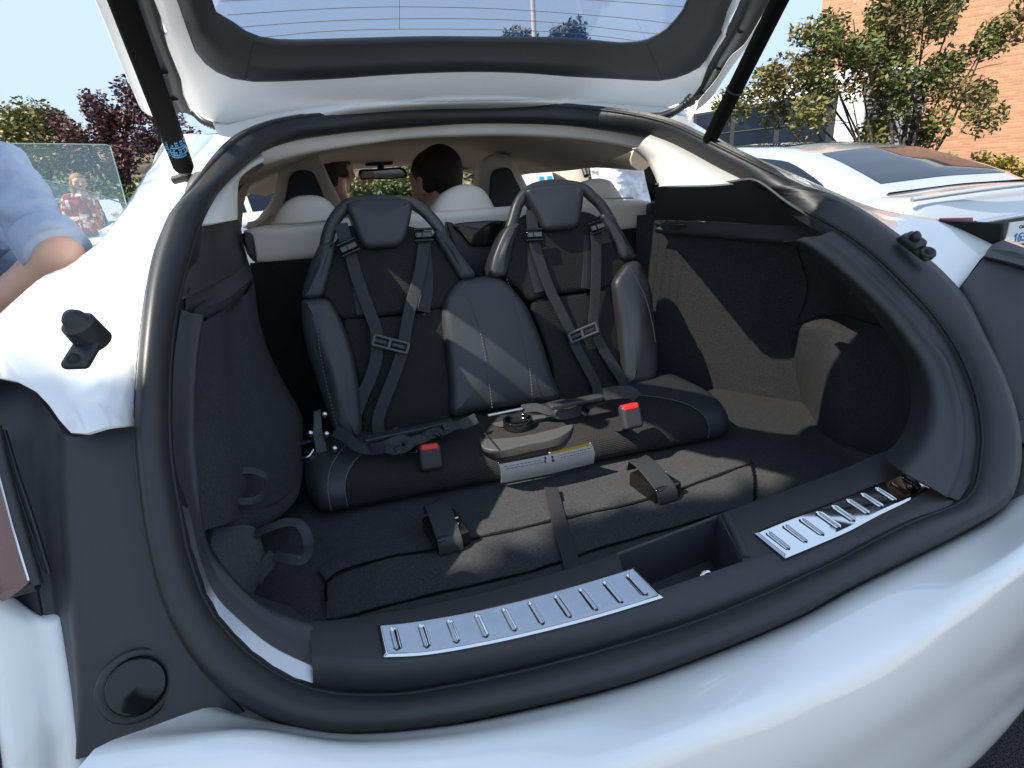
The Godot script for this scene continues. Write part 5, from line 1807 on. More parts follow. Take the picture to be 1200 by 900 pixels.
func build_ledges(car: Node3D):
	# left grey side panel above a shelf ledge
	var le := part("parcel_ledge", car)
	var g := G.new()
	var a := V([-.557,1.251,-.571,-.567,1.209,-.508,-.578,1.16,-.437])
	var b := V([-.563,1.228,-1.17,-.56,1.178,-1.126,-.557,1.12,-1.08])
	g.shell(rows([shift(a, Vector3(-0.005, 0, 0.02)), a, mixp(a, b, 0.5), b], 10, 12), 0.004)
	obj("panel", g, M.plastic_grey, le)
	var s0 := V([-.576,1.17,-.451,-.582,1.146,-.761,-.556,1.135,-1.086])
	var s1 := V([-.589,1.138,-.409,-.582,1.12,-.56,-.563,1.111,-.685,-.543,1.102,-1.001])
	s1 = even(s1, 9)
	s0 = even(s0, 9)
	g = G.new()
	g.grid([shift(s0, Vector3(0, 0.0, 0)), mixp(s0, s1, 0.45), mixp(s0, s1, 0.5, Vector3(0, -0.006, 0)), mixp(s0, s1, 0.96, Vector3(0, -0.004, 0)), s1, shift(s1, Vector3(-0.004, -0.022, -0.004)), mixp(s0, s1, 0.5, Vector3(0, -0.03, 0)), shift(s0, Vector3(0, -0.03, 0))])
	obj("shelf", g, M.plastic_grey, le)
	g = G.new()
	g.rbox(Vector3(-0.541,1.118,-1.074), Vector3(0.012, 0.006, 0.012), 0.003)
	g.ball(Vector3(-0.547,1.096,-1.089), Vector3(0.010, 0.018, 0.010))
	obj("support_knob", g, M.plastic, le)
	# right
	var re := part("parcel_ledge", car)
	g = G.new()
	a = V([0.588,1.154,-.428,0.55,1.198,-.492,0.524,1.247,-.566,0.493,1.247,-.598,0.47,1.245,-.631,0.392,1.249,-.7,0.378,1.249,-.727])
	b = V([0.59,1.152,-.426,0.677,1.14,-.541,0.738,1.128,-.678,0.691,1.132,-.759,0.639,1.137,-.83,0.556,1.142,-.951,0.54,1.141,-.99])
	g.shell(rows([a, mixp(a, b, 0.5, Vector3(0.004, 0, 0)), b], 24, 10), 0.004)
	obj("panel", g, M.plastic_grey, re)
	g = G.new()
	s0 = V([0.561,1.141,-.953,0.629,1.136,-.852,0.684,1.131,-.777,0.742,1.128,-.681,0.726,1.135,-.556])
	s1 = V([0.531,1.12,-.959,0.62,1.109,-.839,0.713,1.094,-.712,0.754,1.096,-.622,0.735,1.106,-.508])
	s0 = even(s0, 9)
	s1 = even(s1, 9)
	g.grid([s0, mixp(s0, s1, 0.4), mixp(s0, s1, 0.45, Vector3(0, -0.004, 0)), mixp(s0, s1, 0.95, Vector3(0, -0.002, 0)), s1, shift(s1, Vector3(0.004, -0.012, -0.004)), mixp(s0, s1, 0.5, Vector3(0.02, -0.02, 0)), shift(s0, Vector3(0.02, -0.03, 0))])
	obj("shelf", g, M.plastic_grey, re)
	g = G.new()
	g.rbox(Vector3(0.559,1.128,-0.896), Vector3(0.022, 0.004, 0.010), 0.003)
	obj("support_knob", g, M.plastic, re)


func build_cabin(car: Node3D):
	var g := G.new()
	# headlining, from the rear frame to the windscreen
	var h := part("headlining", car)
	g.shell(rows([V([-.47,1.357,-.995,-.376,1.379,-1.06,-.198,1.4,-1.135,-.08,1.408,-1.164,0.155,1.403,-1.145,0.33,1.383,-1.077,0.429,1.359,-1.005,0.472,1.343,-.963]), V([-0.62, 1.30, -1.6, -0.32, 1.415, -1.66, 0, 1.435, -1.7, 0.32, 1.415, -1.66, 0.62, 1.30, -1.6]), V([-0.62, 1.29, -2.3, -0.32, 1.395, -2.4, 0, 1.41, -2.45, 0.32, 1.395, -2.4, 0.62, 1.29, -2.3]), V([-0.58, 1.27, -2.62, -0.32, 1.355, -2.72, 0, 1.37, -2.76, 0.32, 1.355, -2.72, 0.58, 1.27, -2.62])], 24, 24), 0.01)
	obj("lining", g, M.headlining, h)
	for x in [-0.36, 0.36]:
		g = G.new()
		g.rbox(Vector3(x, 1.335, -2.66), Vector3(0.17, 0.008, 0.07), 0.006, Basis(Vector3.RIGHT, 0.3))
		obj("sun_visor", g, M.beige_cloth, h)
	# pillars between the side windows and the screen
	for s in [-1, 1]:
		g = G.new()
		g.tube(cr(V([s * 0.66, 1.31, -2.5, s * 0.78, 1.22, -2.9, s * 0.88, 1.02, -3.4]), 12), 0.040, 10, false, true, 0.7)
		obj("front_pillar", g, M.beige_cloth, car)
	g = G.new()
	var bp0 := V([0.749,1.439,-2.3,0.753,1.375,-2.273,0.748,1.308,-2.214,0.745,1.234,-2.163,0.751,1.164,-2.133])
	var bp1 := V([0.793,1.433,-2.137,0.822,1.386,-2.109,0.843,1.332,-2.081,0.815,1.263,-2.062,0.788,1.171,-2.012])
	g.shell(rows([shift(bp0, Vector3(0.05, 0, -0.06)), bp0, mixp(bp0, bp1, 0.5, Vector3(-0.015, 0, 0.01)), bp1, shift(bp1, Vector3(0.06, 0, 0.0))], 16, 14), 0.006)
	obj("centre_pillar", g, M.headlining, car)
	g = G.new()
	bp0 = V([-.584,1.286,-1.402,-.592,1.241,-1.364,-.589,1.21,-1.328])
	bp1 = V([-.521,1.36,-1.545,-.564,1.308,-1.516,-.569,1.24,-1.469,-.589,1.191,-1.411])
	bp1 = even(bp1, 3)
	g.shell(rows([shift(bp0, Vector3(-0.02, 0, 0.03)), bp0, bp1, shift(bp1, Vector3(-0.06, 0, -0.02))], 12, 8), 0.006)
	obj("centre_pillar", g, M.headlining, car)
	# roof rails above the doors
	for s in [-1, 1]:
		g = G.new()
		g.tube(cr(V([s * 0.60, 1.31, -1.15, s * 0.66, 1.325, -1.6, s * 0.67, 1.32, -2.2, s * 0.66, 1.30, -2.6]), 16), 0.035, 10)
		obj("roof_rail", g, M.headlining, car)
		g = G.new()
		g.rbox(Vector3(s * 0.84, 0.70, -2.3), Vector3(0.035, 0.28, 1.25), 0.03)
		obj("door_panel", g, M.beige, car)
	g = G.new()
	g.tube(cr(V([0.776,1.428,-2.062,0.78,1.383,-2.02,0.783,1.334,-1.966,0.784,1.294,-1.927,0.779,1.259,-1.892]), 12), 0.012, 8)
	obj("window_seal", g, M.rubber, car)
	g = G.new()
	var qw := V([0.755,1.311,-1.404,0.746,1.269,-1.3,0.731,1.221,-1.219,0.716,1.164,-1.178,0.726,1.16,-1.286,0.744,1.237,-1.355])
	g.plate(qw, Vector3(-0.5, 0, 0.86).normalized(), 0.01)
	obj("quarter_window_trim", g, M.gloss_black, car)
	# dashboard and bonnet edge under the windscreen
	g = G.new()
	g.rbox(Vector3(0, 0.92, -3.05), Vector3(0.68, 0.10, 0.24), 0.08)
	obj("dashboard", g, M.plastic, car)
	g = G.new()
	g.shell(rows([V([-0.75, 1.0, -3.35, 0, 1.04, -3.45, 0.75, 1.0, -3.35]), V([-0.72, 0.97, -3.9, 0, 1.0, -4.0, 0.72, 0.97, -3.9]), V([-0.62, 0.80, -4.35, 0, 0.82, -4.5, 0.62, 0.80, -4.35]), V([-0.6, 0.4, -4.4, 0, 0.4, -4.55, 0.6, 0.4, -4.4])], 16, 16), 0.004)
	obj("bonnet", g, M.paint, car)
	# mirror
	var im := part("interior_mirror", car)
	g = G.new()
	g.pad(cr(V([-.117,1.352,-2.6,-.037,1.351,-2.6,0.061,1.353,-2.6,0.104,1.347,-2.6,0.121,1.309,-2.6,0.084,1.299,-2.6,-.002,1.301,-2.6,-.112,1.304,-2.6,-.122,1.316,-2.6]), 30, true), Vector3(-0.15, -0.05, 1).normalized(), 0.03, 0.006, 0.004)
	obj("housing", g, M.gloss_black, im)
	g = G.new()
	g.plate(cr(V([-.107,1.343,-2.588,-.04,1.343,-2.588,0.05,1.346,-2.588,0.092,1.339,-2.588,0.106,1.314,-2.588,0.075,1.308,-2.588,-.002,1.309,-2.588,-.103,1.311,-2.588,-.11,1.323,-2.588]), 26, true), Vector3(-0.15, -0.05, 1).normalized(), 0.003)
	obj("mirror_glass", g, M.chrome, im)
	g = G.new()
	g.tube(V([-.004,1.382,-2.63,-.009,1.346,-2.63]), 0.018, 8)
	g.rbox(Vector3(-0.012,1.379,-2.640), Vector3(0.07, 0.012, 0.02), 0.008)
	obj("stem", g, M.plastic, im)
	# second row bench, seen from behind
	var rs := part("rear_seat", car)
	var back := Vector3(0, 0.12, 0.99).normalized()
	g = G.new()
	g.pad(cr(V([-.55,1.207,-1.06,-.518,1.214,-1.06,-.43,1.216,-1.06,-.233,1.216,-1.06,-.007,1.213,-1.06,0.24,1.209,-1.06,0.4,1.204,-1.06,0.565,1.194,-1.06,0.583,1.173,-1.06,0.585,1.113,-1.06,0.499,1.113,-1.06,0.132,1.11,-1.06,-.158,1.114,-1.06,-.396,1.123,-1.06,-.529,1.125,-1.06,-.538,1.145,-1.06,-.549,1.179,-1.06]), 90, true), back, 0.16, 0.018, 0.0)
	obj("backrest", g, M.beige, rs)
	g = G.new()
	g.plate(even(V([-.551,1.129,-1.062,-.395,1.125,-1.062,-.157,1.116,-1.062,0.133,1.112,-1.062,0.5,1.116,-1.062,0.695,1.114,-1.062,0.743,0.199,-1.062,-.706,0.399,-1.062]), 60, true), back, 0.06, 0.004)
	obj("backrest_carpet", g, M.carpet_dark, rs)
	var hl := [V([-.5,1.196,-1.09,-.484,1.219,-1.09,-.467,1.244,-1.09,-.445,1.265,-1.09,-.418,1.277,-1.09,-.396,1.279,-1.09,-.368,1.277,-1.09,-.345,1.267,-1.09,-.329,1.248,-1.09,-.319,1.222,-1.09,-.313,1.183,-1.09,-.323,1.119,-1.09,-.513,1.13,-1.09]), V([-.091,1.181,-1.09,-.075,1.215,-1.09,-.058,1.24,-1.09,-.037,1.26,-1.09,-.008,1.273,-1.09,0.024,1.278,-1.09,0.059,1.271,-1.09,0.08,1.256,-1.09,0.093,1.235,-1.09,0.108,1.205,-1.09,0.122,1.185,-1.09,0.117,1.12,-1.09,-.097,1.129,-1.09]), V([0.349,1.176,-1.09,0.361,1.232,-1.09,0.378,1.254,-1.09,0.4,1.265,-1.09,0.433,1.267,-1.09,0.467,1.26,-1.09,0.484,1.243,-1.09,0.501,1.22,-1.09,0.519,1.197,-1.09,0.531,1.166,-1.09,0.526,1.106,-1.09,0.353,1.11,-1.09])]
	for n in 3:
		g = G.new()
		g.pad(cr(hl[n], 40, true), back, 0.11, 0.03, 0.012, true, 6)
		obj("headrest", g, M.beige, rs)
	for s in [0, 1]:
		g = G.new()
		g.tube(cr(V([-.482,1.219,-1.052,-.43,1.213,-1.052,-.37,1.213,-1.052,-.314,1.217,-1.052]) if s == 0 else V([0.369,1.211,-1.052,0.437,1.208,-1.052,0.513,1.203,-1.052]), 16), 0.0025, 6)
		obj("seam", g, M.headlining, rs)
	# side releases beside the bench
	g = G.new()
	g.pad(cr(V([-.551,1.201,-1.03,-.537,1.204,-1.03,-.529,1.195,-1.03,-.53,1.163,-1.03,-.535,1.134,-1.03,-.547,1.149,-1.03,-.551,1.174,-1.03]), 24, true), back, 0.04, 0.008, 0.002)
	g.tube(cr(V([-.544,1.192,-1.02,-.542,1.176,-1.02,-.543,1.154,-1.02]), 6), 0.005, 8)
	obj("release_lever", g, M.plastic, rs)
	g = G.new()
	g.pad(cr(V([0.564,1.18,-1.04,0.593,1.188,-1.04,0.62,1.181,-1.04,0.622,1.121,-1.04,0.604,1.113,-1.04,0.572,1.116,-1.04]), 24, true), back, 0.04, 0.008, 0.002)
	obj("release_lever", g, M.plastic, rs)
	# glossy console between the child seats
	g = G.new()
	g.pad(cr(V([-.046,1.18,-1,0.021,1.183,-1,0.086,1.179,-1,0.091,1.17,-1,0.064,1.137,-1,0.051,1.116,-1,0.006,1.119,-1,-.008,1.126,-1,-.028,1.155,-1]), 40, true), back, 0.03, 0.005, 0.002)
	obj("console_lid", g, M.gloss_black, rs)
	g = G.new()
	g.pad(cr(V([-.06,1.174,-1.01,-.041,1.181,-1.01,0.008,1.115,-1.01,0.051,1.113,-1.01,0.089,1.17,-1.01,0.108,1.168,-1.01,0.06,1.046,-1.01,-.012,1.054,-1.01]), 40, true), back, 0.03, 0.005, 0.0)
	obj("console", g, M.plastic, rs)
	# front seats with black shells in their high backs
	for q in [0, 1]:
		var fs := part("front_seat", car)
		g = G.new()
		g.pad(cr(V([-.615,1.161,-1.88,-.578,1.195,-1.88,-.519,1.253,-1.88,-.485,1.319,-1.88,-.462,1.377,-1.88,-.442,1.404,-1.88,-.402,1.417,-1.88,-.352,1.414,-1.88,-.321,1.401,-1.88,-.308,1.368,-1.88,-.291,1.307,-1.88,-.266,1.231,-1.88,-.254,1.148,-1.88]) if q == 0 else V([0.28,1.176,-1.9,0.294,1.249,-1.9,0.31,1.314,-1.9,0.325,1.353,-1.9,0.348,1.368,-1.9,0.389,1.372,-1.9,0.433,1.367,-1.9,0.458,1.349,-1.9,0.478,1.305,-1.9,0.505,1.249,-1.9,0.541,1.177,-1.9,0.562,1.133,-1.9]), 50, true), Vector3(0, 0.1, 1).normalized(), 0.12, 0.025, 0.004)
		obj("backrest", g, M.beige, fs)
		g = G.new()
		g.pad(cr(V([-.472,1.217,-1.855,-.459,1.27,-1.855,-.44,1.322,-1.855,-.421,1.344,-1.855,-.399,1.352,-1.855,-.369,1.35,-1.855,-.35,1.34,-1.855,-.34,1.313,-1.855,-.33,1.267,-1.855,-.327,1.212,-1.855]) if q == 0 else V([0.327,1.16,-1.875,0.332,1.22,-1.875,0.34,1.279,-1.875,0.353,1.305,-1.875,0.376,1.313,-1.875,0.409,1.315,-1.875,0.431,1.303,-1.875,0.447,1.266,-1.875,0.471,1.217,-1.875,0.483,1.154,-1.875]), 40, true), Vector3(0, 0.1, 1).normalized(), 0.02, 0.008, 0.0)
		obj("backrest_shell", g, M.plastic, fs)

# ---------------------------------------------------------------- rear-facing child seats
func build_jump_seats(car: Node3D):
	var n := Vector3(0, 0.298, 0.954).normalized()
	var g: G
	# one bench cushion for both
	var cu := part("seat_cushion", car)
	g = G.new()
	var list := []
	var prof := [[-0.85, 0.665], [-0.85, 0.725], [-0.83, 0.742], [-0.78, 0.748], [-0.70, 0.748], [-0.645, 0.744], [-0.608, 0.734], [-0.582, 0.716], [-0.570, 0.694], [-0.568, 0.672], [-0.576, 0.660], [-0.60, 0.656], [-0.72, 0.655]]
	for i in 61:
		var x := -0.495 + 0.99 * i / 60.0
		var e := 1.0 - absf(x) / 0.497
		var k := pow(clampf(1.0 - pow(1.0 - clampf(e / 0.09, 0, 1), 2.4), 0, 1), 0.42)
		var p := PackedVector3Array()
		for q in prof:
			var dip := 0.010 * exp(-pow((absf(x) - 0.23) / 0.12, 2.0)) * smoothstep(0.70, 0.74, q[1])
			var mid := 0.022 * exp(-pow(x / 0.08, 2.0)) * smoothstep(-0.60, -0.74, q[0])
			p.append(Vector3(x, 0.70 + (q[1] - 0.70) * (0.25 + 0.75 * k) - dip - mid, -0.71 + (q[0] + 0.71) * (0.55 + 0.45 * k) + 0.072 * x))
		list.append(cr(p, 44, true))
	g.grid(list, true)
	for e in [0, 60]:
		var ce := Vector3.ZERO
		for p in list[e]:
			ce += p / 44.0
		var cc := PackedVector3Array()
		for p in 44:
			cc.append(ce)
		g.grid([list[e], cc], true)
	obj("cushion", g, M.mesh_cloth, cu)
	# leather ends drawn over the cloth
	for s in [0, 1]:
		g = G.new()
		var rr := []
		for i in 10:
			var r := PackedVector3Array()
			for j in 30:
				var reach: float = lerpf(14.0, 4.5, smoothstep(0.15, 0.75, j / 29.0)) * i / 9.0
				var a := int(reach)
				var q0: PackedVector3Array = list[a] if s == 0 else list[60 - a]
				var q1: PackedVector3Array = list[a + 1] if s == 0 else list[59 - a]
				r.append(q0[2 + j].lerp(q1[2 + j], reach - a) + Vector3(0, 0.003, 0.002) * (1.0 if i > 0 else 0.5) + Vector3(-0.002 if s == 0 else 0.002, 0, 0))
			rr.append(r)
		g.shell(rr, 0.003)
		obj("end_panel", g, M.leather, cu)
		g = G.new()
		var edge: PackedVector3Array = rr[9]
		g.tube(edge, 0.0014, 5)
		g.tube(rr[5], 0.0012, 5)
		obj("stitching", g, M.thread, cu)
	g = G.new()
	var pip := PackedVector3Array()
	for i in 61:
		pip.append(list[i][int(44 * 0.70)] + Vector3(0, -0.002, 0.003))
	g.tube(pip, 0.0035, 6)
	obj("piping", g, M.leather, cu)
	# cup holder tray between the seats
	g = G.new()
	g.pad(cr(V([-.099,0.738,-.707,-.069,0.738,-.714,-.019,0.738,-.715,0.05,0.738,-.708,0.096,0.738,-.684,0.103,0.738,-.615,0.047,0.738,-.573,-.025,0.738,-.572,-.088,0.738,-.572,-.12,0.738,-.596,-.118,0.738,-.647]), 50, true), Vector3.UP, 0.02, 0.003, -0.003)
	obj("tray", g, M.plastic_grey, cu)
	g = G.new()
	var cup := Vector3(-0.016,0.740,-0.666)
	g.lathe([[0.0, 0.004], [0.026, 0.004], [0.029, 0.016], [0.032, 0.021], [0.035, 0.019], [0.036, 0.0]], cup + Vector3(0, -0.002, 0), Basis.IDENTITY, 28)
	obj("cup_holder", g, M.gloss_black, cu)
	g = G.new()
	g.tube(cr(V([-.105,0.746,-.676,-.101,0.746,-.629,-.098,0.746,-.559]), 8), 0.0015, 5)
	obj("seam", g, M.black, cu)
	# printed label
	var lab := part("warning_label", cu)
	g = G.new()
	var l0 := even(V([-.114,0.733,-.523,-.046,0.733,-.518,0.012,0.733,-.516,0.096,0.733,-.518]), 20)
	var l1 := even(V([-.096,0.656,-.574,-.019,0.653,-.572,0.043,0.651,-.572,0.13,0.652,-.572]), 20)
	var lm := mixp(l0, l1, 0.5, Vector3(0, 0.006, 0.010))
	g.shell([shift(l0, Vector3(0, 0.006, 0.004)), mixp(l0, lm, 0.5, Vector3(0, 0.009, 0.007)), shift(lm, Vector3(0, 0.006, 0.006)), mixp(lm, l1, 0.5, Vector3(0, 0.005, 0.006)), shift(l1, Vector3(0, 0.002, 0.003))], 0.001)
	obj("paper", g, M.sticker, lab)
	var lr := [shift(l0, Vector3(0, 0.0085, 0.0065)), mixp(l0, lm, 0.5, Vector3(0, 0.0115, 0.0095)), shift(lm, Vector3(0, 0.0085, 0.0085)), mixp(lm, l1, 0.5, Vector3(0, 0.0065, 0.0075)), shift(l1, Vector3(0, 0.0035, 0.0045))]
	label_band(lab, "print_bar", lr, 0.0, 0.52, 0.02, 0.14, M.ink)
	label_band(lab, "print_bar", lr, 0.54, 0.98, 0.02, 0.16, M.yellow)
	label_band(lab, "print_bar", lr, 0.60, 0.95, 0.80, 0.97, M.yellow)
	label_band(lab, "print_bar", lr, 0.95, 1.0, 0.80, 0.97, M.ink)
	rng.seed = 21
	for r in 5:
		var u := 0.04
		while u < 0.42:
			var w := rng.randf_range(0.01, 0.04)
			label_band(lab, "print_line", lr, u, u + w, 0.30 + r * 0.11, 0.325 + r * 0.11, M.clip_grey)
			u += w + 0.008
	for r in 4:
		var u := 0.62
		while u < 0.94:
			var w := rng.randf_range(0.01, 0.04)
			label_band(lab, "print_line", lr, u, u + w, 0.28 + r * 0.11, 0.305 + r * 0.11, M.clip_grey)
			u += w + 0.008
	# small seated and standing pictograms
	for q in [[0.455, 0.475, 0.22, 0.34], [0.445, 0.462, 0.36, 0.60], [0.462, 0.490, 0.55, 0.64], [0.43, 0.445, 0.62, 0.84], [0.53, 0.548, 0.25, 0.37], [0.525, 0.553, 0.40, 0.58], [0.53, 0.537, 0.58, 0.78], [0.543, 0.55, 0.58, 0.78]]:
		label_band(lab, "pictogram", lr, q[0], q[1], q[2], q[3], M.ink)
	# ---- backrests
	var seats := [part("child_seat", car), part("child_seat", car)]
	# shared padded centre between the two seats
	g = G.new()
	g.pad(cr(V([-.072,1.065,-.858,-.039,1.067,-.858,0.002,1.065,-.858,0.033,1.055,-.855,0.06,1.026,-.845,0.085,0.988,-.834,0.1,0.945,-.82,0.114,0.891,-.803,0.128,0.805,-.776,0.136,0.744,-.757,0.024,0.747,-.758,-.086,0.752,-.76,-.149,0.754,-.76,-.142,0.829,-.784,-.136,0.907,-.808,-.132,0.976,-.83,-.122,1.02,-.844,-.098,1.05,-.853]), 70, true), n, 0.06, 0.022, 0.012, true, 6)
	obj("centre_bolster", g, M.leather, car)
	for q in 2:
		g = G.new()
		var se := cr(V([-.073,1.053,-.84,-.061,1.015,-.828,-.052,0.958,-.811,-.049,0.878,-.785,-.05,0.807,-.764,-.052,0.761,-.749]) if q == 0 else V([0.037,1.053,-.84,0.049,1.005,-.825,0.056,0.953,-.809,0.059,0.882,-.787,0.058,0.81,-.764,0.053,0.759,-.748]), 40)
		stitches(g, se, 0.006)
		obj("stitching", g, M.thread, car)
	for q in 2:
		var cs: Node3D = seats[q]
		var L := q == 0
		# cloth centre, upper and lower
		g = G.new()
		g.pad(cr(V([-.349,1.172,-.912,-.321,1.199,-.921,-.296,1.209,-.923,-.191,1.199,-.921,-.133,1.179,-.914,-.105,1.147,-.904,-.083,1.105,-.891,-.063,1.059,-.877,-.091,1.036,-.87,-.118,1.004,-.859,-.155,1,-.858,-.247,1.001,-.858,-.316,1.002,-.859,-.364,1.007,-.86,-.385,1.049,-.874,-.399,1.064,-.878,-.372,1.126,-.898]) if L else V([0.098,1.175,-.913,0.13,1.197,-.92,0.182,1.201,-.921,0.277,1.193,-.919,0.324,1.177,-.913,0.357,1.135,-.9,0.385,1.089,-.886,0.409,1.047,-.873,0.375,1.029,-.867,0.35,1.005,-.86,0.305,0.993,-.856,0.218,0.995,-.857,0.146,0.995,-.857,0.102,0.988,-.855,0.076,1.021,-.865,0.045,1.057,-.876,0.064,1.1,-.89]), 70, true), n, 0.07, 0.012, 0.004)
		obj("back_cloth", g, M.mesh_cloth, cs)
		g = G.new()
		g.pad(cr(V([-.361,1.001,-.865,-.307,0.998,-.864,-.207,0.994,-.863,-.12,0.995,-.863,-.127,0.919,-.839,-.133,0.839,-.814,-.142,0.743,-.784,-.233,0.735,-.782,-.337,0.726,-.779,-.366,0.729,-.78,-.355,0.798,-.801,-.353,0.895,-.832]) if L else V([0.108,0.982,-.859,0.196,0.988,-.861,0.295,0.989,-.861,0.353,0.998,-.864,0.358,0.938,-.845,0.353,0.849,-.818,0.349,0.734,-.781,0.25,0.728,-.78,0.138,0.726,-.779,0.137,0.817,-.807,0.123,0.904,-.835]), 60, true), n, 0.07, 0.010, 0.010)
		obj("lower_cloth", g, M.mesh_cloth, cs)
		# leather side bolsters
		g = G.new()
		g.pad(cr(V([-.445,1.062,-.846,-.425,1.065,-.847,-.386,1.06,-.846,-.37,1.027,-.835,-.359,0.981,-.821,-.352,0.92,-.802,-.355,0.83,-.774,-.367,0.752,-.749,-.391,0.747,-.748,-.419,0.758,-.751,-.429,0.787,-.76,-.435,0.835,-.775,-.444,0.901,-.796,-.452,0.967,-.816,-.452,1.016,-.832]) if L else V([0.333,1.008,-.829,0.352,1.031,-.837,0.387,1.058,-.845,0.418,1.056,-.844,0.433,1.022,-.834,0.443,0.973,-.818,0.439,0.901,-.796,0.438,0.835,-.775,0.428,0.777,-.757,0.408,0.749,-.748,0.365,0.747,-.748,0.327,0.751,-.749,0.329,0.819,-.77,0.334,0.894,-.794,0.332,0.959,-.814]), 60, true), n, 0.10, 0.020, 0.010, true, 6)
		obj("side_bolster", g, M.leather, cs)
		g = G.new()
		stitches(g, cr(V([-.408,1.061,-.827,-.417,1.02,-.814,-.423,0.958,-.795,-.422,0.885,-.772,-.418,0.81,-.749,-.414,0.772,-.737]) if L else V([0.371,1.042,-.821,0.388,1.009,-.811,0.404,0.964,-.797,0.412,0.909,-.779,0.414,0.854,-.762]), 36), 0.006)
		obj("stitching", g, M.thread, cs)
		# upper shoulders
		g = G.new()
		g.pad(cr(V([-.383,1.174,-.892,-.363,1.179,-.893,-.347,1.176,-.892,-.357,1.145,-.883,-.378,1.1,-.868,-.399,1.064,-.857,-.438,1.065,-.858,-.436,1.084,-.864,-.413,1.129,-.878]) if L else V([0.071,1.178,-.893,0.089,1.181,-.894,0.102,1.176,-.892,0.086,1.149,-.884,0.065,1.106,-.871,0.046,1.064,-.857,0.029,1.058,-.855,0.004,1.066,-.858,0.015,1.103,-.87,0.046,1.152,-.885]), 44, true), n, 0.07, 0.012, 0.006)
		obj("shoulder_bolster", g, M.leather, cs)
		g = G.new()
		g.pad(cr(V([-.119,1.175,-.892,-.096,1.177,-.893,-.079,1.156,-.886,-.055,1.111,-.872,-.035,1.077,-.861,-.039,1.065,-.858,-.072,1.065,-.858,-.083,1.086,-.864,-.101,1.127,-.877]) if L else V([0.328,1.177,-.893,0.363,1.177,-.892,0.376,1.152,-.885,0.397,1.107,-.871,0.416,1.066,-.858,0.394,1.062,-.857,0.372,1.067,-.858,0.356,1.107,-.871]), 44, true), n, 0.07, 0.012, 0.006)
		obj("shoulder_bolster", g, M.leather, cs)
		# padded hoop behind the head pad
		g = G.new()
		g.tube(cr(V([-.371,1.163,-.907,-.361,1.188,-.915,-.345,1.215,-.923,-.321,1.239,-.931,-.296,1.253,-.935,-.241,1.255,-.936,-.171,1.246,-.933,-.144,1.234,-.929,-.123,1.213,-.923,-.106,1.188,-.915,-.095,1.156,-.905]) if L else V([0.077,1.164,-.908,0.088,1.184,-.914,0.107,1.219,-.925,0.135,1.245,-.933,0.172,1.257,-.937,0.227,1.258,-.937,0.29,1.245,-.933,0.318,1.222,-.926,0.339,1.199,-.918,0.353,1.174,-.911,0.364,1.152,-.904]), 44), 0.0145, 14)
		obj("hoop", g, M.leather, cs)
		# head pad
		g = G.new()
		g.pad(cr(V([-.309,1.255,-.907,-.289,1.263,-.909,-.243,1.263,-.909,-.185,1.259,-.908,-.162,1.254,-.906,-.16,1.244,-.903,-.169,1.215,-.894,-.182,1.185,-.885,-.194,1.166,-.879,-.21,1.156,-.876,-.243,1.155,-.875,-.274,1.157,-.876,-.288,1.162,-.877,-.296,1.181,-.883,-.303,1.215,-.894]) if L else V([0.125,1.254,-.904,0.147,1.263,-.907,0.191,1.264,-.907,0.244,1.263,-.907,0.277,1.256,-.905,0.284,1.246,-.901,0.277,1.215,-.892,0.266,1.183,-.882,0.256,1.163,-.876,0.24,1.156,-.874,0.202,1.155,-.873,0.174,1.156,-.873,0.159,1.163,-.876,0.148,1.193,-.885,0.133,1.226,-.895]), 60, true), n, 0.045, 0.014, 0.006, true, 7)
		obj("headrest", g, M.leather, cs)
		# five point harness: shoulder straps, sliders, chest clip
		var st := part("harness", cs)
		g = G.new()
		g.ribbon(cr(V([-.329,1.212,-.914,-.325,1.182,-.905,-.321,1.152,-.895]) if L else V([0.139,1.204,-.912,0.135,1.172,-.902,0.133,1.135,-.89]), 8), 0.030, 0.003, n)
		obj("shoulder_strap", g, M.webbing, st)
		g = G.new()
		g.ribbon(cr(V([-.319,1.144,-.889,-.314,1.094,-.873,-.305,1.042,-.857,-.293,0.979,-.837,-.296,0.949,-.828,-.303,0.912,-.816,-.327,0.867,-.802,-.356,0.824,-.789,-.375,0.786,-.777,-.378,0.748,-.765,-.362,0.727,-.758,-.327,0.724,-.757,-.308,0.73,-.759]) if L else V([0.13,1.128,-.884,0.139,1.073,-.867,0.154,1.009,-.847,0.178,0.943,-.826,0.191,0.904,-.813,0.199,0.868,-.802,0.218,0.821,-.788,0.237,0.772,-.772,0.242,0.745,-.764,0.23,0.721,-.756]), 50), 0.028, 0.0035, n)
		obj("shoulder_strap", g, M.webbing, st)
		g = G.new()
		g.ribbon(cr(V([-.147,1.154,-.89,-.162,1.106,-.875,-.182,1.06,-.86,-.205,1.014,-.846,-.226,0.963,-.83,-.24,0.922,-.817,-.27,0.868,-.8,-.303,0.816,-.784,-.324,0.777,-.772,-.327,0.746,-.762,-.322,0.734,-.758]) if L else V([0.303,1.137,-.884,0.296,1.078,-.866,0.283,1.016,-.846,0.269,0.953,-.827,0.259,0.92,-.817,0.264,0.877,-.803,0.285,0.826,-.787,0.312,0.774,-.771,0.324,0.741,-.76]), 46), 0.028, 0.0035, n)
		obj("shoulder_strap", g, M.webbing, st)
		g = G.new()
		g.ribbon(cr(V([-.144,1.153,-.904,-.149,1.103,-.888,-.157,1.045,-.87,-.174,0.997,-.855]) if L else V([0.29,1.129,-.896,0.275,1.057,-.874,0.26,0.999,-.856]), 12), 0.030, 0.003, n)
		obj("shoulder_strap", g, M.webbing, st)
		g = G.new()
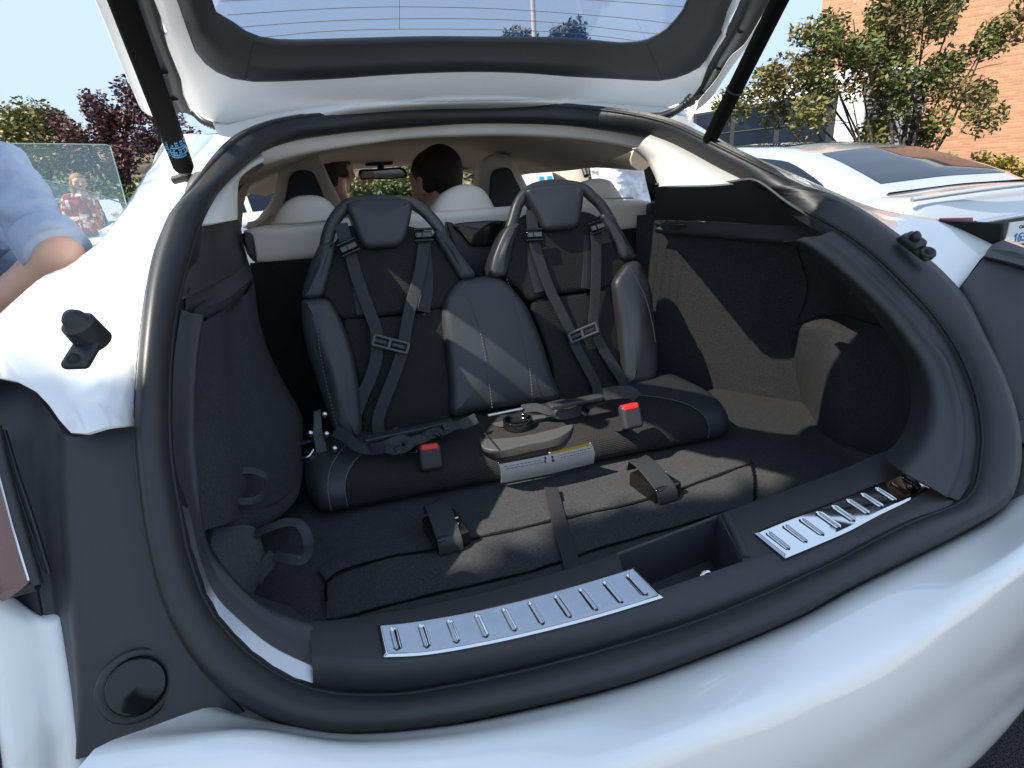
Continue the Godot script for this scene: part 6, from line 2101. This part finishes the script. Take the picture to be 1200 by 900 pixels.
		g.ribbon(cr(V([-.318,1.143,-.901,-.315,1.082,-.882,-.317,1.01,-.859]) if L else V([0.126,1.127,-.896,0.123,1.069,-.878,0.128,1.006,-.858]), 12), 0.026, 0.003, n)
		obj("shoulder_strap", g, M.webbing, st)
		for w in 2:
			g = G.new()
			var ce: Vector3 = (Vector3(-0.322,1.161,-0.883) if w == 0 else Vector3(-0.147,1.172,-0.887)) if L else (Vector3(0.130,1.147,-0.879) if w == 0 else Vector3(0.306,1.150,-0.880))
			var an: float = (0.32 if w == 0 else -0.05) if L else (-0.04 if w == 0 else 0.2)
			var ba := Basis(n, an) * Basis(Vector3.RIGHT, -0.30)
			g.rbox(ce, Vector3(0.021, 0.0085, 0.005), 0.004, ba)
			g.rbox(ce + ba * Vector3(0, 0.013, 0.002), Vector3(0.023, 0.0028, 0.004), 0.0025, ba)
			g.rbox(ce + ba * Vector3(0, -0.013, 0.002), Vector3(0.023, 0.0028, 0.004), 0.0025, ba)
			obj("slider", g, M.gloss_black if L or w == 1 else M.gloss_black, st)
			g = G.new()
			g.rbox(ce + ba * Vector3(-0.012, -0.001, 0.006), Vector3(0.006, 0.005, 0.001), 0.0009, ba)
			g.rbox(ce + ba * Vector3(0.008, -0.001, 0.006), Vector3(0.010, 0.005, 0.001), 0.0009, ba)
			obj("slider_bar", g, M.clip_grey, st)
		# chest clip, an open frame with two bars
		var cl := V([-.321,0.949,-.811,-.309,0.976,-.819,-.211,0.937,-.807,-.225,0.908,-.798]) if L else V([0.166,0.905,-.797,0.269,0.924,-.803,0.274,0.896,-.794,0.17,0.872,-.787])
		g = G.new()
		var cx := (cl[2] + cl[3] - cl[0] - cl[1]).normalized()
		var cc := (cl[0] + cl[1] + cl[2] + cl[3]) / 4.0
		if not L:
			cx = (cl[1] + cl[2] - cl[0] - cl[3]).normalized()
		var cy := n.cross(cx).normalized()
		var bc := Basis(cx, cy, n)
		for yy in [-0.0115, 0.0115]:
			g.rbox(cc + cy * yy, Vector3(0.042, 0.0032, 0.0045), 0.003, bc)
		for xx in [-0.040, 0.040]:
			g.rbox(cc + cx * xx, Vector3(0.0035, 0.0125, 0.0045), 0.003, bc)
		g.rbox(cc + cx * -0.003, Vector3(0.004, 0.0105, 0.0044), 0.003, bc)
		obj("chest_clip", g, M.clip_grey, st)
		g = G.new()
		for xx in [-0.023, 0.018]:
			g.rbox(cc + cx * xx - n * 0.001, Vector3(0.015, 0.005, 0.003), 0.002, bc)
		obj("clip_bar", g, M.plastic, st)
		# buckle on the cushion with its red button
		var bu := part("buckle", cs)
		var bp: Vector3 = Vector3(-0.239,0.739,-0.606) if L else Vector3(0.209,0.768,-0.539)
		var bb := Basis(Vector3.RIGHT, -0.35) * Basis(Vector3.BACK, -0.06 if L else 0.02)
		g = G.new()
		g.rbox(bp, Vector3(0.0245, 0.028, 0.013), 0.009, bb)
		obj("housing", g, M.plastic, bu)
		g = G.new()
		g.rbox(bp + bb * Vector3(0, 0.022, 0.002), Vector3(0.019, 0.007, 0.012), 0.004, bb)
		obj("button", g, M.red_plastic, bu)
		g = G.new()
		g.ribbon(cr(PackedVector3Array([bp + bb * Vector3(0, -0.02, 0), bp + Vector3(0, -0.045, -0.03), bp + Vector3(0, -0.05, -0.08)]), 8), 0.034, 0.004, Vector3(0, 0.8, 0.6))
		obj("anchor_strap", g, M.webbing, bu)
	# loose ends of the lap belts lying in the crease
	g = G.new()
	g.ribbon(cr(V([-.422,0.792,-.72,-.403,0.782,-.699,-.379,0.769,-.663,-.346,0.765,-.645,-.309,0.769,-.646,-.287,0.772,-.646,-.279,0.765,-.629,-.302,0.759,-.629,-.326,0.766,-.634]), 40), 0.026, 0.004, [Vector3(0, 0.5, 0.86), Vector3(0, 0.8, 0.6), Vector3(0, 0.2, 1), Vector3(0, 0.6, 0.8), Vector3(0, 1, 0.4)])
	obj("lap_belt", g, M.webbing, car)
	g = G.new()
	g.ribbon(cr(V([-.284,0.765,-.642,-.25,0.767,-.643,-.222,0.773,-.648,-.2,0.773,-.646,-.175,0.778,-.651,-.145,0.779,-.653,-.117,0.784,-.657]), 34), 0.024, 0.004, [Vector3(0, 0.8, 0.6), Vector3(0, 0.1, 1), Vector3(0.2, 0.9, 0.4), Vector3(0, 0.4, 0.9)])
	obj("lap_belt", g, M.webbing, car)
	g = G.new()
	g.ribbon(cr(V([-.001,0.776,-.673,0.031,0.776,-.668,0.058,0.768,-.65,0.087,0.759,-.637,0.121,0.762,-.633,0.147,0.77,-.633,0.174,0.778,-.633,0.207,0.787,-.626]), 34), 0.024, 0.004, [Vector3(0, 0.8, 0.6), Vector3(0, 0.2, 1), Vector3(0, 0.9, 0.4)])
	obj("lap_belt", g, M.webbing, car)
	g = G.new()
	g.ribbon(cr(V([0.181,0.801,-.612,0.201,0.809,-.592,0.231,0.807,-.581,0.246,0.793,-.576]), 14), 0.030, 0.004, Vector3(0, 0.25, 0.95))
	obj("lap_belt", g, M.webbing, car)
	rng.seed = 4
	for q in [[Vector3(-0.294,0.758,-0.631), 0.3], [Vector3(-0.271,0.748,-0.637), -0.4], [Vector3(-0.204,0.768,-0.656), 0.9], [Vector3(-0.182,0.779,-0.654), 0.2], [Vector3(0.091,0.785,-0.635), 0.25], [Vector3(0.129,0.771,-0.606), 0.9]]:
		g = G.new()
		g.rbox(q[0], Vector3(0.016, 0.004, 0.009), 0.003, Basis(Vector3.UP, q[1]) * Basis(Vector3.RIGHT, 0.5))
		obj("belt_adjuster", g, M.gloss_black, car)
	g = G.new()
	g.tube(V([-.084,0.776,-.677,-.002,0.78,-.669]), 0.004, 8)
	obj("belt_bar", g, M.steel, car)
	g = G.new()
	g.rbox(Vector3(0.098,0.788,-0.634), Vector3(0.018, 0.002, 0.006), 0.0015, Basis(Vector3.BACK, 0.25))
	obj("belt_bar", g, M.steel, car)
	# hinge bracket and rods at the left end
	var hb := part("seat_bracket", car)
	g = G.new()
	g.plate(V([-.459,0.822,-.778,-.444,0.826,-.774,-.448,0.787,-.743,-.444,0.751,-.711,-.468,0.747,-.717,-.469,0.78,-.747]), Vector3(0.2, 0.1, 0.97).normalized(), 0.008, 0.002)
	obj("plate", g, M.clip_grey, hb)
	g = G.new()
	for b in V([-.438,0.821,-.753,-.441,0.784,-.729,-.475,0.784,-.751,-.429,0.762,-.693]):
		g = G.new()
		g.lathe([[0.0, 0.006], [0.005, 0.006], [0.0075, 0.003], [0.008, 0.0]], b, Basis(Vector3.RIGHT, 1.4), 10)
		obj("bolt", g, M.steel, hb)
	g = G.new()
	g.tube(V([-.505,0.763,-.752,-.473,0.768,-.744]), 0.005, 8)
	obj("rod", g, M.steel, hb)
	g = G.new()
	g.tube(cr(V([-.503,0.743,-.721,-.486,0.745,-.717,-.474,0.754,-.728]), 8), 0.004, 8)
	obj("rod", g, M.steel, hb)
	g = G.new()
	g.rbox(Vector3(-0.265,0.771,-0.689), Vector3(0.10, 0.006, 0.012), 0.004, Basis(Vector3.BACK, 0.02))
	obj("pivot_rail", g, M.plastic, hb)
	g = G.new()
	g.rbox(Vector3(0.150,0.789,-0.628), Vector3(0.10, 0.006, 0.012), 0.004)
	obj("pivot_rail", g, M.plastic, hb)

func stitches(g: G, path: PackedVector3Array, _gap: float):
	var p := even(path, path.size() * 2)
	for i in range(0, p.size() - 1, 2):
		g.tube(PackedVector3Array([p[i], p[i + 1]]), 0.0011, 4)

func label_band(parent: Node3D, called: String, lr: Array, u0: float, u1: float, v0: float, v1: float, m: Material):
	var g := G.new()
	var list := []
	for j in 3:
		var f := lerpf(v0, v1, j / 2.0) * (lr.size() - 1)
		var a := mini(int(f), lr.size() - 2)
		var r := PackedVector3Array()
		for i in 4:
			var u: float = lerpf(u0, u1, i / 3.0) * (lr[0].size() - 1)
			var b := mini(int(u), lr[0].size() - 2)
			var p: Vector3 = lr[a][b].lerp(lr[a][b + 1], u - b)
			var q: Vector3 = lr[a + 1][b].lerp(lr[a + 1][b + 1], u - b)
			r.append(p.lerp(q, f - a))
		list.append(r)
	g.grid(list)
	obj(called, g, m, parent)

# ---------------------------------------------------------------- tailgate, struts
func build_tailgate(car: Node3D):
	var tg := part("tailgate", car)
	var up := Vector3(0, 0.6247, 0.7809)     # along the raised door, towards its free end
	var nn := Vector3(0, -0.7809, 0.6247)    # facing down into the trunk
	var g := G.new()
	# white inner frame round the window: outer edge, inner edge; continues past the picture to the free end
	var o := V([-.59,1.636,-.841,-.596,1.586,-.903,-.596,1.546,-.953,-.594,1.526,-.979,-.602,1.499,-1.012,-.6,1.47,-1.048,-.562,1.445,-1.081,-.542,1.441,-1.085,-.412,1.459,-1.062,-.276,1.469,-1.051,-.114,1.471,-1.047,0.06,1.471,-1.048,0.249,1.467,-1.053,0.46,1.455,-1.068,0.606,1.444,-1.082,0.672,1.45,-1.074,0.711,1.476,-1.041,0.707,1.494,-1.018,0.683,1.548,-.952,0.679,1.6,-.886,0.663,1.659,-.813])
	var i := V([-.552,1.64,-.855,-.551,1.599,-.907,-.551,1.569,-.945,-.54,1.549,-.97,-.521,1.534,-.987,-.497,1.525,-1,-.46,1.519,-1.007,-.381,1.519,-1.006,-.27,1.522,-1.003,-.155,1.527,-.997,0.007,1.53,-.993,0.16,1.527,-.997,0.296,1.519,-1.007,0.43,1.513,-1.015,0.573,1.507,-1.021,0.637,1.517,-1.009,0.68,1.536,-.986,0.685,1.578,-.933,0.684,1.622,-.878,0.649,1.662,-.827])
	var far0 := V([-0.62, 0, 0, -0.66, 0, 0, 0.66, 0, 0, 0.62, 0, 0])
	# close the ring beyond the frame
	var ends_o := PackedVector3Array()
	var ends_i := PackedVector3Array()
	for k in 12:
		var f := k / 11.0
		var x := lerpf(0.64, -0.64, f)
		var reach := 1.30 + 0.05 * sin(f * PI)
		ends_o.append(Vector3(x, 1.453, -1.07) + up * reach)
		ends_i.append(Vector3(x * 0.84, 1.44, -0.93) + up * (reach - 0.36) - nn * 0.012)
	var oo := o.duplicate()
	var ii := i.duplicate()
	oo.append_array(ends_o)
	ii.append_array(ends_i)
	oo = cr(oo, 140, true)
	ii = match_ring(oo, cr(ii, 300, true))
	g.shell([shift(oo, -nn * 0.03 + Vector3(0, 0, 0)), oo, mixp(oo, ii, 0.06, nn * 0.004), mixp(oo, ii, 0.3, nn * 0.007), mixp(oo, ii, 0.7, nn * 0.006), mixp(oo, ii, 0.97, nn * 0.001), ii, shift(ii, -nn * 0.02)], 0.002, true)
	obj("inner_frame", g, M.paint_inner, tg)
	# black trim between the frame and the glass
	var gl := V([-.497,1.649,-.881,-.482,1.622,-.914,-.464,1.603,-.938,-.437,1.59,-.954,-.401,1.584,-.962,-.35,1.583,-.963,-.226,1.586,-.96,-.076,1.589,-.956,0.064,1.589,-.956,0.236,1.589,-.957,0.353,1.584,-.962,0.435,1.58,-.967,0.491,1.585,-.961,0.524,1.598,-.944,0.546,1.616,-.922,0.552,1.644,-.887,0.551,1.668,-.857])
	var gi := gl.duplicate()
	for k in 12:
		var f := k / 11.0
		gi.append(Vector3(lerpf(0.64, -0.64, f) * 0.76, 1.453, -1.07) + up * (1.30 + 0.05 * sin(f * PI) - 0.43) - nn * 0.035)
	gi = match_ring(ii, cr(gi, 300, true))
	g = G.new()
	var t0 := mixp(ii, gi, -0.03, nn * 0.001)
	g.shell([shift(t0, -nn * 0.006), t0, mixp(ii, gi, 0.08, nn * 0.006), mixp(ii, gi, 0.30, nn * 0.009), mixp(ii, gi, 0.48, nn * 0.009), mixp(ii, gi, 0.55, nn * 0.001), mixp(ii, gi, 0.9, nn * 0.001), gi, shift(gi, -nn * 0.008)], 0.002, true)
	obj("window_trim", g, M.plastic, tg)
	g = G.new()
	g.tube(V([-.437,1.577,-.909,-.448,1.557,-.933,-.472,1.517,-.983]), 0.0012, 5)
	g.tube(V([0.461,1.573,-.913,0.511,1.543,-.951,0.569,1.504,-1]), 0.0012, 5)
	obj("trim_joint", g, M.black, tg)
	# glass
	g = G.new()
	var rim := mixp(ii, gi, 0.85, -nn * 0.006)
	g.plate(rim, nn, 0.004)
	obj("window_glass", g, M.glass_tint, tg)
	for y in [[V([-.482,1.638,-.897,-.172,1.65,-.881,0.204,1.653,-.877,0.621,1.643,-.891]), 0], [V([-.477,1.62,-.918,-.325,1.629,-.908,-.172,1.635,-.901,0.031,1.636,-.899,0.215,1.632,-.904,0.421,1.624,-.914,0.573,1.615,-.925]), 0], [V([-.459,1.604,-.939,-.328,1.612,-.929,-.171,1.618,-.922,0.036,1.62,-.919,0.223,1.616,-.923,0.411,1.605,-.937,0.549,1.597,-.947]), 0], [V([-.43,1.589,-.957,-.313,1.598,-.946,-.171,1.603,-.94,0.04,1.604,-.938,0.231,1.601,-.942,0.396,1.592,-.954,0.505,1.583,-.965]), 0], [V([-.141,1.653,-.877,-.138,1.603,-.94]), 1]]:
		g = G.new()
		g.tube(cr(y[0], 24), 0.0006 if y[1] == 0 else 0.0005, 5)
		obj("heating_wire", g, M.heat_line, tg)
	# outer skin and rubber gutters at both sides
	for s in [0, 1]:
		g = G.new()
		var a := V([-.61,1.634,-.837,-.612,1.594,-.888,-.611,1.553,-.939,-.615,1.52,-.98,-.62,1.493,-1.013,-.617,1.467,-1.046]) if s == 0 else V([0.688,1.658,-.807,0.709,1.604,-.875,0.712,1.548,-.944,0.718,1.511,-.991,0.721,1.475,-1.036,0.683,1.449,-1.069])
		var b := V([-.585,1.637,-.846,-.594,1.589,-.906,-.595,1.547,-.959,-.595,1.524,-.987,-.601,1.5,-1.018,-.601,1.471,-1.054]) if s == 0 else V([0.665,1.66,-.817,0.682,1.6,-.893,0.686,1.547,-.959,0.693,1.513,-1.001,0.704,1.484,-1.037,0.669,1.455,-1.074])
		var c := V([-.661,1.642,-.869,-.668,1.594,-.929,-.667,1.554,-.979,-.663,1.51,-1.034,-.653,1.472,-1.081,-.638,1.459,-1.097]) if s == 0 else V([0.772,1.668,-.837,0.784,1.611,-.907,0.786,1.577,-.95,0.767,1.554,-.979,0.77,1.509,-1.035,0.756,1.46,-1.097])
		var ru := rows([b, mixp(b, a, 0.5, nn * 0.006), a, mixp(a, c, 0.5, -nn * 0.004), c], 24, 14)
		g.shell(ru, 0.003)
		var tail := PackedVector3Array([b[0], a[0], c[0]])
		g.shell([tail, shift(tail, up * 0.95 + Vector3(0.03 if s else -0.03, 0, 0))], 0.003)
		obj("side_gutter", g, M.rubber, tg)
		g = G.new()
		var d := V([-.687,1.644,-.88,-.689,1.606,-.927,-.695,1.559,-.986,-.697,1.506,-1.051,-.698,1.477,-1.088,-.681,1.468,-1.099]) if s == 0 else V([0.827,1.698,-.812,0.814,1.638,-.887,0.806,1.569,-.973,0.805,1.514,-1.042,0.803,1.464,-1.104,0.776,1.436,-1.139])
		g.shell(rows([shift(c, nn * 0.004), mixp(c, d, 0.6, nn * 0.006), d, shift(d, -nn * 0.035)], 24, 10), 0.003)
		tail = PackedVector3Array([c[0], d[0], d[0] - nn * 0.035])
		g.shell([tail, shift(tail, up * 0.95 + Vector3(0.03 if s else -0.03, 0, 0))], 0.003)
		obj("outer_skin", g, M.paint_inner, tg)
		g = G.new()
		for p in (V([-.62,1.489,-1.016,-.62,1.53,-.964]) if s == 0 else V([0.717,1.594,-.884,0.724,1.525,-.971,0.719,1.475,-1.033])):
			g.lathe([[0.0, 0.004], [0.005, 0.004], [0.007, 0.001], [0.010, 0.0]], p, Basis(Vector3.RIGHT, -2.5), 12)
		obj("plug", g, M.rubber, tg)
	# outer skin closes the door above the frame
	g = G.new()
	g.shell(rows([shift(mixp(oo, ii, 0.0), -nn * 0.045), shift(mixp(oo, ii, 1.0), -nn * 0.03)], 120, 4), 0.003)
	obj("outer_panel", g, M.paint, tg)
	# hinges
	for p in V([-.275,1.497,-1.34,0.36,1.466,-1.121]):
		g = G.new()
		g.rbox(p, Vector3(0.020, 0.006, 0.02), 0.003)
		g.rbox(p + Vector3(0, -0.010, 0.012), Vector3(0.010, 0.010, 0.006), 0.003)
		obj("hinge", g, M.paint_inner, car)
		g = G.new()
		g.pad(shift(cr(V([-0.085, -0.012, 0, -0.03, 0.005, 0, 0.0, 0.008, 0, 0.03, 0.005, 0, 0.085, -0.012, 0, 0, -0.014, 0]), 24, true), p + Vector3(0, 0, -0.004)), Vector3(0, -0.1, 1).normalized(), 0.004, 0.002)
		obj("hinge_pocket", g, M.black, car)
	# wiring conduits from door to body
	for s in [0, 1]:
		g = G.new()
		var path := cr(V([-.632,1.499,-1.232,-.612,1.482,-1.208,-.591,1.458,-1.18,-.552,1.439,-1.171,-.511,1.428,-1.176,-.481,1.437,-1.204]) if s == 0 else V([0.529,1.436,-.808,0.509,1.421,-.819,0.493,1.41,-.831,0.476,1.403,-.857,0.46,1.405,-.885]), 60)
		var rad := []
		for k in 60:
			rad.append(0.0085 + (0.0018 if k % 2 else -0.0012))
		g.tube(path, rad, 12)
		g.tube(path.slice(0, 14), [0.020, 0.018, 0.014, 0.011], 12, false, true, 0.7)
		obj("wiring_conduit", g, M.rubber, car)
	# gas struts
	for s in [0, 1]:
		var st := part("lift_strut", car)
		var lo: Vector3 = Vector3(-0.628,1.354,-0.971) if s == 0 else Vector3(0.509,1.339,-0.708)
		var hi: Vector3 = Vector3(-0.607,1.586,-0.674) if s == 0 else Vector3(0.481,1.565,-0.492)
		var ax := (hi - lo).normalized()
		g = G.new()
		var path := PackedVector3Array()
		for k in 8:
			path.append(lo.lerp(hi, k / 7.0 * 1.5))
		g.tube(path, 0.0205 if s == 0 else 0.0165, 24)
		obj("cylinder", g, M.void_black, st)
		g = G.new()
		g.tube(PackedVector3Array([lo - ax * 0.014, lo - ax * 0.012, lo]), [0.010, 0.016, 0.0185 if s == 0 else 0.0155], 20)
		g.tube(PackedVector3Array([lo - ax * 0.045, lo - ax * 0.012]), 0.0075, 10)
		g.ball(lo - ax * 0.034, Vector3(0.012, 0.012, 0.012))
		g.tube(PackedVector3Array([lo - ax * 0.034, lo - ax * 0.034 + Vector3(-0.03 if s == 0 else 0.03, -0.006, -0.01)]), 0.009, 10)
		obj("end_joint", g, M.black, st)
		if s == 0:
			g = G.new()
			var l0: Vector3 = lo.lerp(hi, 0.125)
			var l1: Vector3 = lo.lerp(hi, 0.245)
			rng.seed = 31
			var side := ax.cross(Vector3.BACK).normalized()
			var ot := side.cross(ax)
			for r in 7:
				for k in 40:
					if rng.randf() < 0.25 or (r > 4 and k % 3 == 0):
						continue
					var a0 := TAU * k / 40.0
					var a1 := a0 + 0.12
					var z0: Vector3 = l0.lerp(l1, (r + 0.12) / 7.0)
					var z1: Vector3 = l0.lerp(l1, (r + 0.78) / 7.0)
					var d0 := (side * cos(a0) + ot * sin(a0)) * 0.0209
					var d1 := (side * cos(a1) + ot * sin(a1)) * 0.0209
					g.quad(z0 + d0, z0 + d1, z1 + d1, z1 + d0)
			obj("printed_label", g, M.blue_ink, st)
		else:
			g = G.new()
			g.tube(PackedVector3Array([lo.lerp(hi, 0.40), lo.lerp(hi, 0.41)]), 0.0175, 24)
			obj("collar", g, M.rubber, st)

# for every point of ring a, the point of ring b in the same direction from the centre
func match_ring(a: PackedVector3Array, b: PackedVector3Array) -> PackedVector3Array:
	var ce := Vector3(0, 1.453, -1.07) + Vector3(0, 0.6247, 0.7809) * 0.42
	var u := Vector3.RIGHT
	var w := Vector3(0, 0.6247, 0.7809)
	var an := []
	for q in b:
		an.append(atan2((q - ce).dot(w), (q - ce).dot(u)))
	var r := PackedVector3Array()
	for p in a:
		var t := atan2((p - ce).dot(w), (p - ce).dot(u))
		var best := 0
		var bd := 9.0
		for k in b.size():
			var d := absf(angle_difference(t, an[k]))
			if d < bd:
				bd = d
				best = k
		# interpolate with the neighbour on the other side
		var k2 := (best + 1) % b.size()
		var k1 := (best - 1 + b.size()) % b.size()
		var e0 := angle_difference(an[best], t)
		var nb := k2 if signf(angle_difference(an[best], an[k2])) == signf(e0) else k1
		var span := angle_difference(an[best], an[nb])
		var f := clampf(e0 / span, 0.0, 1.0) if absf(span) > 1e-6 else 0.0
		r.append(b[best].lerp(b[nb], f))
	return r

func build_rear_corners(car: Node3D):
	# black plastic that fills the left rear corner beside the opening, with its round cap
	var lt := part("corner_trim", car)
	var g := G.new()
	var a := V([-.644,1.033,-.293,-.646,0.986,-.26,-.645,0.949,-.234,-.641,0.899,-.201,-.628,0.837,-.161,-.602,0.79,-.123,-.562,0.741,-.083])
	var b := V([-.68,1.033,-.286,-.682,0.986,-.254,-.684,0.935,-.222,-.685,0.879,-.19,-.675,0.816,-.15,-.662,0.778,-.125,-.646,0.734,-.095])
	var c := V([-.709,1.033,-.286,-.712,0.991,-.259,-.715,0.949,-.233,-.719,0.889,-.2,-.721,0.821,-.164,-.724,0.771,-.138,-.735,0.716,-.115])
	var d := V([-.731,1.043,-.32,-.737,0.994,-.289,-.738,0.945,-.26,-.741,0.882,-.227,-.742,0.82,-.194,-.744,0.76,-.163,-.75,0.695,-.135])
	var e := V([-.767,1.074,-.373,-.768,1.006,-.327,-.767,0.941,-.29,-.766,0.879,-.258,-.765,0.815,-.225,-.762,0.752,-.191,-.766,0.673,-.158])
	var f := V([-.809,1.099,-.394,-.803,1.022,-.337,-.797,0.951,-.297,-.785,0.883,-.261,-.78,0.818,-.227,-.774,0.755,-.192,-.77,0.674,-.155])
	g.shell(rows([a, b, c, d, e, f], 40, 60), 0.004)
	obj("panel", g, M.plastic, lt)
	g = G.new()
	g.shell(rows([shift(f, Vector3(0.0, 0, 0.002)), shift(f, Vector3(-0.10, -0.01, -0.06))], 12, 4), 0.003)
	obj("panel", g, M.plastic, lt)
	var ce := Vector3(-0.667,0.788,-0.119)
	var nn := Vector3(0.28, 0.55, 0.79).normalized()
	var ba := Basis(nn.cross(Vector3.UP).normalized(), nn, nn.cross(Vector3.UP).normalized().cross(nn))
	g = G.new()
	g.lathe([[0.0, 0.010], [0.026, 0.010], [0.029, 0.008], [0.030, 0.004], [0.030, -0.012]], ce, ba, 36)
	obj("round_cap", g, M.gloss_black, lt)
	g = G.new()
	g.lathe([[0.031, 0.002], [0.036, 0.003], [0.0385, 0.0], [0.040, -0.012]], ce, ba, 36)
	obj("cap_rim", g, M.plastic, lt)
	# right corner
	var rt := part("corner_trim", car)
	a = V([0.744,1.029,-.257,0.714,0.95,-.174,0.69,0.892,-.115,0.67,0.854,-.078,0.643,0.817,-.049,0.617,0.787,-.027,0.582,0.759,-.006])
	b = V([0.751,1.048,-.249,0.727,0.98,-.174,0.71,0.913,-.114,0.685,0.87,-.071,0.658,0.828,-.035,0.629,0.793,-.008,0.599,0.761,0.017])
	c = V([0.82,1.084,-.269,0.794,1.024,-.187,0.769,0.962,-.126,0.743,0.903,-.077,0.711,0.849,-.032,0.682,0.794,0.003,0.646,0.742,0.035])
	d = V([0.848,1.1,-.278,0.862,1.083,-.211,0.838,0.981,-.133,0.811,0.892,-.073,0.775,0.836,-.028,0.745,0.78,0.007,0.709,0.727,0.038])
	g = G.new()
	g.shell(rows([a, b, c, d], 30, 30), 0.004)
	obj("panel", g, M.plastic, rt)
	g = G.new()
	g.shell(rows([V([0.82,1.086,-.268,0.861,1.1,-.285,0.896,1.107,-.287]), V([0.831,1.078,-.23,0.876,1.092,-.249,0.898,1.097,-.255]), V([0.842,1.068,-.189,0.88,1.082,-.204,0.902,1.082,-.209])], 8, 8), 0.004)
	obj("panel", g, M.plastic, rt)
	g = G.new()
	ce = Vector3(0.658,0.842,-0.046)
	g.lathe([[0.0, 0.010], [0.020, 0.010], [0.023, 0.006], [0.024, -0.01]], ce, Basis(Vector3.RIGHT, 0.9) * Basis(Vector3.BACK, 0.3), 28)
	obj("round_cap", g, M.gloss_black, rt)
	# left tail lamp
	var tl := part("tail_lamp", car)
	g = G.new()
	g.shell(rows([V([-.793,1.037,-.299,-.787,0.997,-.274,-.78,0.948,-.246,-.771,0.892,-.215]), V([-.808,1.009,-.271,-.803,0.974,-.251,-.798,0.93,-.227,-.796,0.881,-.204]), V([-.856,0.998,-.315,-.851,0.961,-.296,-.849,0.914,-.274,-.851,0.853,-.252])], 16, 10), 0.003)
	obj("lens", g, M.lens, tl)
	g = G.new()
	g.shell(rows([V([-.809,1.026,-.331,-.804,0.984,-.307,-.797,0.932,-.278,-.789,0.873,-.248]), V([-.834,0.992,-.317,-.829,0.954,-.297,-.824,0.906,-.273,-.825,0.852,-.252])], 16, 6), 0.003)
	obj("reflector", g, M.lamp_brown, tl)
	g = G.new()
	g.tube(V([-.792,1.024,-.289,-.786,0.989,-.268,-.779,0.944,-.242,-.77,0.895,-.214]), 0.0022, 6)
	obj("lens_edge", g, M.chrome, tl)
	g = G.new()
	g.tube(V([-.791,1.053,-.312,-.784,1.004,-.28,-.775,0.951,-.248,-.764,0.887,-.213]), 0.006, 8)
	g.tube(V([-.804,0.877,-.221,-.787,0.882,-.217,-.764,0.886,-.212]), 0.005, 8)
	obj("lamp_frame", g, M.plastic, tl)
	g = G.new()
	g.tube(V([-.795,1.04,-.319,-.784,0.993,-.29,-.772,0.938,-.257,-.761,0.894,-.231]), 0.003, 6)
	g.tube(V([-.789,1.044,-.321,-.779,0.995,-.29,-.766,0.94,-.256,-.757,0.89,-.228]), 0.003, 6)
	obj("lamp_seal", g, M.rubber, tl)
	# painted bumper flank under the lamp
	g = G.new()
	a = V([-.806,0.834,-.24,-.769,0.826,-.222,-.763,0.821,-.217,-.759,0.763,-.185,-.758,0.733,-.17,-.76,0.674,-.146])
	b = V([-.81,0.851,-.246,-.785,0.825,-.222,-.781,0.802,-.209,-.779,0.749,-.181,-.779,0.722,-.168,-.785,0.67,-.149])
	c = V([-.818,0.87,-.236,-.806,0.833,-.215,-.803,0.798,-.195,-.801,0.746,-.168,-.799,0.72,-.155,-.802,0.684,-.141])
	d = V([-.836,0.877,-.235,-.829,0.84,-.217,-.828,0.805,-.199,-.826,0.754,-.172,-.825,0.728,-.159,-.827,0.692,-.145])
	g.shell(rows([shift(a, Vector3(0.0, 0, -0.02)), a, mixp(a, b, 0.3), b, c, d, shift(d, Vector3(-0.03, 0, -0.08))], 24, 24), 0.004)
	obj("bumper_flank", g, M.paint, car)
